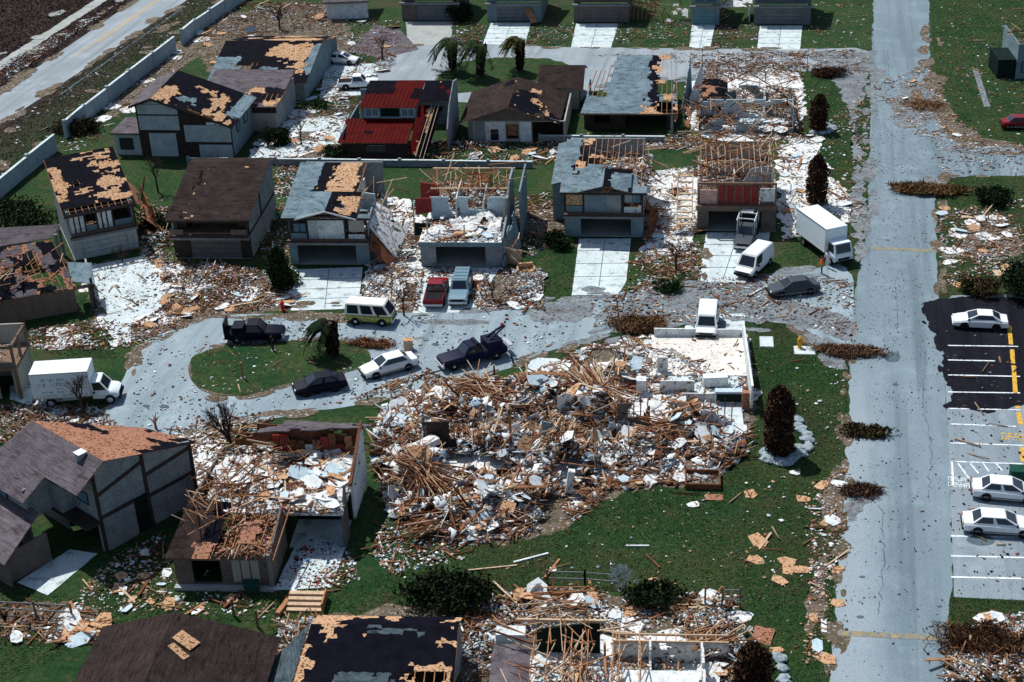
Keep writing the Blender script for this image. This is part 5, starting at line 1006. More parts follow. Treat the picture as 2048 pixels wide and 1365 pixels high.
def lamps(v, xf, xr, y, zf, zr):
    for s_ in (-1, 1):
        box('headlight', 'lamp_clear', v, xf-0.05, xf+0.02, s_*y-0.16, s_*y+0.16, zf-0.07, zf+0.07)
        box('tail_light', 'lamp_red', v, xr-0.02, xr+0.05, s_*y-0.16, s_*y+0.16, zr-0.08, zr+0.08)
        box('wing_mirror', 'underbody', v, xf*0.42, xf*0.42+0.12, s_*(y+0.3)-0.08, s_*(y+0.3)+0.08, zf+0.28, zf+0.42)
def sedan(front, rear, label, paint_='car_white', L=4.8, wd=0.89, group=None, two_door=False, name='car', trimline=True, sporty=0.0):
    v = place(name, front, rear, label, 'car', group); h = L/2; s_ = sporty
    shell('body', [(-h, .38, .70, .7), (-h+.07, .28, .88-s_*.05, .82), (-h+.75, .24, .93-s_*.05, wd), (-.9, .22, .95, wd), (.6, .22, .92, wd), (1.15, .22, .88, wd), (h-.55, .24, .78, .86), (h-.08, .27, .68, .8), (h, .36, .58, .7)], paint_, v)
    cabin(v, (-h+.62, 1.18, .80, .92), (-h+1.25+s_*.2, .28-s_*.1, .60, 1.40-s_*.12), paint_, sides=1 if two_door else 2)
    box('front_bumper', 'underbody' if trimline else paint_, v, h-.12, h+.06, -.76, .76, .32, .5); box('rear_bumper', 'underbody' if trimline else paint_, v, -h-.06, -h+.12, -.78, .78, .34, .54)
    for y in (-1, 1):
        if trimline: box('side_trim', 'trim_grey', v, -h+.5, h-.5, y*wd-.012, y*wd+.012, .3, .42)
        for x in (-h+1.0, h-.95): MB().loft([[(x+math.cos(t*math.pi/5)*.39, yy, .33+math.sin(t*math.pi/5)*.39) for t in range(10)] for yy in (y*(wd-.1), y*(wd+.006))]).build('wheel_arch', 'underbody', v); wheel(v, x, y*(wd-.09), .31)
    lamps(v, h-.02, -h+.02, .56, .62, .72); box('underside', 'underbody', v, -h+.3, h-.3, -.72, .72, .16, .27); return v
def pickup(front, rear, label, paint_, L=5.2, load=None, topper=False, crew=False, name='pickup_truck', rim='steel', group=None):
    v = place(name, front, rear, label, 'pickup truck', group); h = L/2; wd = .95
    shell('body', [(-h, .5, .95, .88), (-h+.06, .42, 1.0, .93), (-.5, .4, 1.02, wd), (.5, .4, 1.05, wd), (.95, .4, 1.05, wd), (h-.2, .42, .98, .9), (h, .46, .86, .84)], paint_, v)
    cabin(v, (-.75 if not topper else -h+.1, 1.05, .86, 1.02), (-.6 if not topper else -h+.3, .45, .68, 1.72), paint_, sides=1 if not topper else 3)
    if not topper: box('cargo_bed', 'underbody', v, -h+.12, -.8, -.78, .78, .9, 1.03)
    box('front_bumper', 'chrome', v, h-.08, h+.1, -.88, .88, .42, .62); box('rear_bumper', 'chrome', v, -h-.1, -h+.06, -.88, .88, .42, .6); box('grille', 'underbody', v, h-.03, h+.025, -.55, .55, .66, .84)
    for x in (-h+1.1, h-.95):
        for y in (-1, 1):
            MB().loft([[(x+math.cos(t*math.pi/5)*.46, yy, .4+math.sin(t*math.pi/5)*.46) for t in range(10)] for yy in (y*(wd-.1), y*(wd+.006))]).build('wheel_arch', 'underbody', v); wheel(v, x, y*(wd-.1), .38, .26, rim)
    lamps(v, h-.02, -h+.02, .7, .76, .8); box('underside', 'underbody', v, -h+.3, h-.3, -.7, .7, .26, .43); return v
def van(front, rear, label, paint_, L=5.2, name='van', low=None, H=2.0, nose=0.9, sides=1, cat='van', side_u=(0.6, 1), rim='steel', glass='glass_dark'):
    v = place(name, front, rear, label, cat); h = L/2; wd = .97; zb = 1.0
    shell('body', [(-h, .45, zb, .9), (-h+.06, .38, zb+.02, .95), (0, .36, zb+.03, wd), (h-nose, .36, zb+.03, wd), (h-.3, .38, zb-.08+(0.1 if nose < .5 else 0), .9), (h, .42, zb-.2+(0.12 if nose < .5 else 0), .84)], low or paint_, v)
    cabin(v, (-h+.03, h-nose+.25, .93, zb+.02), (-h+.14, h-nose-.38, .78, H), paint_, sides=sides, side_u=side_u, glass=glass)
    box('roof_panel', paint_, v, -h+.2, h-nose-.45, -.7, .7, H-.002, H+.05)
    box('front_bumper', 'underbody' if low is None else 'chrome', v, h-.06, h+.09, -.88, .88, .36, .56); box('rear_bumper', 'underbody', v, -h-.08, -h+.06, -.88, .88, .38, .56); box('grille', 'underbody', v, h-.03, h+.022, -.6, .6, .6, .74)
    for x in (-h+1.0, h-.9):
        for y in (-1, 1):
            MB().loft([[(x+math.cos(t*math.pi/5)*.42, yy, .36+math.sin(t*math.pi/5)*.42) for t in range(10)] for yy in (y*(wd-.1), y*(wd+.006))]).build('wheel_arch', 'underbody', v); wheel(v, x, y*(wd-.08), .34, .22, rim)
    lamps(v, h-.02, -h+.02, .7, .7, .85); box('underside', 'underbody', v, -h+.3, h-.3, -.7, .7, .2, .38); return v
def box_truck(front, rear, label, L=7.2, H=3.3, cabover=False, text=False):
    v = place('box_truck', front, rear, label, 'box truck'); h = L/2; wd = 1.15; xb = h-1.55 if cabover else h-2.15
    box('cargo_box', 'truck_white', v, -h, xb, -wd, wd, .95, H)
    for y in (-1, 1):
        for z in (.98, H-.05): box('box_rail', 'steel', v, -h, xb, y*wd-.02, y*wd+.02, z-.05, z+.05)
        box('box_corner', 'steel', v, xb-.06, xb+.015, y*wd-.022, y*wd+.022, 1.03, H-.1)
    box('rear_door', 'truck_white', v, -h-.04, -h-.002, -1.05, 1.05, 1.05, H-.12); box('chassis', 'underbody', v, -h+.2, h-.5, -.5, .5, .55, .93); box('rear_step', 'underbody', v, -h-.25, -h-.05, -1.0, 1.0, .5, .62)
    if cabover:
        shell('cab', [(xb+.05, .5, 1.3, .98), (h-.3, .48, 1.28, 1.0), (h-.03, .5, 1.22, .97), (h, .55, 1.1, .94)], 'truck_white', v); cabin(v, (xb+.05, h-.03, .98, 1.26), (xb+.05, h-.4, .9, 2.25), 'truck_white', sides=1, rear=False)
    else:
        shell('cab', [(xb+.02, .5, 1.25, .95), (xb+1.0, .48, 1.25, .98), (h-.25, .5, 1.12, .92), (h, .55, .95, .86)], 'truck_white', v); cabin(v, (xb+.02, xb+1.35, .93, 1.22), (xb+.02, xb+.75, .8, 2.05), 'truck_white', sides=1, rear=False)
    box('front_bumper', 'underbody', v, h-.06, h+.1, -.92, .92, .4, .62); box('grille', 'underbody', v, h-.03, h+.025, -.6, .6, .66, .9)
    for x in (-h+1.3, h-.75):
        for y in (-1, 1): wheel(v, x, y*(wd-.2), .42, .3)
    lamps(v, h-.02, -h+.02, .72, .8, .9)
    if text:   # worn lettering, not legible
        rr = random.Random(3)
        for (z, hh, x0, x1, ww) in ((2.5, .3, -2.6, .9, .12), (2.05, .34, -2.9, 1.1, .16), (1.72, .16, -1.4, 1.0, .08), (1.42, .18, -2.6, .4, .1), (1.12, .16, -2.6, 1.0, .1)):
            x = x0; sgn = MB()
            while x < x1:
                l = ww*rr.uniform(.7, 1.2)
                if rr.random() < .86:
                    sgn.box(x, x+l*.3, -wd-.012, -wd-.001, z, z+hh)
                    if rr.random() < .8: sgn.box(x+l*.3, x+l, -wd-.0115, -wd-.001, z+hh*rr.choice((0, .4, .8)), z+hh*rr.choice((.85, 1)))
                x += l*1.35
            sgn.build('side_lettering', 'sign_ink', v)
    return v
box_truck((1692, 538), (1606, 474), 'white box truck standing on the grass by the main road', 7.0, 3.4, True)
box_truck((240, 796), (82, 806), 'white box truck with lettering on its side at the cul-de-sac', 6.9, 3.3, False, True)
van((1485, 560), (1530, 520), 'white panel van parked in front of the garage with dark red shutters', 'car_white', 5.0)
sedan((1538, 592), (1632, 580), 'charcoal sedan parked across the street mouth', 'car_charcoal', 4.7)
sedan((1908, 650), (2010, 655), 'white coupe parked on the black asphalt', 'car_white', 4.6, two_door=True, sporty=.6, trimline=False)
sedan((2078, 1000), (1944, 988), 'white sedan parked beside the hatched bay, upper of the two', 'car_white', 4.8)
sedan((2068, 1066), (1926, 1056), 'white sedan in the lot, lower of the two nearest the camera', 'car_white', 5.0)
van((1412, 676), (1416, 640), 'white minivan on the driveway behind the bare white floor', 'car_white', 4.6, H=1.8, sides=2, side_u=(0, 1), glass='glass_dark')
pickup((880, 572), (866, 622), 'dark red pickup truck with cluttered bed on the shared driveway', 'car_red', 5.0)
v = pickup((914, 624), (930, 558), 'silver blue sport utility truck beside the red pickup', 'car_silver', 5.4, topper=True, name='sport_utility'); v['category'] = 'car'

for x_ in (-1.9, -1.2, -.5, .2): box('roof_rack', 'trim_grey', v, x_-.04, x_+.04, -.62, .62, 1.722, 1.76)
v = van((792, 646), (694, 640), 'yellow and white camper bus on the street', 'bus_white', 4.4, name='camper_bus', low='bus_yellow', H=2.0, nose=.3, sides=3, side_u=(0.02, .98), rim='drywall', cat='bus')
v = sedan((585, 790), (696, 770), 'black hatchback parked along the grass island', 'car_black', 4.4, trimline=False)
sedan((722, 757), (834, 727), 'white sedan parked ahead of the black hatchback by the grass island', 'car_white', 4.9, two_door=True)
# tow truck
v = pickup((884, 738), (1004, 706), 'dark navy tow truck standing in the middle of the street', 'car_navy', 6.0, name='tow_truck'); v['category'] = 'tow truck'
box('winch_body', 'car_navy', v, -2.6, -1.2, -.8, .8, 1.0, 1.7); MB().beam((-1.4, .35, 1.6), (-3.2, .1, 2.6), .14, .14).build('boom', 'car_navy', v); MB().beam((-1.4, -.35, 1.6), (-3.2, -.1, 2.6), .14, .14).build('boom', 'car_navy', v)
box('light_bar', 'car_black', v, -.5, -.2, -.6, .6, 1.73, 1.86); box('beacon', 'lamp_red', v, -3.0, -2.85, -.08, .08, 2.6, 2.85); MB().beam((-3.2, 0, 2.55), (-3.25, 0, 1.0), .03).build('tow_cable', 'steel', v); box('tow_bar', 'steel', v, -3.6, -3.2, -.7, .7, .8, .92)
v = pickup((562, 678), (462, 680), 'black pickup truck with high tailboard at the left end of the island', 'car_black', 5.2); box('tailboard', 'car_black', v, -2.62, -2.5, -.85, .85, 1.0, 2.0); box('tool_box', 'car_black', v, -1.9, -.9, -.75, .75, 1.0, 1.5)
pickup((756, 175), (678, 178), 'white pickup truck parked near the top beside the red roofed house', 'car_white', 5.2)
v = pickup((1482, 512), (1502, 452), 'dark work truck with tall white ladder rack on the driveway', 'car_charcoal', 5.6, name='work_truck')
for x in (-2.5, -.9, .5):
    for y in (-.85, .85): MB().beam((x, y, 1.0), (x, y, 2.5), .08).build('rack_post', 'stucco_white', v)
for y in (-.85, .85): MB().beam((-2.6, y, 2.5), (1.0, y, 2.5), .08).build('rack_rail', 'stucco_white', v)
for x in (-2.5, -.9, .5): MB().beam((x, -.85, 2.5), (x, .85, 2.5), .08).build('rack_rail', 'stucco_white', v)
box('load_board', 'drywall', v, -2.2, -.8, -.7, .5, 2.55, 2.62)
sedan((708, 128), (660, 126), 'crushed white car half buried in rubble at the upper left', 'car_white', 4.6)
sedan((2035, 134), (1998, 134), 'white car roof in the shadow at the upper right edge', 'car_white', 4.4)
sedan((2056, 256), (2030, 256), 'dark red car cut by the right edge', 'car_red', 4.6)
# things laid in and on the vehicles, and street pieces
def solid(name, label, cat, at_, parts, rz=0.0, z=0.0, group=None):
    g = G(*at_); o = empty(name, (g.x, g.y, z), R(rz), label, cat, group)
    for (nm, m_, *d) in parts: box(nm, m_, o, *d)
    return o
solid('mailbox_crate', 'small tan crate standing on the street behind the white sedan', 'crate', (817, 700), [('carton', 'lumber_pale', -.4, .4, -.3, .3, 0, .95), ('lid', 'osb', -.43, .43, -.33, .33, .95, 1.0)], 20, .02)
def hydrant(name, label, at_, m_='hydrant', s=1.0):
    g = G(*at_); o = empty(name, (g.x, g.y, 0.01), 0, label, 'hydrant')
    rings = [[(math.cos(t*math.pi/5)*r_*s, math.sin(t*math.pi/5)*r_*s, z*s) for t in range(10)] for r_, z in ((.16, 0), (.16, .06), (.11, .08), (.11, .5), (.15, .52), (.15, .58), (.1, .66), (.03, .74))]
    MB().loft(rings).build('barrel', m_, o, True)
    for a in (0, 2.1, 4.2): MB().tube([(0, 0, .38*s), (math.cos(a)*.2*s, math.sin(a)*.2*s, .38*s)], .05*s, 8).build('outlet_cap', m_, o)
hydrant('fire_hydrant', 'yellow fire hydrant on a small concrete pad by the lawn corner', (1599, 697), s=1.5)
hydrant('fire_hydrant', 'red fire hydrant in the rubble at the back of the street', (566, 622), 'red_paint', 1.4)
solid('utility_cover', 'square white concrete cover on the lawn beside the bare floor', 'concrete cover', (1533, 685), [('cover', 'concrete', -.55, .55, -.9, .9, 0, .1), ('rim', 'concrete_tan', -.6, .6, -.95, .95, 0, .06)], 5)
solid('hydrant_pad', 'oblong white concrete pad under the yellow hydrant', 'concrete pad', (1609, 702), [('pad', 'concrete', -.85, .85, -.7, .7, 0, .08), ('rim', 'concrete_tan', -.9, .9, -.75, .75, 0, .05)], 5)
solid('rubbish_bin', 'dark green wheeled bin on its side by the brown house wall', 'bin', (505, 1183), [('tub', 'green_bin', -.5, .5, -.4, .4, .05, .7), ('lid', 'green_bin', -.56, .56, -.45, .45, .7, .76)], 20)
solid('transformer_box', 'dark green utility box beside the hatched bay', 'utility box', (2034, 962), [('cabinet', 'green_bin', -.55, .55, -.45, .45, 0, 1.0), ('lid', 'green_bin', -.6, .6, -.5, .5, 1.0, 1.08)], 3, .03)
solid('timber_steps', 'wooden garden steps below the littered patio', 'steps', (612, 1212), [('tread', 'lumber_pale', -1.2, 1.2, -.7, -.35, 0, .15), ('tread', 'lumber_pale', -1.2, 1.2, -.3, .05, .0, .3), ('tread', 'lumber_pale', -1.2, 1.2, .1, .45, 0, .45), ('tread', 'lumber_pale', -1.2, 1.2, .5, .85, 0, .6), ('stringer', 'lumber', 1.22, 1.32, -.8, .9, 0, .8)], 7)
solid('timber_post', 'thick tan timber post lying beside the garden steps', 'post', (572, 1212), [('shaft', 'lumber', -.16, .16, -1.2, 1.2, .02, .34), ('painted_end', 'drywall', -.165, .165, 1.2, 1.4, .015, .345)], -8)
solid('refrigerator', 'white refrigerator fallen among rubble on the bare floor house', 'refrigerator', (1430, 775), [('cabinet', 'stucco_white', -1.0, 1.0, -.4, .4, .0, .75), ('door', 'car_white', -.98, .98, -.38, .38, .75, .82)], 12, .3)
solid('bath_tub', 'white bathtub lying in the heap right of the long beam pile', 'bathtub', (1360, 872), [('tub', 'stucco_white', -.85, .85, -.4, .4, .0, .5), ('basin', 'shade_black', -.7, .7, -.28, .28, .5, .505)], 10, .5)
solid('sofa', 'tan upholstered armchair thrown onto the grass below the roofless house', 'armchair', (1052, 548), [('seat', 'osb', -.7, .7, -.45, .45, .05, .45), ('backrest', 'osb', -.7, .7, .3, .55, .45, .95), ('arm', 'osb', -.85, -.7, -.45, .5, .05, .65), ('arm', 'osb', .7, .85, -.45, .5, .05, .65)], 15)
solid('mattress', 'striped cream mattress leaning by the roofless house corner', 'mattress', (1030, 528), [('pad', 'lumber_pale', -.7, .7, -.15, .15, .0, 1.5), ('band', 'drywall', -.72, .72, -.16, .16, .7, .76)], -10)
solid('open_crate', 'dark open box frame at the edge of the heap above the lawn', 'box frame', (1405, 965), [('side', 'lumber_dark', -1.3, 1.3, -1.0, -.9, 0, .5), ('side', 'lumber_dark', -1.3, 1.3, .9, 1.0, 0, .5), ('side', 'lumber_dark', -1.3, -1.2, -.9, .9, 0, .5), ('side', 'lumber_dark', 1.2, 1.3, -.9, .9, 0, .5), ('bottom', 'dirt', -1.2, 1.2, -.9, .9, 0, .05)], 6)
solid('white_crate', 'white block of broken wall leaning in the gap by the white end wall', 'wall block', (848, 925), [('block', 'stucco_white', -.45, .45, -1.2, 1.2, .4, .9), ('cap', 'drywall', -.47, .47, 1.2, 1.3, .38, .92)], -38, .9)
for (x, y, m_, nm) in ((2040, 700, 'red_paint', ''),): pass
# leaning street pole and posts
def pole(name, label, at_, hgt, r_=.07, lean=(0, 0), m_='trim_wood', cat='pole', arm=None):
    g = G(*at_); o = empty(name, (g.x, g.y, 0), 0, label, cat)
    MB().tube([(0, 0, 0), (lean[0]*hgt, lean[1]*hgt, hgt)], [r_, r_*.7], 8).build('shaft', m_, o)
    MB().tube([(0, 0, 0), (0, 0, .12)], [r_*2, r_*1.8], 8).build('footing', 'concrete_tan', o)
    if arm: MB().beam((lean[0]*hgt-arm, 0, hgt*.95), (lean[0]*hgt+arm, 0, hgt*.95), .06).build('cross_arm', m_, o)
    return o
pole('leaning_post', 'brown leaning post beside the brushwood heap', (1243, 682), 4.2, .09, (-.1, 0))
pole('street_sign_post', 'thin dark signpost at the upper street corner', (1404, 142), 3.2, .05)
pole('street_sign_post', 'thin dark signpost beside the main road near the top', (1614, 142), 3.0, .05)
pole('street_sign_post', 'thin white marker post in the verge right of the stop line', (1890, 500), 1.6, .05, (.05, 0), 'stucco_white')
pole('stump_post', 'broken brown trunk stub standing on the grass island', (486, 758), 1.6, .12, (0, 0), 'lumber')
pole('stump_post', 'dark post at the back edge of the grass island', (547, 703), 1.5, .12, (-.05, 0), 'bark')
pole('stump_post', 'short brown post on the wedge of grass by the street', (989, 756), 1.2, .1, (0, 0), 'bark')
pole('stump_post', 'slanted short post on the wedge of grass by the tow truck', (1028, 730), 1.0, .1, (-.3, .2), 'bark')
# ------------------------------------------------------------------ mass meshes with one colour per piece
def arr_mesh(name, V, F, C, m):
    """V (n,3), F (k,4 or 3), C (n,3)"""
    me = bpy.data.meshes.new(name); k = F.shape[1]
    me.vertices.add(len(V)); me.vertices.foreach_set('co', V.astype(np.float32).ravel())
    me.loops.add(F.size); me.loops.foreach_set('vertex_index', F.astype(np.int32).ravel())
    me.polygons.add(len(F)); me.polygons.foreach_set('loop_start', np.arange(0, F.size, k, dtype=np.int32))
    me.update(calc_edges=True); me.validate()
    ca = me.color_attributes.new('Col', 'FLOAT_COLOR', 'POINT')
    ca.data.foreach_set('color', np.concatenate([C, np.ones((len(C), 1))], 1).astype(np.float32).ravel())
    me.materials.append(MATS[m]); return me
def rot_mats(n, tilt, rg, yaw=None):
    a = rg.uniform(0, 2*np.pi, n) if yaw is None else yaw
    t = rg.normal(0, 1, n)*tilt; p = rg.normal(0, 1, n)*tilt
    ca, sa, ct, st, cp, sp = np.cos(a), np.sin(a), np.cos(t), np.sin(t), np.cos(p), np.sin(p)
    Z = np.zeros(n); O = np.ones(n)
    Rz = np.stack([np.stack([ca, -sa, Z], 1), np.stack([sa, ca, Z], 1), np.stack([Z, Z, O], 1)], 1)
    Rx = np.stack([np.stack([O, Z, Z], 1), np.stack([Z, ct, -st], 1), np.stack([Z, st, ct], 1)], 1)
    Ry = np.stack([np.stack([cp, Z, sp], 1), np.stack([Z, O, Z], 1), np.stack([-sp, Z, cp], 1)], 1)
    return Rz @ Rx @ Ry
_bv = np.array([(-1, -1, -1), (1, -1, -1), (1, 1, -1), (-1, 1, -1), (-1, -1, 1), (1, -1, 1), (1, 1, 1), (-1, 1, 1)])*0.5
_bf = np.array([(4, 5, 6, 7), (0, 1, 5, 4), (1, 2, 6, 5), (2, 3, 7, 6), (3, 0, 4, 7), (3, 2, 1, 0)])
def boxes(pos, size, Rm, rg, skew=0.25):
    n = len(pos); L = np.repeat(_bv[None], n, 0).copy()
    j = rg.uniform(-skew, skew, (n, 4, 2)); L[:, :4, :2] += j*0.5; L[:, 4:, :2] += j*0.5
    L *= size[:, None, :]
    V = np.einsum('nij,nkj->nki', Rm, L)+pos[:, None, :]
    F = _bf[None]+(np.arange(n)*8)[:, None, None]
    return V.reshape(-1, 3), F.reshape(-1, 4)
_ov = np.array([(1, 0, 0), (-1, 0, 0), (0, 1, 0), (0, -1, 0), (0, 0, 1), (0, 0, -1)], float)*0.5
_of = np.array([(0, 2, 4), (2, 1, 4), (1, 3, 4), (3, 0, 4), (2, 0, 5), (1, 2, 5), (3, 1, 5), (0, 3, 5)])
def lumps(pos, size, Rm, rg):
    n = len(pos); L = np.repeat(_ov[None], n, 0)*(1+rg.uniform(-.35, .35, (n, 6, 3))); L *= size[:, None, :]
    V = np.einsum('nij,nkj->nki', Rm, L)+pos[:, None, :]
    return V.reshape(-1, 3), (_of[None]+(np.arange(n)*6)[:, None, None]).reshape(-1, 3)
PAL = {'white': [(.74, .75, .73), (.66, .69, .69), (.56, .6, .62), (.78, .78, .74), (.5, .54, .55)], 'tan': [(.37, .25, .16), (.28, .17, .1), (.44, .31, .2)], 'brown': [(.16, .065, .033), (.1, .042, .024), (.26, .12, .06), (.19, .08, .042)],
       'dark': [(.02, .015, .015), (.035, .022, .02), (.014, .014, .02)], 'blue': [(.25, .36, .42), (.36, .47, .52), (.17, .27, .35)], 'pink': [(.42, .22, .18), (.5, .33, .28)], 'grey': [(.2, .23, .245), (.3, .33, .34), (.14, .16, .17)],
       'straw': [(.34, .23, .12), (.27, .17, .08)], 'red': [(.45, .04, .035), (.35, .03, .04)], 'green': [(.03, .06, .02), (.02, .05, .018)], 'cyan': [(.22, .48, .58), (.08, .2, .42)]}
LIGHT = ('white', 'blue', 'grey', 'cyan', 'pink')
def pick_cols(n, mix, rg, x=None, y=None):
    if x is not None:
        f = fbm(x*.55+3, y*.55+8); out = np.zeros((n, 3)); hi = f+rg.normal(0, .05, n) > np.median(f)
        for s_, up in ((hi, True), (~hi, False)):
            out[s_] = pick_cols(int(s_.sum()), {k: v*(2.6 if (k in LIGHT) == up else .5) for k, v in mix.items()}, rg)
        return out
    names = list(mix); p = np.array([mix[k] for k in names], float); p /= p.sum(); idx = rg.choice(len(names), n, p=p); out = np.zeros((n, 3))
    for i, k in enumerate(names):
        s_ = idx == i; pal = np.array(PAL[k]); out[s_] = pal[rg.integers(0, len(pal), s_.sum())]
    return np.clip(out*rg.uniform(.72, 1.15, (n, 1)), 0, .85)
def sample(P, n, rg, clump=0.0, cs=0.35):
    xs = np.array([p.x for p in P]); ys = np.array([p.y for p in P]); X = []; Y = []; c = 0
    while c < n:
        x = rg.uniform(xs.min(), xs.max(), n*3); y = rg.uniform(ys.min(), ys.max(), n*3); k = inpoly(x, y, P)
        if clump: k &= fbm(x*cs+5, y*cs+11) > rg.uniform(.5-clump*.5, .5+clump*.35, len(x))
        X.append(x[k]); Y.append(y[k]); c += k.sum()
        if k.sum() == 0: break
    return np.concatenate(X)[:n], np.concatenate(Y)[:n]
def mound_h(x, y, mounds):
    z = np.zeros(len(x))
    for (px, py, r_, hh) in mounds:
        g = G(px, py); z = np.maximum(z, hh*np.exp(-((x-g.x)**2+(y-g.y)**2)/(r_*r_))*(.65+.7*fbm(x*.8+px, y*.8)))
    return z
_zn = [0]
def litter(name, P, mix, n_chip=0, n_lump=0, n_stick=0,  mounds=(), chip=(.12, .5), lump=(.12, .45), stick=(.5, 2.2), z0=0.03, clump=0.5, tilt=.12, label=None, seed=None, yaw=None):
    """nobody could count these: small broken pieces, each a real solid"""
    if not isinstance(P[0], Vector): P = W(P)
    _zn[0] += 1; rg = np.random.default_rng(100+_zn[0] if seed is None else seed)
    if name != 'debris_scraps' or n_chip < 9000 and z0 < 1: chip = (chip[0]*.8, min(chip[1], .36)); lump = (lump[0]*.7, min(lump[1], .34)); n_lump = int(n_lump*1.25)
    if not mounds or name != 'debris_scraps': n_chip = int(n_chip*.6); n_stick = int(n_stick*.4); clump = max(clump, .6)
    elif n_chip < 9000: n_chip = int(n_chip*.7); n_stick = int(n_stick*.5); clump = max(clump, .5)
    Vs = []; Fs = []; Cs = []; o = 0
    for kind, n in (('chip', n_chip), ('stick', n_stick)):
        if not n: continue
        x, y = sample(P, n, rg, clump); n = len(x)
        if not n: continue
        mz = mound_h(x, y, mounds) if mounds else np.zeros(n); z = z0+mz*rg.uniform(.55, 1.0, n)+rg.uniform(0, .05, n)
        if kind == 'chip':
            s_ = rg.uniform(0, 1, n)**2.6*(chip[1]-chip[0])+chip[0]*.8; size = np.stack([s_, s_*rg.uniform(.35, 1, n), np.full(n, .025)+.03*rg.random(n)], 1); tl = tilt+.35*(mz > .15)
            col = pick_cols(n, mix, rg, x, y)
        else:
            L = rg.uniform(*stick, n); size = np.stack([L, rg.uniform(.04, .12, n), rg.uniform(.03, .08, n)], 1); tl = .1+.3*(mz > .15)
            col = pick_cols(n, {'tan': 2, 'brown': 5, 'straw': 2, 'white': .5}, rg); z = z+.05
        yw = None if yaw is None else yaw+rg.normal(0, .3, n)
        V, F = boxes(np.stack([x, y, z], 1), size, rot_mats(n, tl, rg, yw), rg, .3 if kind == 'chip' else .02)
        Vs.append(V); Fs.append(F+o); Cs.append(np.repeat(col, 8, 0)); o += len(V)
    me = None; obj_ = None
    if Vs:
        me = arr_mesh(name, np.concatenate(Vs), np.concatenate(Fs), np.concatenate(Cs), 'debris_mix')
        obj_ = tag(link(bpy.data.objects.new(name, me)), label, 'debris', kind='stuff')
    if n_lump:
        x, y = sample(P, n_lump, rg, clump); n = len(x); mz = mound_h(x, y, mounds) if mounds else np.zeros(n)
        s_ = rg.uniform(0, 1, n)**2*(lump[1]-lump[0])+lump[0]; size = np.stack([s_*rg.uniform(.6, 1.3, n), s_*rg.uniform(.6, 1.3, n), s_*rg.uniform(.3, .8, n)], 1)
        V, F = lumps(np.stack([x, y, z0+mz*rg.uniform(.6, 1, n)], 1), size, rot_mats(n, .5, rg), rg)
        me = arr_mesh('rubble', V, F, np.repeat(pick_cols(n, mix, rg, x, y), 6, 0), 'debris_mix')
        tag(link(bpy.data.objects.new('rubble', me)), (label or '').replace('scraps', 'rubble lumps') or None, 'rubble', kind='stuff')
    return obj_

# ------------------------------------------------------------------ plants
def leaves(name, ctr, size, cols, parent, rg, up=0.3, asp=.45):
    n = len(ctr); d = rg.normal(0, 1, (n, 3)); d[:, 2] += up; d /= np.linalg.norm(d, axis=1)[:, None]
    e = np.cross(d, rg.normal(0, 1, (n, 3))); e /= np.linalg.norm(e, axis=1)[:, None]
    s_ = size*rg.uniform(.6, 1.4, (n, 1)); b_ = np.cross(d, e)
    V = np.stack([ctr-d*s_, ctr+e*s_*asp+b_*s_*.1, ctr+d*s_, ctr-e*s_*asp+b_*s_*.1], 1).reshape(-1, 3)
    F = np.arange(n*4).reshape(n, 4)
    me = arr_mesh(name, V, F, np.repeat(cols, 4, 0), 'leaf_mix'); return link(bpy.data.objects.new(name, me), parent)
def gcol(n, pal, rg): p = np.array(pal); return p[rg.integers(0, len(p), n)]*rg.uniform(.6, 1.35, (n, 1))
DEAD = [(.06, .03, .018), (.1, .055, .03), (.045, .022, .014), (.03, .018, .012)]
GREEN = [(.02, .045, .012), (.035, .065, .018), (.05, .075, .025), (.015, .035, .012)]
DARKG = [(.008, .018, .008), (.014, .028, .011), (.022, .038, .014)]
OLIVE = [(.07, .08, .02), (.1, .095, .03), (.045, .055, .02)]
def blobs(n, rg, rx, ry, rz, zc, k=9):
    k = max(k, 16); a = rg.uniform(0, 2*np.pi, k); q = np.sqrt(rg.uniform(0, 1, k)); c = np.stack([np.cos(a)*q, np.sin(a)*q, rg.uniform(-.8, .55, k)*(1.1-.6*q)], 1)*.95; sg = rg.uniform(.1, .34, k)
    idx = rg.choice(k, n, p=sg/sg.sum()); v = rg.normal(0, 1, (n, 3))*sg[idx][:, None]*[1, 1, .9]+c[idx]
    return np.clip(v*[rx, ry, rz]+[0, 0, zc*.9], [-99, -99, .05], [99, 99, 99])
def bush(name, label, at_, rx, ry, rz, n, pal, size=.16, cat='bush', group=None, seed=1):
    rg = np.random.default_rng(seed); g = G(*at_); o = empty(name, (g.x, g.y, 0), 0, label, cat, group)
    br = cat == 'brush'; leaves('crown', blobs(n, rg, rx, ry, rz, rz*.95), size*(1.9 if br else 1), gcol(n, pal, rg), o, rg, asp=.1 if br else .45)
    st = MB()
    for k in range(7): a = k*.9; st.tube([(0, 0, 0), (math.cos(a)*rx*.3, math.sin(a)*ry*.3, rz*.6), (math.cos(a)*rx*.6, math.sin(a)*ry*.6, rz*1.2)], [.06, .04, .015], 5)
    st.build('stem', 'bark', o); return o
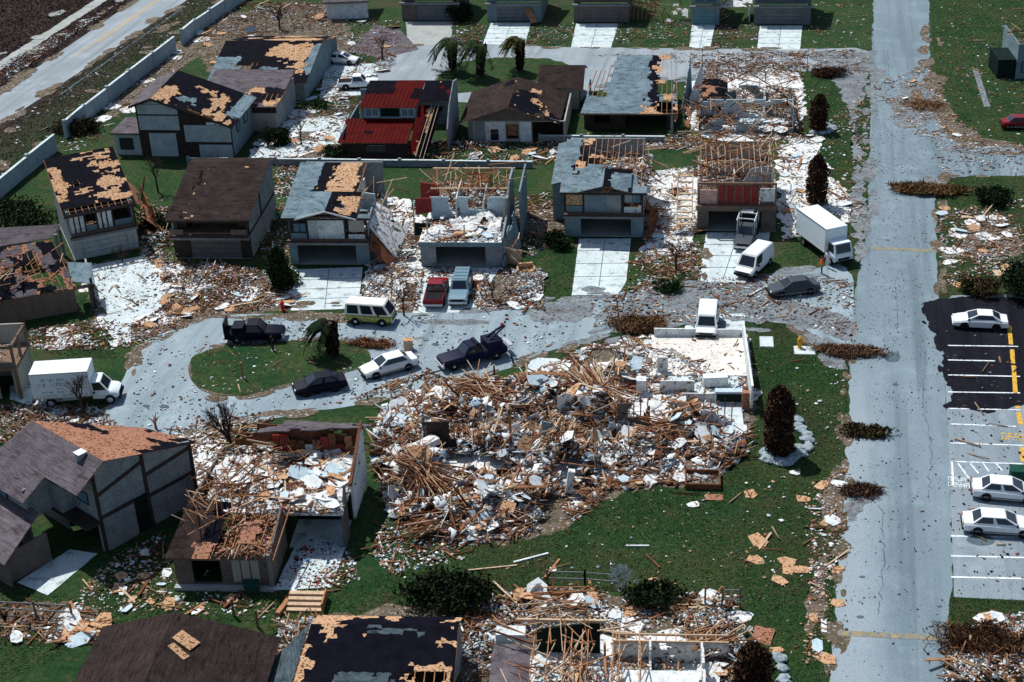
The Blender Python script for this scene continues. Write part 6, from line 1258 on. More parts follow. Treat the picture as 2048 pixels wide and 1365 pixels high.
def cypress(name, label, at_, hgt, r_, n, pal=DEAD, rocks=0, seed=1, lean=(0, 0)):
    rg = np.random.default_rng(seed); g = G(*at_); o = empty(name, (g.x, g.y, 0), 0, label, 'tree')
    t = rg.uniform(0, 1, n)**.9; a = rg.uniform(0, 2*np.pi, n); prof = np.minimum(1, (1.02-t)*3.2)**.6*(.45+.95*fbm(t*6+seed*3, a*1.6+seed)); rr = r_*1.15*prof*np.sqrt(rg.uniform(.15, 1, n))
    ctr = np.stack([np.cos(a)*rr+lean[0]*t*hgt, np.sin(a)*rr+lean[1]*t*hgt, .15+t*hgt], 1)
    leaves('crown', ctr, .17, gcol(n, pal, rg), o, rg, up=1.0)
    MB().tube([(0, 0, 0), (lean[0]*hgt*.5, lean[1]*hgt*.5, hgt*.5), (lean[0]*hgt*.95, lean[1]*hgt*.95, hgt*.95)], [.2, .13, .03], 8).build('trunk', 'bark', o)
    return o
def palm(name, label, at_, hgt, n=15, fl=2.2, seed=1, lean=(.05, .05), pal=DARKG, sweep=None):
    rg = np.random.default_rng(seed); g = G(*at_); o = empty(name, (g.x, g.y, 0), 0, label, 'palm tree')
    top = Vector((lean[0]*hgt, lean[1]*hgt, hgt))
    MB().tube([(0, 0, 0), (top.x*.4, top.y*.4, hgt*.5), tuple(top)], [.34, .26, .3], 9).build('trunk', 'bark', o)
    m_ = 500; t = rg.uniform(.1, 1, m_); a = rg.uniform(0, 2*np.pi, m_)
    leaves('dead_skirt', np.stack([np.cos(a)*(.35+.3*t)+top.x*t, np.sin(a)*(.35+.3*t)+top.y*t, t*hgt*.98], 1), .3, gcol(m_, [(.03, .018, .012), (.05, .03, .02), (.015, .01, .009)], rg), o, rg, up=-1.2)
    for k in range(n):
        az = 2*math.pi*k/n+rg.uniform(-.25, .25)
        if sweep is not None: az = sweep+rg.normal(0, .9)
        el = rg.uniform(.1, 1.0); L = fl*rg.uniform(.8, 1.15); pts = []
        for j in range(7):
            s_ = j/6; pts.append(top+Vector((math.cos(az)*L*s_*math.cos(el*.6), math.sin(az)*L*s_*math.cos(el*.6), L*(s_*math.sin(el)-1.05*s_*s_))))
        mb = MB(); mb.tube(pts, [.04, .035, .03, .025, .02, .015, .01], 4); fr = mb.build('frond', 'bark', o)
        nl = 80; tt = rg.uniform(.12, 1, nl); ctr = []; 
        for q in tt: i = min(5, int(q*6)); ctr.append(pts[i].lerp(pts[i+1], q*6-i))
        ctr = np.array([[c.x, c.y, c.z] for c in ctr]); side = np.array([-math.sin(az), math.cos(az), -.5]); sg = rg.choice((-1, 1), nl)[:, None]
        off = sg*np.array([side[0], side[1], 0])*.26+[0, 0, -.14]; d = off*1.0+np.array([math.cos(az), math.sin(az), 0])*.14
        wv = np.array([math.cos(az), math.sin(az), 0])*.06
        V = np.stack([ctr-wv, ctr+wv, ctr+d*2.1+wv*.3, ctr+d*2.1-wv*.3], 1).reshape(-1, 3)
        me = arr_mesh('leaflets', V, np.arange(nl*4).reshape(nl, 4), np.repeat(gcol(nl, pal, rg), 4, 0), 'leaf_mix'); link(bpy.data.objects.new('leaflets', me), fr)
    return o
def bare_tree(name, label, at_, hgt, seed=1, spread=.55, n0=4, r0=.12, m_='bark', sway=(0, 0), cat='tree', depth=4, trunk=.25):
    rr = random.Random(seed); g = G(*at_); o = empty(name, (g.x, g.y, 0), 0, label, cat); mb = MB()
    MB().tube([(0, 0, 0), (0, 0, hgt*trunk)], [r0, r0*.8], 7).build('trunk', m_, o)
    def grow(p, d, L, r_, k):
        e = p+d*L; mb.tube([tuple(p), tuple(p.lerp(e, .5)+Vector((rr.gauss(0, .04), rr.gauss(0, .04), 0))), tuple(e)], [r_, r_*.8, r_*.6], 5)
        if k == 0: return
        for i in range(rr.choice((2, 3))): grow(p.lerp(e, rr.uniform(.55, 1)), (d+Vector((rr.gauss(0, spread), rr.gauss(0, spread), rr.gauss(.1, .25)))).normalized(), L*rr.uniform(.6, .8), r_*.6, k-1)
    for i in range(n0): a = i*6.28/n0+rr.random(); grow(Vector((0, 0, hgt*trunk*.95)), Vector((math.cos(a)*spread+sway[0], math.sin(a)*spread+sway[1], 1)).normalized(), hgt*.27, r0*.6, depth)
    mb.build('crown', m_, o, fix=False); return o
palm('palm_tree', 'leftmost of the three battered palms on the upper island', (905, 140), 4.0, 20, 3.0, 1, (.05, -.03), GREEN, sweep=3.6)
palm('palm_tree', 'middle of the three battered palms on the upper island', (960, 152), 4.3, 22, 3.2, 2, (.1, -.02), GREEN, sweep=3.4)
palm('palm_tree', 'rightmost of the three battered palms on the upper island', (1040, 143), 4.4, 18, 2.7, 3, (.02, 0), OLIVE, sweep=3.7)
palm('palm_tree', 'dark bent palm on the grass island beside the white sedan', (668, 712), 3.2, 20, 2.2, 4, (-.05, 0), DARKG, sweep=3.3)
cypress('cypress_tree', 'tall dead brown cypress on the lawn ringed by grey rocks', (1556, 905), 5.6, 1.05, 5200, seed=1)
cypress('cypress_tree', 'dead brown cypress beside the main road in the upper lawn', (1636, 262), 4.2, .95, 3400, seed=2)
cypress('cypress_tree', 'dead brown cypress just behind the standing white box truck', (1632, 408), 5.2, .95, 3800, seed=3)
cypress('cypress_tree', 'dead brown cypress at the bottom edge by the lawn', (1506, 1372), 3.0, 1.0, 3000, seed=4)
cypress('conifer_tree', 'dark column of green foliage right of the unbroken brown roof', (562, 580), 4.2, .9, 2600, DARKG, seed=6)
bush('big_bush', 'large dark bush at the foot of the central lawn', (900, 1205), 2.3, 1.7, 1.25, 6500, DARKG+[(.03, .026, .01)], .17, seed=1)
bush('small_bush', 'dark green shrub behind the stripped trusses at the lower middle', (1306, 1205), 1.7, 1.0, .9, 2400, DARKG, .15, seed=2)
bush('small_bush', 'dark round bush at the right edge below the side street', (1990, 405), 1.7, 1.5, .9, 3600, DARKG, .15, seed=3)
bush('tree_crown', 'broad dark tree crown cut by the right edge above the coupe', (2052, 590), 1.7, 2.0, 1.9, 5000, DARKG, .17, 'tree', seed=4)
bush('small_bush', 'brown and green tangle beside the coupe', (1958, 588), 1.5, 1.2, 1.0, 3000, OLIVE+DEAD, .15, seed=5)
bush('small_bush', 'brownish bush leaning over the right kerb near the lower stop line', (1728, 866), 1.7, .8, .4, 2000, OLIVE+DEAD, .14, seed=6)
bush('small_bush', 'dark green shrub in front of the unbroken brown house', (575, 565), 1.3, 1.0, .7, 2200, GREEN, .13, seed=7)
bush('small_bush', 'dark shrub at the corner of the house with blue grey eaves', (1112, 492), 1.5, 1.3, .9, 3000, DARKG, .14, seed=8)
bush('small_bush', 'green shrub beside the wide white driveway', (1330, 580), 1.2, .9, .6, 1800, GREEN, .13, seed=9)
bush('small_bush', 'dark shrub under the red lean-to roof at its left', (672, 312), 1.6, 1.2, .8, 2400, DARKG, .14, seed=10)
bush('small_bush', 'dark round shrub beside the tan plastered wall', (555, 290), 1.3, 1.2, 1.3, 2800, DARKG, .15, seed=11)
bush('small_bush', 'pale green shrub right of the lopsided grey house', (630, 215), 1.5, 1.2, .4, 1600, GREEN, .13, seed=12)
bush('small_bush', 'dark weeds under the gap in the boundary wall', (150, 262), 2.4, 1.6, 1.0, 3600, DARKG+DEAD, .18, seed=13)
bush('hedge', 'dark scrub beside the patchy tan roof below the wall', (60, 440), 4.0, 3.2, .7, 5000, DARKG+GREEN, .2, seed=14)
bush('hedge', 'dark shrub between the patchy tan roof and unbroken brown roof', (322, 455), 1.6, 1.6, .9, 2600, DARKG, .15, seed=15)
bush('small_bush', 'dark tree mass at the top edge beside the grey brown garage', (920, 40), 1.6, 1.4, 1.6, 3000, DARKG, .18, seed=16)
bush('brush_heap', 'long heap of dead brown palm brush lying on the side street corner', (1850, 385), 3.2, 1.2, .55, 5200, [(.16, .085, .035), (.22, .13, .05), (.1, .05, .025), (.3, .2, .09)], .22, 'brush', seed=17)
bush('brush_heap', 'brown brush heap beside the leaning post in the street', (1275, 655), 1.9, 1.4, .6, 3000, [(.16, .085, .04), (.22, .13, .06), (.1, .05, .03)], .18, 'brush', seed=18)
bush('brush_heap', 'dark brown brush heap at the upper street corner', (1655, 150), 1.9, 1.3, .6, 2600, DEAD, .17, 'brush', seed=19)
bush('brush_heap', 'tan heap of brush on the verge by the upper road bend', (1850, 215), 2.2, 1.6, .3, 2200, [(.3, .18, .09), (.4, .26, .15), (.2, .1, .06)], .16, 'brush', seed=20)
bush('brush_heap', 'brown uprooted brush at the lower right corner', (1955, 1285), 2.6, 1.3, .6, 3800, DEAD+[(.2, .1, .05)], .17, 'brush', seed=21)
bush('brush_heap', 'brown brush at the kerb beside the two white sedans', (1725, 985), 1.3, .8, .3, 1500, DEAD+[(.2, .11, .08)], .14, 'brush', seed=22)
bush('brush_heap', 'brown fallen fronds across the lawn corner at the street mouth', (1700, 708), 2.4, .7, .35, 2400, [(.22, .12, .07), (.3, .18, .1), (.14, .08, .06)], .2, 'brush', seed=23)
bush('brush_heap', 'reddish brush heap at the cul-de-sac kerb', (745, 690), 1.9, .7, .35, 1800, [(.25, .1, .05), (.35, .17, .08), (.12, .06, .04)], .14, 'brush', seed=24)
bare_tree('bare_tree', 'tall bare shrub rising in front of the street above the dark house', (466, 898), 6.0, 3, .2, 8, .13, sway=(-.3, 0), trunk=.05)
bare_tree('bare_tree', 'bare tree standing before the lettered box truck', (166, 828), 3.9, 5, .4, 5, .14, sway=(-.15, 0), trunk=.3)
bare_tree('bare_tree', 'thin bare tree in the yard left of the unbroken brown roof', (316, 385), 3.8, 7, .35, 4, .12, trunk=.45)
bare_tree('bare_tree', 'bare grey shrub among the fence panels at the lower middle', (1245, 1185), 3.2, 9, .45, 7, .08, 'rock', trunk=.08)
bare_tree('bare_tree', 'stripped tree between the grass strips right of the wide driveway', (1352, 540), 3.6, 11, .5, 4, .12, trunk=.3)
bare_tree('bare_tree', 'bare thin tree in the sandy yard above the garden wall', (603, 290), 3.2, 13, .4, 4, .1, trunk=.45)
bare_tree('bare_tree', 'brown broken tree in the yard beside the pickup near the top', (765, 118), 3.2, 15, .5, 4, .14, trunk=.4)
bare_tree('bare_tree', 'dead tangled tree at the top edge left of the white block garage', (560, 60), 4.4, 17, .6, 6, .16, trunk=.3)
bare_tree('bare_tree', 'small broken tree stub on the street edge above the dark house', (312, 858), 1.7, 19, .5, 4, .12, 'lumber', trunk=.3, depth=2)
bare_tree('bare_tree', 'stripped tree in front of the roofless house beside the red pickup', (808, 632), 3.4, 21, .4, 4, .1, trunk=.4)
bare_tree('bare_tree', 'bare brown tree in the debris beside the silver truck', (985, 600), 2.2, 23, .5, 4, .09, trunk=.4)
bare_tree('bare_tree', 'brown shrub skeleton by the front of the patchy tan roof house', (245, 525), 2.6, 25, .7, 6, .08, trunk=.1)
bare_tree('bare_tree', 'thin bare tree in the yard between red roof and brown roof', (700, 262), 2.6, 27, .6, 4, .1, trunk=.3)

# rocks round the two cypress trees
rr = random.Random(4); _rk = []
for k in range(5):
    rg = np.random.default_rng(k); bm = bmesh.new(); bmesh.ops.create_icosphere(bm, subdivisions=1 if k % 2 else 2, radius=.5)
    for v_ in bm.verts: v_.co *= 1+1.1*(float(fbm(v_.co.x*3.7+k*5, v_.co.y*3.7+v_.co.z*3.1))-.5); v_.co.z *= .55
    me = bpy.data.meshes.new('rock'); bm.to_mesh(me); bm.free(); me.materials.append(MATS['rock']); _rk.append(me)
def rocks(cx, cy, n, rx, ry, a0, a1, lab, grp, sz=(.4, 1.0)):
    g = G(cx, cy)
    for k in range(n):
        a = a0+(a1-a0)*k/(n-1)+rr.uniform(-.1, .1); q = rr.uniform(.85, 1.15)
        o = link(bpy.data.objects.new('rock', rr.choice(_rk))); o.location = (g.x+math.cos(a)*rx*q, g.y+math.sin(a)*ry*q, .12); s_ = rr.uniform(*sz); o.scale = (s_*1.2, s_, s_*.9); o.rotation_euler = (0, 0, rr.uniform(0, 6)); tag(o, lab, 'rock', grp)
rocks(1566, 880, 34, 1.75, 3.1, -2.4, 1.5, 'pale grey rock in the ring round the tall dead cypress', 'rocks round the tall cypress', (.5, 1.2))
rocks(1640, 258, 12, 1.5, 1.4, -2.2, 1.2, 'pale grey rock at the foot of the dead cypress in the upper lawn', 'rocks at the upper cypress', (.5, 1.1))
rocks(1530, 1365, 8, 1.2, 2.4, -1.0, 1.2, 'grey rock beside the dead cypress at the bottom edge', 'rocks at the bottom cypress', (.5, 1.0))

# ------------------------------------------------------------------ people
def person(label, at_, face, shirt, legs, hgt=1.75, bend=0.0, arms=((.12, -.28), (.12, .28))):
    g = G(*at_); o = empty('person', (g.x, g.y, .02), face, label, 'person'); s_ = hgt/1.75
    vs = [(0, 0, .95), (0, 0, 1.15), (.02, 0, 1.38), (.03, 0, 1.5), (.05, 0, 1.62), (.06, 0, 1.72), (0, .1, .9), (.05, .12, .5), (-.02, .13, .09), (.12, .14, .04), (0, -.1, .9), (.0, -.12, .5), (-.04, -.13, .09), (.1, -.14, .04),
          (.02, .2, 1.4), (.04, .27, 1.12), (arms[1][0]+.05, arms[1][1], .88), (arms[1][0]+.1, arms[1][1], .79), (.02, -.2, 1.4), (.04, -.27, 1.12), (arms[0][0]+.05, arms[0][1], .88), (arms[0][0]+.1, arms[0][1], .79)]
    ra = [.16, .15, .16, .055, .095, .08, .1, .07, .045, .04, .1, .07, .045, .04, .06, .048, .035, .035, .06, .048, .035, .035]
    ed = [(0, 1), (1, 2), (2, 3), (3, 4), (4, 5), (0, 6), (6, 7), (7, 8), (8, 9), (0, 10), (10, 11), (11, 12), (12, 13), (2, 14), (14, 15), (15, 16), (16, 17), (2, 18), (18, 19), (19, 20), (20, 21)]
    me = bpy.data.meshes.new('body'); me.from_pydata([tuple(c*s_ for c in v_) for v_ in vs], ed, []); b_ = bpy.data.objects.new('body', me); COL.objects.link(b_)
    md = b_.modifiers.new('s', 'SKIN')
    for i, sv in enumerate(me.skin_vertices[0].data): sv.radius = (ra[i]*s_, ra[i]*s_); sv.use_root = i == 0
    b_.modifiers.new('d', 'SUBSURF').levels = 1
    dg = bpy.context.evaluated_depsgraph_get(); dg.update(); m2 = bpy.data.meshes.new_from_object(b_.evaluated_get(dg)); b_.modifiers.clear(); b_.data = m2; b_.parent = o
    m2.materials.clear()
    for k in ('skin', shirt, legs): m2.materials.append(MATS[k])
    for p in m2.polygons:
        c = p.center; z = c.z/s_; arm = abs(c.y)/s_ > .2
        p.material_index = 0 if z > 1.49 or (arm and z < 1.1 and z > .7) or False else (1 if z > .93 else 2); p.use_smooth = True
        if z < .1: p.material_index = 2
    h_ = MB(); h_.loft([[(.045*s_+math.cos(t*math.pi/5)*r_*s_, math.sin(t*math.pi/5)*r_*s_, z*s_) for t in range(10)] for r_, z in ((.11, 1.66), (.125, 1.72), (.11, 1.79), (.04, 1.83))]).build('hair', 'trim_dark', o, True)
    h_ = MB().tube([(.15*s_, 0, 1.63*s_), (.185*s_, 0, 1.6*s_)], [.02, .015], 5).build('nose', 'skin', o)
    return o
person('person in an orange shirt and dark trousers beside the standing box truck', (1643, 548), R(200), 'cloth_orange', 'cloth_dark', 1.75)
person('person in white clothes next to the box truck cab', (1654, 536), R(230), 'cloth_white', 'cloth_white', 1.8)
# ------------------------------------------------------------------ debris
MIX_W = {'white': 6.5, 'tan': 1.3, 'brown': 3.6, 'blue': 1.3, 'grey': 1, 'pink': .5, 'dark': 1}
MIX_B = {'brown': 5, 'tan': 1.5, 'straw': 1.4, 'white': 2.6, 'dark': 1.6, 'grey': 1.2, 'pink': .4}
MIX_R = {'brown': 3, 'tan': 2, 'grey': 2, 'white': 1.4, 'dark': 2}
MIX_L = {'white': 3, 'tan': 3, 'brown': 1.5, 'grey': 1}
# the great heap in the middle
HEAP = [(770, 800), (900, 765), (1060, 755), (1180, 695), (1330, 670), (1495, 670), (1505, 900), (1430, 955), (1200, 985), (1130, 1070), (900, 1085), (780, 1030), (748, 900)]
HM = [(860, 960, 2.6, 2.3), (1190, 830, 2.8, 2.5), (990, 900, 2.4, 1.6), (1080, 800, 2.6, 1.6), (1350, 850, 2.4, 1.3), (940, 830, 2.4, 1.5), (1000, 1010, 2.4, 1.2), (880, 1040, 2.2, 1.6), (1290, 910, 2.2, 1.4), (1130, 930, 2.2, 2.0), (800, 880, 2, 1.1), (1430, 900, 2, .9), (1240, 740, 2, .9), (1060, 1000, 1.8, 1.0)]
litter('debris_scraps', HEAP, {'white': 9.5, 'tan': 1.4, 'brown': 3.4, 'blue': 1.3, 'grey': .9, 'pink': .5, 'dark': .8}, 17000, 13000, 3000, HM, (.1, 1.0), (.1, .6), (.6, 3.2), label='white and brown scraps heaped in the flattened plots at the centre', clump=.35)
litter('debris_scraps', [(1230, 720), (1340, 700), (1420, 745), (1488, 760), (1488, 800), (1240, 800)], {'white': 5, 'blue': 2, 'tan': 1, 'grey': 1, 'red': .3}, 700, 500, 60, (), (.08, .4), z0=.28, label='pale scraps strewn on the bare white floor', clump=.3)
# between and before the main row
litter('debris_scraps', [(740, 400), (836, 400), (850, 545), (835, 625), (720, 622), (740, 520)], MIX_W, 1500, 1100, 260, [(790, 500, 3, 1.2), (770, 570, 3, .7)], label='white scraps in the gap left of the roofless house', clump=.3)
litter('debris_scraps', [(800, 535), (1085, 540), (1090, 618), (960, 622), (900, 560), (850, 560), (835, 622), (800, 622)], MIX_W, 2200, 1200, 260, [(1040, 570, 3, .6)], label='scraps round the two parked trucks')
litter('debris_scraps', [(320, 520), (345, 520), (580, 550), (580, 615), (420, 632), (300, 690), (230, 670), (330, 610)], MIX_B, 3600, 1700, 320, [(430, 560, 4, .5), (230, 560, 3, .4), (330, 520, 3, .9)], label='brown and white scraps before the unbroken brown roof')
litter('debris_scraps', [(1286, 350), (1400, 330), (1402, 470), (1330, 540), (1290, 520)], {'white': 7, 'tan': 2, 'brown': 2, 'grey': 1}, 1100, 900, 160, [(1340, 440, 3, .5)], label='white rubble between the two right houses of the row', clump=.3)
litter('debris_scraps', [(1556, 275), (1640, 270), (1640, 330), (1730, 420), (1712, 450), (1640, 425), (1600, 475), (1556, 485)], {'white': 7, 'tan': 2, 'brown': 2, 'grey': 1}, 1200, 800, 90, label='white rubble behind the standing box truck', clump=.5)
litter('debris_scraps', [(1290, 500), (1400, 480), (1405, 560), (1240, 590), (1270, 520)], MIX_B, 1500, 600, 200, label='brown scraps right of the wide white driveway')
litter('debris_scraps', [(1010, 400), (1130, 380), (1140, 470), (1060, 520), (1040, 480)], MIX_B, 1000, 600, 150, label='scraps on the grass left of the blue grey eaves', clump=.7)
litter('debris_scraps', [(520, 330), (590, 330), (590, 540), (545, 560), (520, 500)], MIX_B, 1300, 800, 160, [(550, 430, 2, .6)], label='scraps right of the unbroken brown roof')
litter('debris_scraps', [(285, 400), (345, 400), (348, 530), (280, 520)], MIX_W, 900, 600, 160, [(315, 480, 2, .8)], label='scraps left of the unbroken brown roof')
litter('debris_scraps', [(180, 530), (310, 520), (330, 600), (230, 660), (195, 640)], MIX_B, 420, 260, 40, (), (.08, .35), clump=.8, label='sparse scraps on the white drive before the patchy tan roof')
# upper floors laid bare
def floor_zone(FL, rot, x0, x1, y0, y1): g = G(*FL); a = R(rot); return [Vector((g.x+x*_c(a)-y*_s(a), g.y+x*_s(a)+y*_c(a), 0)) for x, y in ((x0, y0), (x1, y0), (x1, y1), (x0, y1))]
litter('debris_scraps', floor_zone((843, 533), 6, 0, 7.8, -.2, 5.2), {'white': 7, 'brown': 2, 'tan': 1.5, 'blue': 1.2, 'dark': .6, 'red': .2}, 1500, 1300, 110, (), (.1, .6), z0=2.78, label='white rubble on the open upper floor of the roofless house', clump=.25)
litter('debris_scraps', floor_zone((843, 533), 6, .3, 7.8, 5.6, 12), MIX_W, 1100, 600, 260, (), (.1, .6), z0=3.6, label='scraps among the roof timbers of the roofless house', clump=.25)
litter('debris_scraps', floor_zone((1130, 473), 5, 3, 8.4, 2.5, 11), MIX_W, 1400, 800, 260, (), (.1, .6), z0=4.4, label='scraps in the torn roof above the wide driveway', clump=.3)
litter('debris_scraps', floor_zone((1394, 462), 5, .2, 7.5, .5, 12), MIX_W, 2000, 900, 420, (), (.1, .6), z0=2.95, label='scraps on the upper floor behind the dark red shutters', clump=.3)
litter('debris_scraps', floor_zone((582, 529), 6, 5.6, 7.8, 1, 11), MIX_W, 700, 500, 120, (), (.1, .5), z0=3.0, label='scraps in the open rooms beside the half stripped roof', clump=.3)
litter('debris_scraps', floor_zone((356, 1173), 7, 1.0, 10.8, 4.8, 13), {'white': 7, 'brown': 3, 'tan': 2, 'blue': .8, 'dark': .5, 'red': .15}, 2600, 2400, 420, (), (.1, .7), (.1, .5), z0=3.05, label='white rubble on the upper floor of the wrecked brown house', clump=.3)
litter('debris_scraps', floor_zone((356, 1173), 7, 3, 6.6, 0, 4.6), {'brown': 4, 'tan': 3, 'pink': 3, 'dark': 1}, 500, 300, 200, (), (.1, .4), z0=2.75, label='brown scraps in the opened lean-to roof', clump=.3)
litter('debris_scraps', floor_zone((1400, 268), 5, -.5, 11.5, -1.5, 14), MIX_W, 4200, 2600, 700, [(1450, 230, 3, 1.0), (1560, 240, 3, .9), (1520, 180, 4, 1.4)], label='scraps covering the roofless broken house', clump=.3)
litter('debris_scraps', floor_zone((990, 1380), 7, 2.4, 14.4, -6, 2.8), {'white': 6, 'tan': 2, 'brown': 2, 'pink': 1.5, 'blue': 1.4}, 1800, 1500, 260, (), (.1, .6), (.1, .45), z0=.4, label='pale scraps in the stripped rooms at the bottom edge', clump=.25)
litter('debris_scraps', [(560, 1250), (660, 1240), (640, 1300), (580, 1365), (545, 1365)], MIX_W, 900, 600, 160, [(610, 1270, 2, .5)], label='scraps between the two bottom roofs', clump=.3)
litter('debris_scraps', [(910, 1200), (1060, 1180), (1480, 1190), (1490, 1280), (1060, 1260), (1000, 1365), (920, 1365)], MIX_W, 3200, 1600, 500, [(1100, 1230, 2.5, .6), (950, 1300, 2.5, .6), (1440, 1270, 2.5, .7)], label='scraps behind the bottom houses', clump=.5)
litter('debris_scraps', [(1390, 1250), (1500, 1240), (1530, 1365), (1400, 1365)], MIX_W, 900, 800, 160, [(1450, 1300, 2.5, .8)], label='white rubble right of the stripped trusses', clump=.3)
litter('patio_scraps', [(552, 1178), (660, 1172), (690, 1092), (610, 1078)], {'white': 3, 'red': 1.2, 'cyan': 1.3, 'dark': 1, 'tan': .6, 'pink': .8}, 150, 170, 0, (), (.15, .6), (.2, .6), z0=.06, label='coloured clothes and household scraps strewn on the patio', clump=.2)
# lawns, verges, yards
litter('lawn_scraps', [(1500, 720), (1690, 720), (1690, 900), (1660, 1365), (1480, 1365), (1490, 1000), (1510, 900)], MIX_L, 260, 80, 10, (), (.1, .55), clump=.7, label='scattered chips on the right part of the lawn')
litter('lawn_scraps', [(880, 1090), (1130, 1070), (1200, 990), (1500, 960), (1480, 1200), (1060, 1190), (920, 1120), (760, 1190), (690, 1180)], {'white': 3, 'tan': 2, 'straw': 2, 'grey': 2}, 300, 40, 10, (), (.06, .25), clump=.6, label='scattered chips on the central lawn')
litter('verge_scraps', [(1610, 980), (1690, 930), (1690, 1050), (1665, 1180), (1645, 1320), (1605, 1330), (1620, 1150)], {'tan': 5, 'pink': 2, 'white': 2, 'brown': 2}, 620, 200, 30, (), (.1, .6), clump=.6, label='tan and pink scraps swept along the lawn verge')
litter('yard_scraps', [(230, 1110), (340, 1060), (350, 1180), (560, 1200), (700, 1100), (720, 1160), (560, 1240), (360, 1225), (150, 1225), (150, 1190)], {'white': 3, 'tan': 3, 'green': 1, 'pink': 1}, 900, 500, 120, (), (.1, .45), clump=.6, label='scraps on the grass round the wrecked brown house')
litter('yard_scraps', [(0, 1205), (220, 1215), (210, 1290), (0, 1280)], MIX_B, 1100, 500, 160, (), (.1, .6), clump=.5, label='scraps along the fence at the lower left')
litter('yard_scraps', [(0, 810), (190, 815), (262, 868), (160, 900), (0, 890)], MIX_B, 1600, 900, 260, [(60, 850, 3, .4)], (.1, .5), clump=.4, label='scraps before the lettered box truck')
litter('yard_scraps', [(330, 862), (470, 835), (560, 830), (520, 870), (440, 960), (390, 985)], MIX_B, 900, 700, 260, (), clump=.3, label='scraps between the dark house and the wrecked brown house')
litter('yard_scraps', [(190, 640), (60, 660), (60, 700), (230, 700), (300, 690), (330, 655)], MIX_B, 1300, 600, 120, (), clump=.6, label='scraps behind the lettered box truck')
litter('yard_scraps', [(550, 190), (720, 190), (740, 235), (690, 320), (500, 325), (520, 260)], MIX_B, 2600, 1300, 300, (), clump=.5, label='scraps in the yards left of the red roof')
litter('yard_scraps', [(640, 40), (800, 40), (790, 130), (700, 190), (640, 200), (640, 110)], MIX_B, 2200, 1000, 260, [(690, 120, 3, .6)], clump=.5, label='scraps round the crushed white car')
litter('yard_scraps', [(390, 60), (480, 5), (660, 5), (640, 60), (520, 70), (420, 140)], MIX_B, 2600, 1200, 700, [(560, 40, 5, 1.2)], clump=.4, label='brown wreckage at the top edge behind the tan boarded roof')
litter('yard_scraps', [(840, 285), (1160, 285), (1170, 330), (850, 330)], MIX_R, 1500, 500, 260, [(920, 305, 3, .8)], clump=.5, label='grey wreckage in the yard before the brown gable house')
litter('yard_scraps', [(1170, 268), (1400, 270), (1400, 300), (1180, 300)], MIX_W, 1300, 700, 260, (), clump=.4, label='scraps in the yard before the slate blue roof')
litter('yard_scraps', [(1370, 110), (1600, 105), (1620, 140), (1600, 165), (1400, 160)], MIX_B, 2300, 700, 500, [(1540, 150, 4, .8)], clump=.4, label='brown scraps along the upper street')
litter('yard_scraps', [(1230, 40), (1390, 40), (1385, 98), (1230, 96)], MIX_R, 700, 250, 80, (), (.08, .4), clump=.6, label='scraps on the grass strips below the top row')
litter('yard_scraps', [(1740, 170), (1860, 130), (1920, 240), (1980, 285), (2048, 285), (2048, 310), (1900, 305), (1830, 270)], {'tan': 4, 'pink': 2, 'white': 2, 'grey': 2, 'brown': 2}, 2200, 600, 120, (), (.08, .45), clump=.6, label='tan scraps on the verge right of the main road')
litter('yard_scraps', [(1880, 420), (2048, 400), (2048, 560), (1900, 575), (1880, 520)], {'tan': 3, 'pink': 2, 'white': 3, 'brown': 2, 'cyan': .3}, 2000, 800, 160, (), (.08, .5), clump=.6, label='scraps on the verge beside the upper stop line')
litter('yard_scraps', [(1895, 1310), (1960, 1240), (2048, 1225), (2048, 1365), (1885, 1365)], MIX_W, 1500, 900, 200, [(2000, 1330, 3, .5)], (.1, .6), clump=.4, label='scraps in the lower right corner')
litter('yard_scraps', [(1600, 280), (1740, 180), (1735, 420), (1720, 520), (1700, 440), (1650, 340)], {'tan': 3, 'white': 2, 'straw': 2, 'green': 1}, 700, 160, 60, (), (.08, .45), clump=.7, label='scraps on the verge left of the main road')
litter('yard_scraps', [(170, 240), (420, 40), (470, 30), (340, 160), (190, 290), (90, 320)], MIX_B, 1500, 500, 120, (), (.1, .5), clump=.5, label='scraps along both sides of the boundary wall')
litter('yard_scraps', [(0, 130), (270, -10), (250, 0), (0, 170)], {'white': 3, 'tan': 2, 'brown': 3, 'grey': 2}, 1500, 500, 100, (), (.12, .6), clump=.7, label='scraps along the far side of the highway')
litter('yard_scraps', [(0, 260), (380, 0), (470, 0), (170, 240), (0, 380)], {'white': 2, 'tan': 1, 'brown': 2, 'green': 2}, 700, 250, 40, (), (.12, .6), clump=.7, label='scraps on the green verge of the highway')
litter('debris_scraps', [(940, 1075), (1130, 1060), (1210, 985), (1180, 960), (1100, 1030), (960, 1050)], MIX_W, 1600, 700, 260, [(1060, 1030, 2, .3)], (.08, .5), clump=.4, label='scraps trailing off the heap onto the lawn edge')
litter('yard_scraps', [(900, 46), (975, 46), (965, 88), (905, 88)], MIX_R, 420, 160, 60, (), (.08, .4), clump=.5, label='scraps on the grass between the first top row driveways')
litter('yard_scraps', [(1060, 48), (1150, 48), (1140, 94), (1050, 88)], MIX_R, 420, 160, 60, (), (.08, .4), clump=.5, label='scraps on the grass left of the whitest driveway')
litter('yard_scraps', [(1430, 50), (1518, 52), (1512, 98), (1425, 98)], MIX_R, 420, 160, 60, (), (.08, .4), clump=.5, label='scraps on the grass right of the teal front')
litter('yard_scraps', [(1610, 10), (1744, 0), (1742, 95), (1610, 98)], MIX_L, 300, 60, 30, (), (.08, .4), clump=.7, label='scraps on the grass at the top beside the main road')
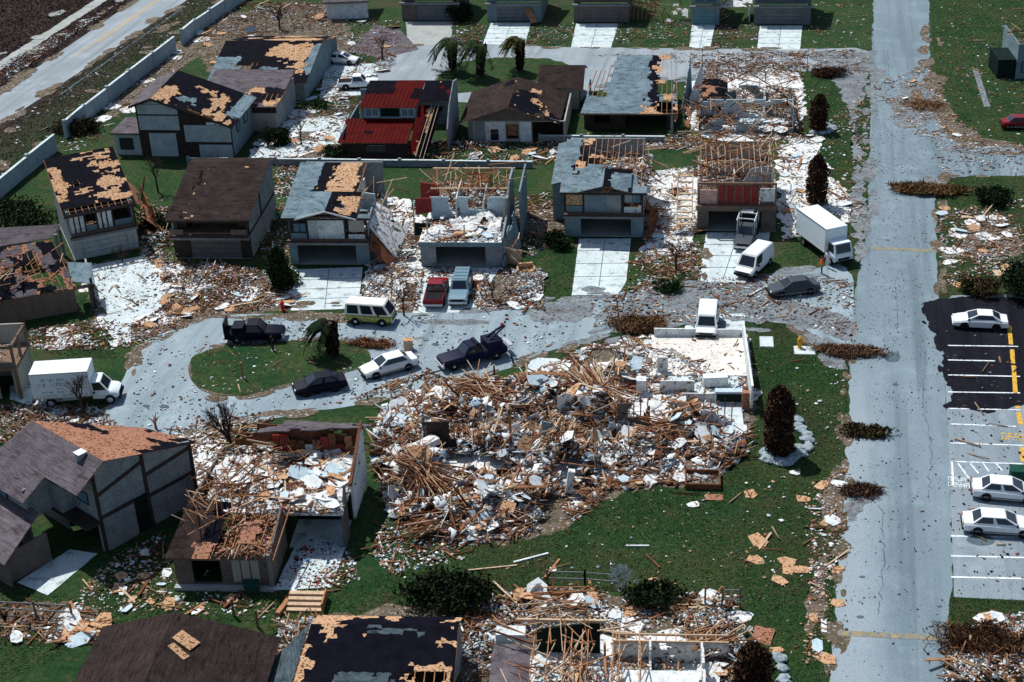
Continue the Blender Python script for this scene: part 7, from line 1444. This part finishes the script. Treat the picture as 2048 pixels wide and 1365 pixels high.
litter('yard_scraps', [(1870, 10), (2048, 0), (2048, 280), (1940, 270), (1880, 150)], MIX_R, 900, 240, 60, (), (.08, .45), clump=.7, label='scraps on the grass in the upper right corner')
litter('yard_scraps', [(1600, 170), (1735, 165), (1730, 300), (1600, 290)], MIX_L, 260, 60, 20, (), (.08, .4), clump=.7, label='scraps on the lawn round the upper cypress')
litter('yard_scraps', [(400, 700), (730, 690), (730, 740), (500, 790), (400, 780)], MIX_L, 160, 30, 6, (), (.06, .3), z0=.1, clump=.7, label='scraps on the grass island')
# street litter
litter('street_scraps', [(1480, 550), (1700, 560), (1720, 690), (1600, 650), (1480, 640), (1190, 655), (1180, 600)], MIX_R, 3800, 300, 160, (), (.06, .35), z0=.035, clump=.7, label='grey litter trodden into the street mouth')
litter('street_scraps', [(1742, 200), (1870, 280), (1868, 500), (1880, 800), (1760, 860), (1700, 700), (1735, 560)], {'dark': 3, 'brown': 2, 'grey': 1, 'tan': .6}, 1900, 0, 0, (), (.04, .13), z0=.03, clump=.75, label='small dark litter on the main road')
litter('street_scraps', [(1690, 860), (1890, 860), (1890, 1360), (1660, 1360)], {'dark': 3, 'brown': 2, 'grey': 2}, 420, 0, 0, (), (.05, .2), z0=.03, clump=.8, label='sparse dark litter on the lower main road')
litter('street_scraps', [(1850, 290), (2048, 298), (2048, 352), (1880, 352)], MIX_R, 800, 0, 20, (), (.06, .35), z0=.03, clump=.6, label='brown litter on the side street')
litter('street_scraps', [(290, 690), (600, 630), (1000, 630), (1180, 610), (1150, 680), (980, 750), (700, 805), (400, 860), (250, 860)], {'dark': 2, 'brown': 2, 'grey': 2, 'white': 1.4, 'tan': .6}, 2600, 120, 40, (), (.05, .3), z0=.03, clump=.7, label='fine litter on the cul-de-sac street')
litter('street_scraps', [(1170, 110), (1740, 100), (1740, 150), (1500, 140)], MIX_R, 1500, 150, 200, (), (.08, .4), z0=.03, clump=.5, label='litter on the upper street')
litter('lot_scraps', [(1890, 660), (2048, 660), (2048, 1190), (1905, 1190)], {'dark': 3, 'brown': 3, 'grey': 1}, 700, 0, 30, (), (.05, .25), z0=.045, clump=.8, label='dark litter on the parking lot')

def dust_blobs(P, n, r0, r1, m='dust', seed=1):
    P = W(P); rg = np.random.default_rng(seed); x, y = sample(P, n, rg)
    for i in range(len(x)):
        r_ = rg.uniform(r0, r1); k = 9; e = rg.uniform(.5, 1.0); a0 = rg.uniform(0, 3.1)
        pts = [Vector((x[i]+math.cos(t)*r_*math.cos(a0)-math.sin(t)*r_*e*math.sin(a0), y[i]+math.cos(t)*r_*math.sin(a0)+math.sin(t)*r_*e*math.cos(a0), 0)) for t in [2*math.pi*q/k for q in range(k)]]
        _zc[0] += .0002; tag(sheet_obj('debris_ground', ragged(pts, .25, r_*.45, seed=i+seed*50), _zc[0], m), kind='structure')
dust_blobs([(180, 530), (345, 530), (600, 560), (600, 605), (420, 625), (300, 680), (195, 650)], 20, .7, 2.2, seed=1)
dust_blobs([(745, 400), (836, 400), (845, 540), (800, 610), (730, 615)], 12, .8, 2.2, seed=2)
dust_blobs([(1290, 350), (1400, 335), (1400, 465), (1300, 520)], 12, .8, 2.2, seed=3)
dust_blobs([(1556, 280), (1640, 275), (1700, 420), (1640, 420), (1560, 475)], 12, .8, 2.0, seed=4)
dust_blobs([(560, 195), (720, 195), (690, 315), (510, 320)], 12, .9, 2.4, seed=5)
dust_blobs([(1400, 140), (1600, 135), (1600, 290), (1400, 295)], 10, .8, 2.2, seed=6)
dust_blobs([(780, 810), (1060, 765), (1490, 690), (1490, 890), (1180, 970), (900, 1060)], 40, .8, 2.4, seed=7)
dust_blobs([(60, 660), (230, 650), (260, 690), (100, 700)], 6, .6, 1.6, seed=8)
dust_blobs([(0, 815), (190, 820), (240, 865), (20, 880)], 8, .5, 1.4, seed=9)
dust_blobs([(1040, 1200), (1480, 1200), (1490, 1290), (1060, 1260)], 10, .6, 1.6, seed=10)
dust_blobs([(1900, 440), (2048, 410), (2048, 540), (1900, 560)], 6, .6, 1.5, seed=11)
dust_blobs([(180, 230), (420, 50), (460, 30), (340, 160), (200, 280)], 8, .6, 1.6, seed=12)
dust_blobs([(800, 540), (835, 540), (825, 615), (760, 615)], 5, .6, 1.5, seed=13)
dust_blobs([(0, 270), (380, 5), (460, 5), (170, 230), (0, 370)], 14, .5, 1.8, 'dirt', seed=14)
dust_blobs([(0, 140), (250, 0), (130, 0), (0, 90)], 10, .5, 1.8, 'concrete_tan', seed=15)
# pieces one can pick out: boards, panels and planks
_pm = {}
def piece_mesh(kind, m, k):
    key = (kind, m, k)
    if key not in _pm:
        rr = random.Random(hash(key) % 9973 if 0 else (len(_pm)*13+7))
        if kind == 'plank': L = rr.uniform(1.4, 3.4); me = MB().box(-L/2, L/2, -rr.choice((.05, .07, .1)), .07, -.025, .03).mesh('plank', m)
        else:
            a, b_ = (rr.uniform(.45, 1.0), rr.uniform(.35, .7)); n = rr.choice((5, 6, 7)); pts = []
            for i in range(n):
                t = 2*math.pi*i/n; q = 1/max(abs(math.cos(t)), abs(math.sin(t))); pts.append((a*math.cos(t)*min(q, 1.3)*rr.uniform(.75, 1.05), b_*math.sin(t)*min(q, 1.3)*rr.uniform(.75, 1.05)))
            me = MB().prism(pts, 'z', -.02, .02).mesh(kind, m)
        _pm[key] = me
    return _pm[key]
def pieces(kind, P, n, m, label, group, cat, mounds=(), tilt=.12, z0=.07, scale=(.8, 1.2), clump=.2, seed=0, yaw=None):
    if not isinstance(P[0], Vector): P = W(P)
    rg = np.random.default_rng(500+seed); rr = random.Random(seed); x, y = sample(P, n, rg, clump); z = mound_h(x, y, mounds) if mounds else np.zeros(len(x))
    ms = [m] if isinstance(m, str) else m
    for i in range(len(x)):
        o = link(bpy.data.objects.new(kind, piece_mesh(kind, rr.choice(ms), rr.randrange(4)))); t = tilt*(1 if z[i] < .15 else 3)
        o.location = (x[i], y[i], z0+z[i]*1.02+abs(t)*.3); o.rotation_euler = (rr.gauss(0, t), rr.gauss(0, t), rr.uniform(0, 6.28) if yaw is None else yaw+rr.gauss(0, .4)); s_ = rr.uniform(*scale); o.scale = (s_, s_, 1)
        tag(o, label, cat, group)
def zone_set(P, where, nb, nd, npk, mounds=(), seed=0, z0=.09, tilt=.15, sc=(.8, 1.3), tint='osb'):
    if nb: pieces('plywood_board', P, nb, tint, 'broken tan plywood board lying '+where, 'plywood boards '+where, 'board', mounds, tilt, z0, sc, seed=seed)
    if nd:
        n2 = nd//4
        pieces('plaster_panel', P, nd-n2, ('drywall', 'stucco_white'), 'broken white plaster panel lying '+where, 'white plaster panels '+where, 'panel', mounds, tilt, z0+.03, sc, seed=seed+1)
        if n2: pieces('plaster_panel', P, n2, 'drywall_blue', 'broken pale blue plaster panel lying '+where, 'blue plaster panels '+where, 'panel', mounds, tilt, z0+.05, sc, seed=seed+7)
    if npk: pieces('plank', P, npk, ('lumber', 'lumber_pale', 'lumber_dark'), 'broken brown lumber plank lying '+where, 'lumber planks '+where, 'plank', mounds, tilt*.9, z0+.06, (.8, 1.3), seed=seed+2)
for (rx, where, nb, nd, npk, sd) in ((((770, 800), (960, 770), (960, 900), (770, 900)), 'in the upper left of the central heap', 3, 12, 20, 1), (((960, 765), (1150, 720), (1150, 900), (960, 900)), 'in the upper middle of the central heap', 4, 16, 20, 4),
    (((1150, 720), (1310, 690), (1310, 860), (1150, 860)), 'round the long beam pile of the central heap', 4, 12, 20, 7), (((1310, 790), (1500, 790), (1500, 900), (1310, 900)), 'in the right end of the central heap', 6, 18, 16, 10),
    (((1150, 860), (1430, 880), (1420, 955), (1200, 985), (1140, 1000)), 'along the lower right edge of the central heap', 6, 16, 16, 13), (((960, 900), (1150, 900), (1140, 1040), (960, 1070)), 'in the lower middle of the central heap', 4, 18, 18, 16),
    (((760, 910), (960, 900), (950, 1080), (790, 1030)), 'in the lower left of the central heap', 3, 10, 30, 19)):
    zone_set(list(rx), where, nb, nd, npk, HM, sd, .12, .2, (.6, 1.5))
zone_set([(1500, 930), (1690, 900), (1670, 1365), (1500, 1365)], 'on the lawn beside the main road', 18, 5, 2, seed=10, z0=.04, tilt=.05, sc=(.5, 1.1), tint='osb')
zone_set([(740, 400), (836, 400), (850, 545), (835, 625), (720, 622)], 'in the gap left of the roofless house', 5, 16, 12, [(790, 500, 3, 1.2)], 20)
zone_set([(310, 520), (345, 520), (580, 550), (580, 615), (420, 630), (250, 680), (330, 600)], 'before the unbroken brown roof', 14, 16, 14, seed=30)
zone_set([(800, 535), (1085, 540), (1090, 618), (960, 622), (950, 550), (850, 550)], 'near the two parked trucks', 4, 14, 8, seed=40)
zone_set([(1290, 350), (1400, 330), (1402, 470), (1300, 540)], 'between the two right houses of the row', 5, 10, 8, seed=50)
zone_set([(1556, 275), (1640, 270), (1640, 330), (1725, 420), (1640, 425), (1560, 480)], 'behind the standing box truck', 4, 14, 6, seed=60)
zone_set([(1000, 1190), (1480, 1190), (1490, 1290), (1060, 1260)], 'behind the stripped trusses', 8, 12, 14, [(1100, 1230, 2.5, .6)], 70)
zone_set([(0, 1205), (220, 1215), (210, 1290), (0, 1280)], 'along the lower left fence', 8, 5, 6, seed=80)
zone_set([(640, 40), (800, 40), (790, 130), (700, 190), (640, 200)], 'round the crushed white car', 4, 6, 6, seed=90)
zone_set([(550, 190), (720, 190), (740, 235), (690, 320), (500, 325)], 'in the yard left of the red roof', 4, 8, 6, seed=100)
zone_set([(1880, 420), (2048, 400), (2048, 560), (1900, 575)], 'on the verge beside the upper stop line', 6, 8, 4, seed=110, z0=.05)
zone_set([(1900, 1300), (1960, 1240), (2048, 1225), (2048, 1365), (1885, 1365)], 'in the lower right corner', 5, 8, 5, seed=120)
zone_set([(240, 1120), (350, 1080), (350, 1180), (700, 1180), (560, 1240), (160, 1220)], 'on the grass round the wrecked brown house', 9, 8, 6, seed=130, z0=.04, tilt=.06, sc=(.4, .9))
zone_set([(1100, 1070), (1200, 1000), (1500, 970), (1480, 1180), (1100, 1180)], 'on the central lawn', 1, 2, 2, seed=140, z0=.04, tilt=.03, sc=(.4, .8))
zone_set(floor_zone((843, 533), 6, .3, 7.5, 0, 5), 'on the open upper floor above the trucks', 3, 12, 8, seed=150, z0=2.86)
zone_set(floor_zone((356, 1173), 7, 1.2, 10.5, 5, 12.6), 'on the upper floor of the wrecked brown house', 6, 26, 16, seed=160, z0=3.2, tilt=.2, sc=(.9, 1.7))
zone_set(floor_zone((990, 1380), 7, 2.6, 14, -5, 2.6), 'in the stripped rooms at the bottom edge', 4, 12, 10, seed=170, z0=.5)
zone_set(floor_zone((1400, 268), 5, 0, 11, 0, 12), 'in the roofless broken house', 5, 14, 14, seed=180, z0=.5)
zone_set([(840, 285), (1160, 285), (1170, 325), (850, 325)], 'before the brown gable house', 6, 8, 8, seed=190)
zone_set([(390, 60), (480, 5), (660, 5), (640, 60), (420, 140)], 'behind the tan boarded roof', 4, 6, 10, [(560, 40, 5, 1.2)], seed=200)
zone_set([(1750, 200), (1860, 140), (1960, 285), (1840, 270)], 'on the verge right of the main road', 6, 2, 2, seed=210, z0=.05, sc=(.4, .9))
# beam fans and slabs that stand out in the central heap
def single(name, label, cat, px, z, L, wd, th, m, rz, rx=0.0, ry=0.0):
    if name in ('wall_slab', 'roof_slab') and 'pillar' not in label: z += .55
    g = G(px[0], px[1], z)
    if name in ('wall_slab', 'roof_slab') and th < .31 and wd > .6:
        rr = random.Random(int(px[0]*7+px[1])); pts = []
        for (a, b_) in (((-.5, -.5), (.5, -.5)), ((.5, -.5), (.5, .5)), ((.5, .5), (-.5, .5)), ((-.5, .5), (-.5, -.5))):
            n = rr.choice((4, 5, 6))
            for i in range(n): t = (i+rr.uniform(0, .6))/n; q = rr.uniform(.68, 1.04); pts.append(((a[0]+(b_[0]-a[0])*t)*L*q, (a[1]+(b_[1]-a[1])*t)*wd*q))
        o = MB().prism(pts, 'z', -th/2, th/2).build(name, m)
    else: o = MB().box(-L/2, L/2, -wd/2, wd/2, -th/2, th/2).build(name, m); o.location = (g.x, g.y, z); o.rotation_euler = (R(rx), R(ry), R(rz)); return tag(o, label, cat)
def fan(name, label, px, n, L, z, rz, spread, seed, m=('lumber', 'lumber_dark', 'lumber_pale')):
    g = G(*px); o = empty(name, (g.x, g.y, 0), R(rz), label, 'lumber pile'); rr = random.Random(seed)
    for k in range(n):
        a = rr.gauss(0, spread); l = L*rr.uniform(.6, 1); p = Vector((rr.uniform(-.8, .8), rr.uniform(-.9, .9), z*rr.uniform(.5, 1.1))); d = Vector((math.cos(a)*l, math.sin(a)*l, -z*rr.uniform(.1, .8)))
        MB().beam(p-d*.5, p+d*.5, rr.choice((.045, .06)), rr.choice((.05, .1))).build('timber', rr.choice(m), o)
fan('timber_pile', 'long pile of splintered beams running down the middle of the heap', (1190, 815), 110, 6.0, 2.2, -52, .3, 1)
fan('timber_pile', 'dense brown beam pile at the left foot of the heap', (850, 985), 120, 5.2, 2.2, -35, .5, 2)
fan('timber_pile', 'brown beams leaning in the upper left of the heap', (960, 800), 70, 4.6, 1.6, -20, .6, 3)
fan('timber_pile', 'upright bundle of tan beams in the centre of the heap', (1125, 905), 60, 4.6, 2.0, 80, .25, 4)
fan('timber_pile', 'beams trailing from the heap onto the lawn', (870, 1060), 40, 4.4, .9, 48, .35, 5)
fan('timber_pile', 'scattered beams at the right of the heap', (1330, 880), 50, 4.2, 1.3, 25, .8, 6)
fan('timber_pile', 'tan beams crossing the bottom edge wreck', (1120, 1265), 22, 5.0, 2.6, 40, .3, 7, ('lumber', 'lumber_pale'))
fan('timber_pile', 'brown boards spilled beside the wide driveway house', (1300, 440), 30, 2.8, 1.4, 80, .4, 8, ('lumber_dark', 'lumber'))
fan('timber_pile', 'loose beams at the right edge of the stripped trusses', (1440, 1300), 14, 4.4, 1.2, 50, .25, 9, ('lumber', 'lumber_pale'))
single('wall_slab', 'long white wall slab across the upper heap', 'wall slab', (925, 878), .8, 4.6, .8, .15, 'stucco_white', 4, 12)
single('wall_slab', 'white wall slab slanting in the middle of the heap', 'wall slab', (1040, 940), 1.0, 5.6, 1.3, .12, 'drywall', -14, 14)
single('wall_slab', 'white slab with brown edge beside the fallen refrigerator', 'wall slab', (1295, 800), .9, 2.6, .8, .2, 'drywall', 48, 0, -12)
single('wall_slab', 'white panel flat in the right of the heap', 'wall slab', (1345, 845), .6, 2.0, 1.9, .08, 'stucco_white', 5)
single('wall_slab', 'white panel on the lower right edge of the heap', 'wall slab', (1440, 893), .5, 3.0, 1.1, .1, 'stucco_white', 4)
single('wall_slab', 'pale pink striped roof panel in the lower heap', 'roof panel', (985, 1000), .8, 2.0, 1.6, .06, 'lumber_pale', -10, 8)
single('wall_slab', 'large white slab near the lower edge of the heap', 'wall slab', (975, 1042), .6, 2.8, 1.0, .3, 'drywall', -12, 8)
single('wall_slab', 'white pillar standing in the centre of the heap', 'wall slab', (1140, 965), 1.0, .5, .4, 2.2, 'drywall', 10, 4, 8)
single('plywood_sheet', 'tan board on the lawn below the heap', 'board', (1428, 995), .05, 1.3, .75, .04, 'osb_red', 5)
single('plywood_sheet', 'square tan board on the grass near the bottom edge', 'board', (1525, 1272), .08, 1.3, 1.5, .04, 'osb_red', -10, 8)
o = single('plywood_sheet', 'larger of two tan boards on the brown hip roof', 'board', (372, 1281), 5.08, 1.4, 1.0, .05, 'osb', 0); o.rotation_euler = (Matrix.Rotation(R(7), 3, 'Z') @ Matrix.Rotation(R(22), 3, 'Y') @ Matrix.Rotation(R(-24), 3, 'Z')).to_euler()
o = single('plywood_sheet', 'smaller of two tan boards on the brown hip roof', 'board', (357, 1303), 5.1, 1.35, .52, .05, 'osb', 0); o.rotation_euler = (Matrix.Rotation(R(7), 3, 'Z') @ Matrix.Rotation(R(22), 3, 'Y') @ Matrix.Rotation(R(-30), 3, 'Z')).to_euler()
single('plywood_sheet', 'leaning tan board at the dark blue garage door', 'board', (1062, 32), 1.2, 2.4, 1.0, .04, 'lumber', -50, 0, 40)
single('white_post', 'long white post lying on the grass below the heap', 'post', (1062, 1116), .06, 2.6, .14, .1, 'stucco_white', 32)
single('white_post', 'thin straw pole lying across the grass to the white post', 'pole', (985, 1136), .06, 3.4, .1, .08, 'lumber_pale', 18)
single('white_post', 'short white post lying at the middle of the lawn', 'post', (1275, 1092), .06, 1.6, .12, .1, 'stucco_white', 8)
single('white_board', 'white board on the grass strip by the main road at the bottom', 'board', (1648, 1252), .05, .35, 1.3, .04, 'stucco_white', 3)
single('bent_sign', 'white cross shaped frame on the verge beside the lower road', 'frame', (1630, 1018), .1, .9, .12, .08, 'stucco_white', 4)
single('white_board', 'bright white board on the grass left of the stripped tree', 'board', (1325, 503), .06, .8, 1.3, .04, 'stucco_white', -20)
single('white_board', 'pale board on the grass of the right verge', 'board', (1942, 434), .06, 1.9, .5, .04, 'lumber_pale', 4)
single('white_board', 'pale pink board in the weeds right of the upper stop line', 'board', (2000, 546), .06, 1.1, 1.2, .04, 'lumber_pale', 15)
single('blue_bucket_lid', 'small bright blue panel at the foot of the beam pile', 'panel', (886, 1050), .6, .7, .5, .1, 'glass_blue', 10, 20)
single('pool_strip', 'long grey strip of gravel lying on the right lawn', 'gravel strip', (1962, 175), .03, .7, 14, .06, 'grey_litter', 2)

# ------------------------------------------------------------------ grass tufts
def tufts(P, n, pal, sz, label, seed, hmax=.22):
    P = W(P); rg = np.random.default_rng(seed); x, y = sample(P, n, rg, 0); keep = np.ones(len(x), bool)
    for Q in HARD:
        xs = [p.x for p in Q]; ys = [p.y for p in Q]; k = (x > min(xs)) & (x < max(xs)) & (y > min(ys)) & (y < max(ys))
        if k.any():
            i = np.nonzero(k)[0]; keep[i] &= ~inpoly(x[i], y[i], Q)
    x = x[keep]; y = y[keep]; n = len(x); cc = gcol(n, pal, rg)*(.62+.95*fbm(x*.22+2, y*.22+6)[:, None]); ol = np.clip((fbm(x*.16+30, y*.16+4)-.46)*5, 0, 1)[:, None]*rg.uniform(.2, 1, (n, 1)); cc = cc*(1-ol)+np.array([.08, .07, .032])*ol; a = rg.uniform(0, 2*np.pi, n); hh = rg.uniform(.4, 1, n)*hmax*.45; w2 = rg.uniform(.5, 1, n)*sz*.7
    lx = rg.normal(0, .12, n); ly = rg.normal(0, .12, n); dx = np.cos(a)*w2; dy = np.sin(a)*w2; z = np.zeros(n)
    V = np.stack([np.stack([x-dx, y-dy, z], 1), np.stack([x+dx, y+dy, z], 1), np.stack([x+lx, y+ly, hh], 1)], 1).reshape(-1, 3)
    me = arr_mesh('grass', V, np.arange(n*3).reshape(n, 3), np.repeat(cc, 3, 0), 'leaf_mix')
    tag(link(bpy.data.objects.new('grass', me)), label, 'grass', kind='stuff')
GP = [(.016, .06, .017), (.022, .065, .019), (.012, .042, .013), (.034, .07, .022), (.05, .072, .028)]
tufts([(690, 1180), (900, 1080), (1130, 1060), (1200, 980), (1500, 900), (1510, 640), (1620, 650), (1700, 700), (1690, 950), (1660, 1365), (1500, 1365), (1470, 1190), (1060, 1180), (700, 1260)], 52000, GP, .09, 'dark green grass of the big central lawn', 1)
tufts([(0, 1110), (150, 1200), (350, 1060), (700, 1100), (700, 1250), (300, 1240), (0, 1365)], 16000, GP+[(.09, .1, .045)], .09, 'rough grass round the lower left houses', 2)
tufts([(1590, 160), (1740, 150), (1735, 480), (1600, 560), (1560, 500), (1650, 400), (1590, 300)], 14000, GP, .11, 'green grass strip left of the main road', 3)
tufts([(1860, 0), (2048, 0), (2048, 290), (1900, 290), (1870, 150)], 12000, GP, .12, 'green grass in the upper right corner', 4)
tufts([(1870, 355), (2048, 355), (2048, 600), (1880, 600)], 10000, GP+[(.1, .08, .04)], .1, 'weedy grass right of the upper stop line', 5)
tufts([(1000, 400), (1150, 380), (1150, 600), (1000, 620)], 7000, GP, .1, 'grass left of the wide white driveway', 6)
tufts([(0, 260), (380, 0), (470, 0), (170, 240), (0, 390)], 9000, [(.03, .05, .02), (.02, .04, .015), (.06, .055, .03)], .16, 'dark green weeds on the highway verge', 7, .35)
tufts([(1900, 1195), (2048, 1200), (2048, 1250), (1900, 1270)], 2500, GP, .09, 'grass patch below the parking lot', 8)
tufts([(0, 0), (270, 0), (0, 180)], 7000, [(.035, .02, .018), (.06, .04, .03), (.02, .012, .012), (.1, .07, .05)], .2, 'dead reddish weeds beyond the highway', 9, .5)
tufts([(40, 660), (240, 640), (230, 720), (100, 710)], 3000, GP, .1, 'grass behind the lettered box truck', 10)

def wires(label, pts, sag=.4):
    P = [G(x, y, z) for x, y, z in pts]; mb = MB(); q = []
    for k in range(len(P)-1):
        for t in range(8): u = t/8; p = P[k].lerp(P[k+1], u); p.z -= sag*4*u*(1-u); q.append(tuple(p))
    mb.tube(q+[tuple(P[-1])], .025, 5); tag(mb.build('fallen_cable', 'rubber'), label, 'cable')
wires('slack black cable lying from the thin signpost across the upper street', [(1404, 90, 2.8), (1480, 118, .3), (1560, 128, .08)], .2)

single('wall_slab', 'white ceiling sheet sagging over the upper middle of the heap', 'wall slab', (1065, 830), 1.5, 2.8, 2.0, .06, 'drywall', 20, 10, -8)
single('wall_slab', 'white torn sheet at the upper left of the heap beside the grass wedge', 'wall slab', (905, 840), 1.0, 2.4, 1.2, .06, 'stucco_white', -8, 12)
single('wall_slab', 'broad white sheet left of the white pillar', 'wall slab', (1045, 895), 1.5, 2.6, 1.5, .08, 'drywall', -20, 14, 6)
single('wall_slab', 'white sheet lying right of the white pillar', 'wall slab', (1240, 930), 1.1, 2.2, 1.3, .07, 'stucco_white', 15, 10)
single('wall_slab', 'white sheet near the lower left of the heap', 'wall slab', (930, 1000), 1.0, 1.6, 1.1, .07, 'stucco_white', -30, 12)
single('roof_slab', 'brown fallen roof section propped on the left beam pile', 'roof section', (900, 925), 1.6, 3.2, 2.0, .12, 'osb_red', -30, 18, 10)
single('roof_slab', 'dark fallen roof section behind the long beam pile', 'roof section', (1270, 770), 1.0, 3.4, 1.6, .14, 'felt', 8, 10)
single('roof_slab', 'dark roof section half buried in the middle of the heap', 'roof section', (1130, 870), 1.3, 2.6, 1.6, .14, 'shingle_slate', -40, 14)

litter('debris_scraps', [(770, 1040), (960, 1070), (930, 1120), (780, 1150), (740, 1110)], MIX_W, 700, 320, 160, (), (.08, .5), clump=.7, label='scraps trailing from the heap towards the dark bush')
litter('debris_scraps', [(770, 790), (900, 765), (860, 740), (780, 765), (700, 800)], MIX_B, 500, 200, 80, (), (.08, .35), clump=.7, label='scraps spilling from the heap onto the street')
def fragment(label, px, parts, rz):
    g = G(*px); o = empty('wall_fragment', (g.x, g.y, 0), R(rz), label, 'wall fragment')
    for (q, m_, sd) in parts: torn('broken_wall', q, codes(16, 12, [('all', 1), ('noise', 0, .7, .5, sd), ('rag', 1, -1, 2, -1, .45)], sd, 3, 2.4) == 1, .12, 0, m_, o, seed=sd)
    for k in range(5): x = .2+k*.55; MB().beam((x, .15, 0), (x+.05, .15, 2.6+.3*math.sin(k*3)), .05, .09).build('stud', ('lumber', 'lumber_dark')[k % 2], o)
fragment('dark broken wall corner standing at the upper left of the heap', (848, 905), [([(0, 0, 0), (2.6, 0, 0), (0, 0, 2.7), (2.6, 0, 2.7)], 'trim_dark', 3), ([(0, 0, 0), (0, 3, 0), (0, 0, 2.7), (0, 3, 2.4)], 'stucco_blue', 5)], 12)
fragment('grey broken wall standing in the middle of the heap', (1085, 900), [([(0, 0, 0), (2.4, 0, 0), (0, 0, 2.6), (2.4, 0, 2.4)], 'stucco_blue', 7)], -8)
fragment('tan broken wall standing by the long beam pile', (1235, 860), [([(0, 0, 0), (2.6, 0, 0), (0, 0, 2.4), (2.6, 0, 2.2)], 'siding_brown', 9)], 18)
fragment('white broken wall standing at the right end of the heap', (1400, 858), [([(0, 0, 0), (2.4, 0, 0), (0, 0, 1.9), (2.4, 0, 1.7)], 'drywall', 11)], 4)
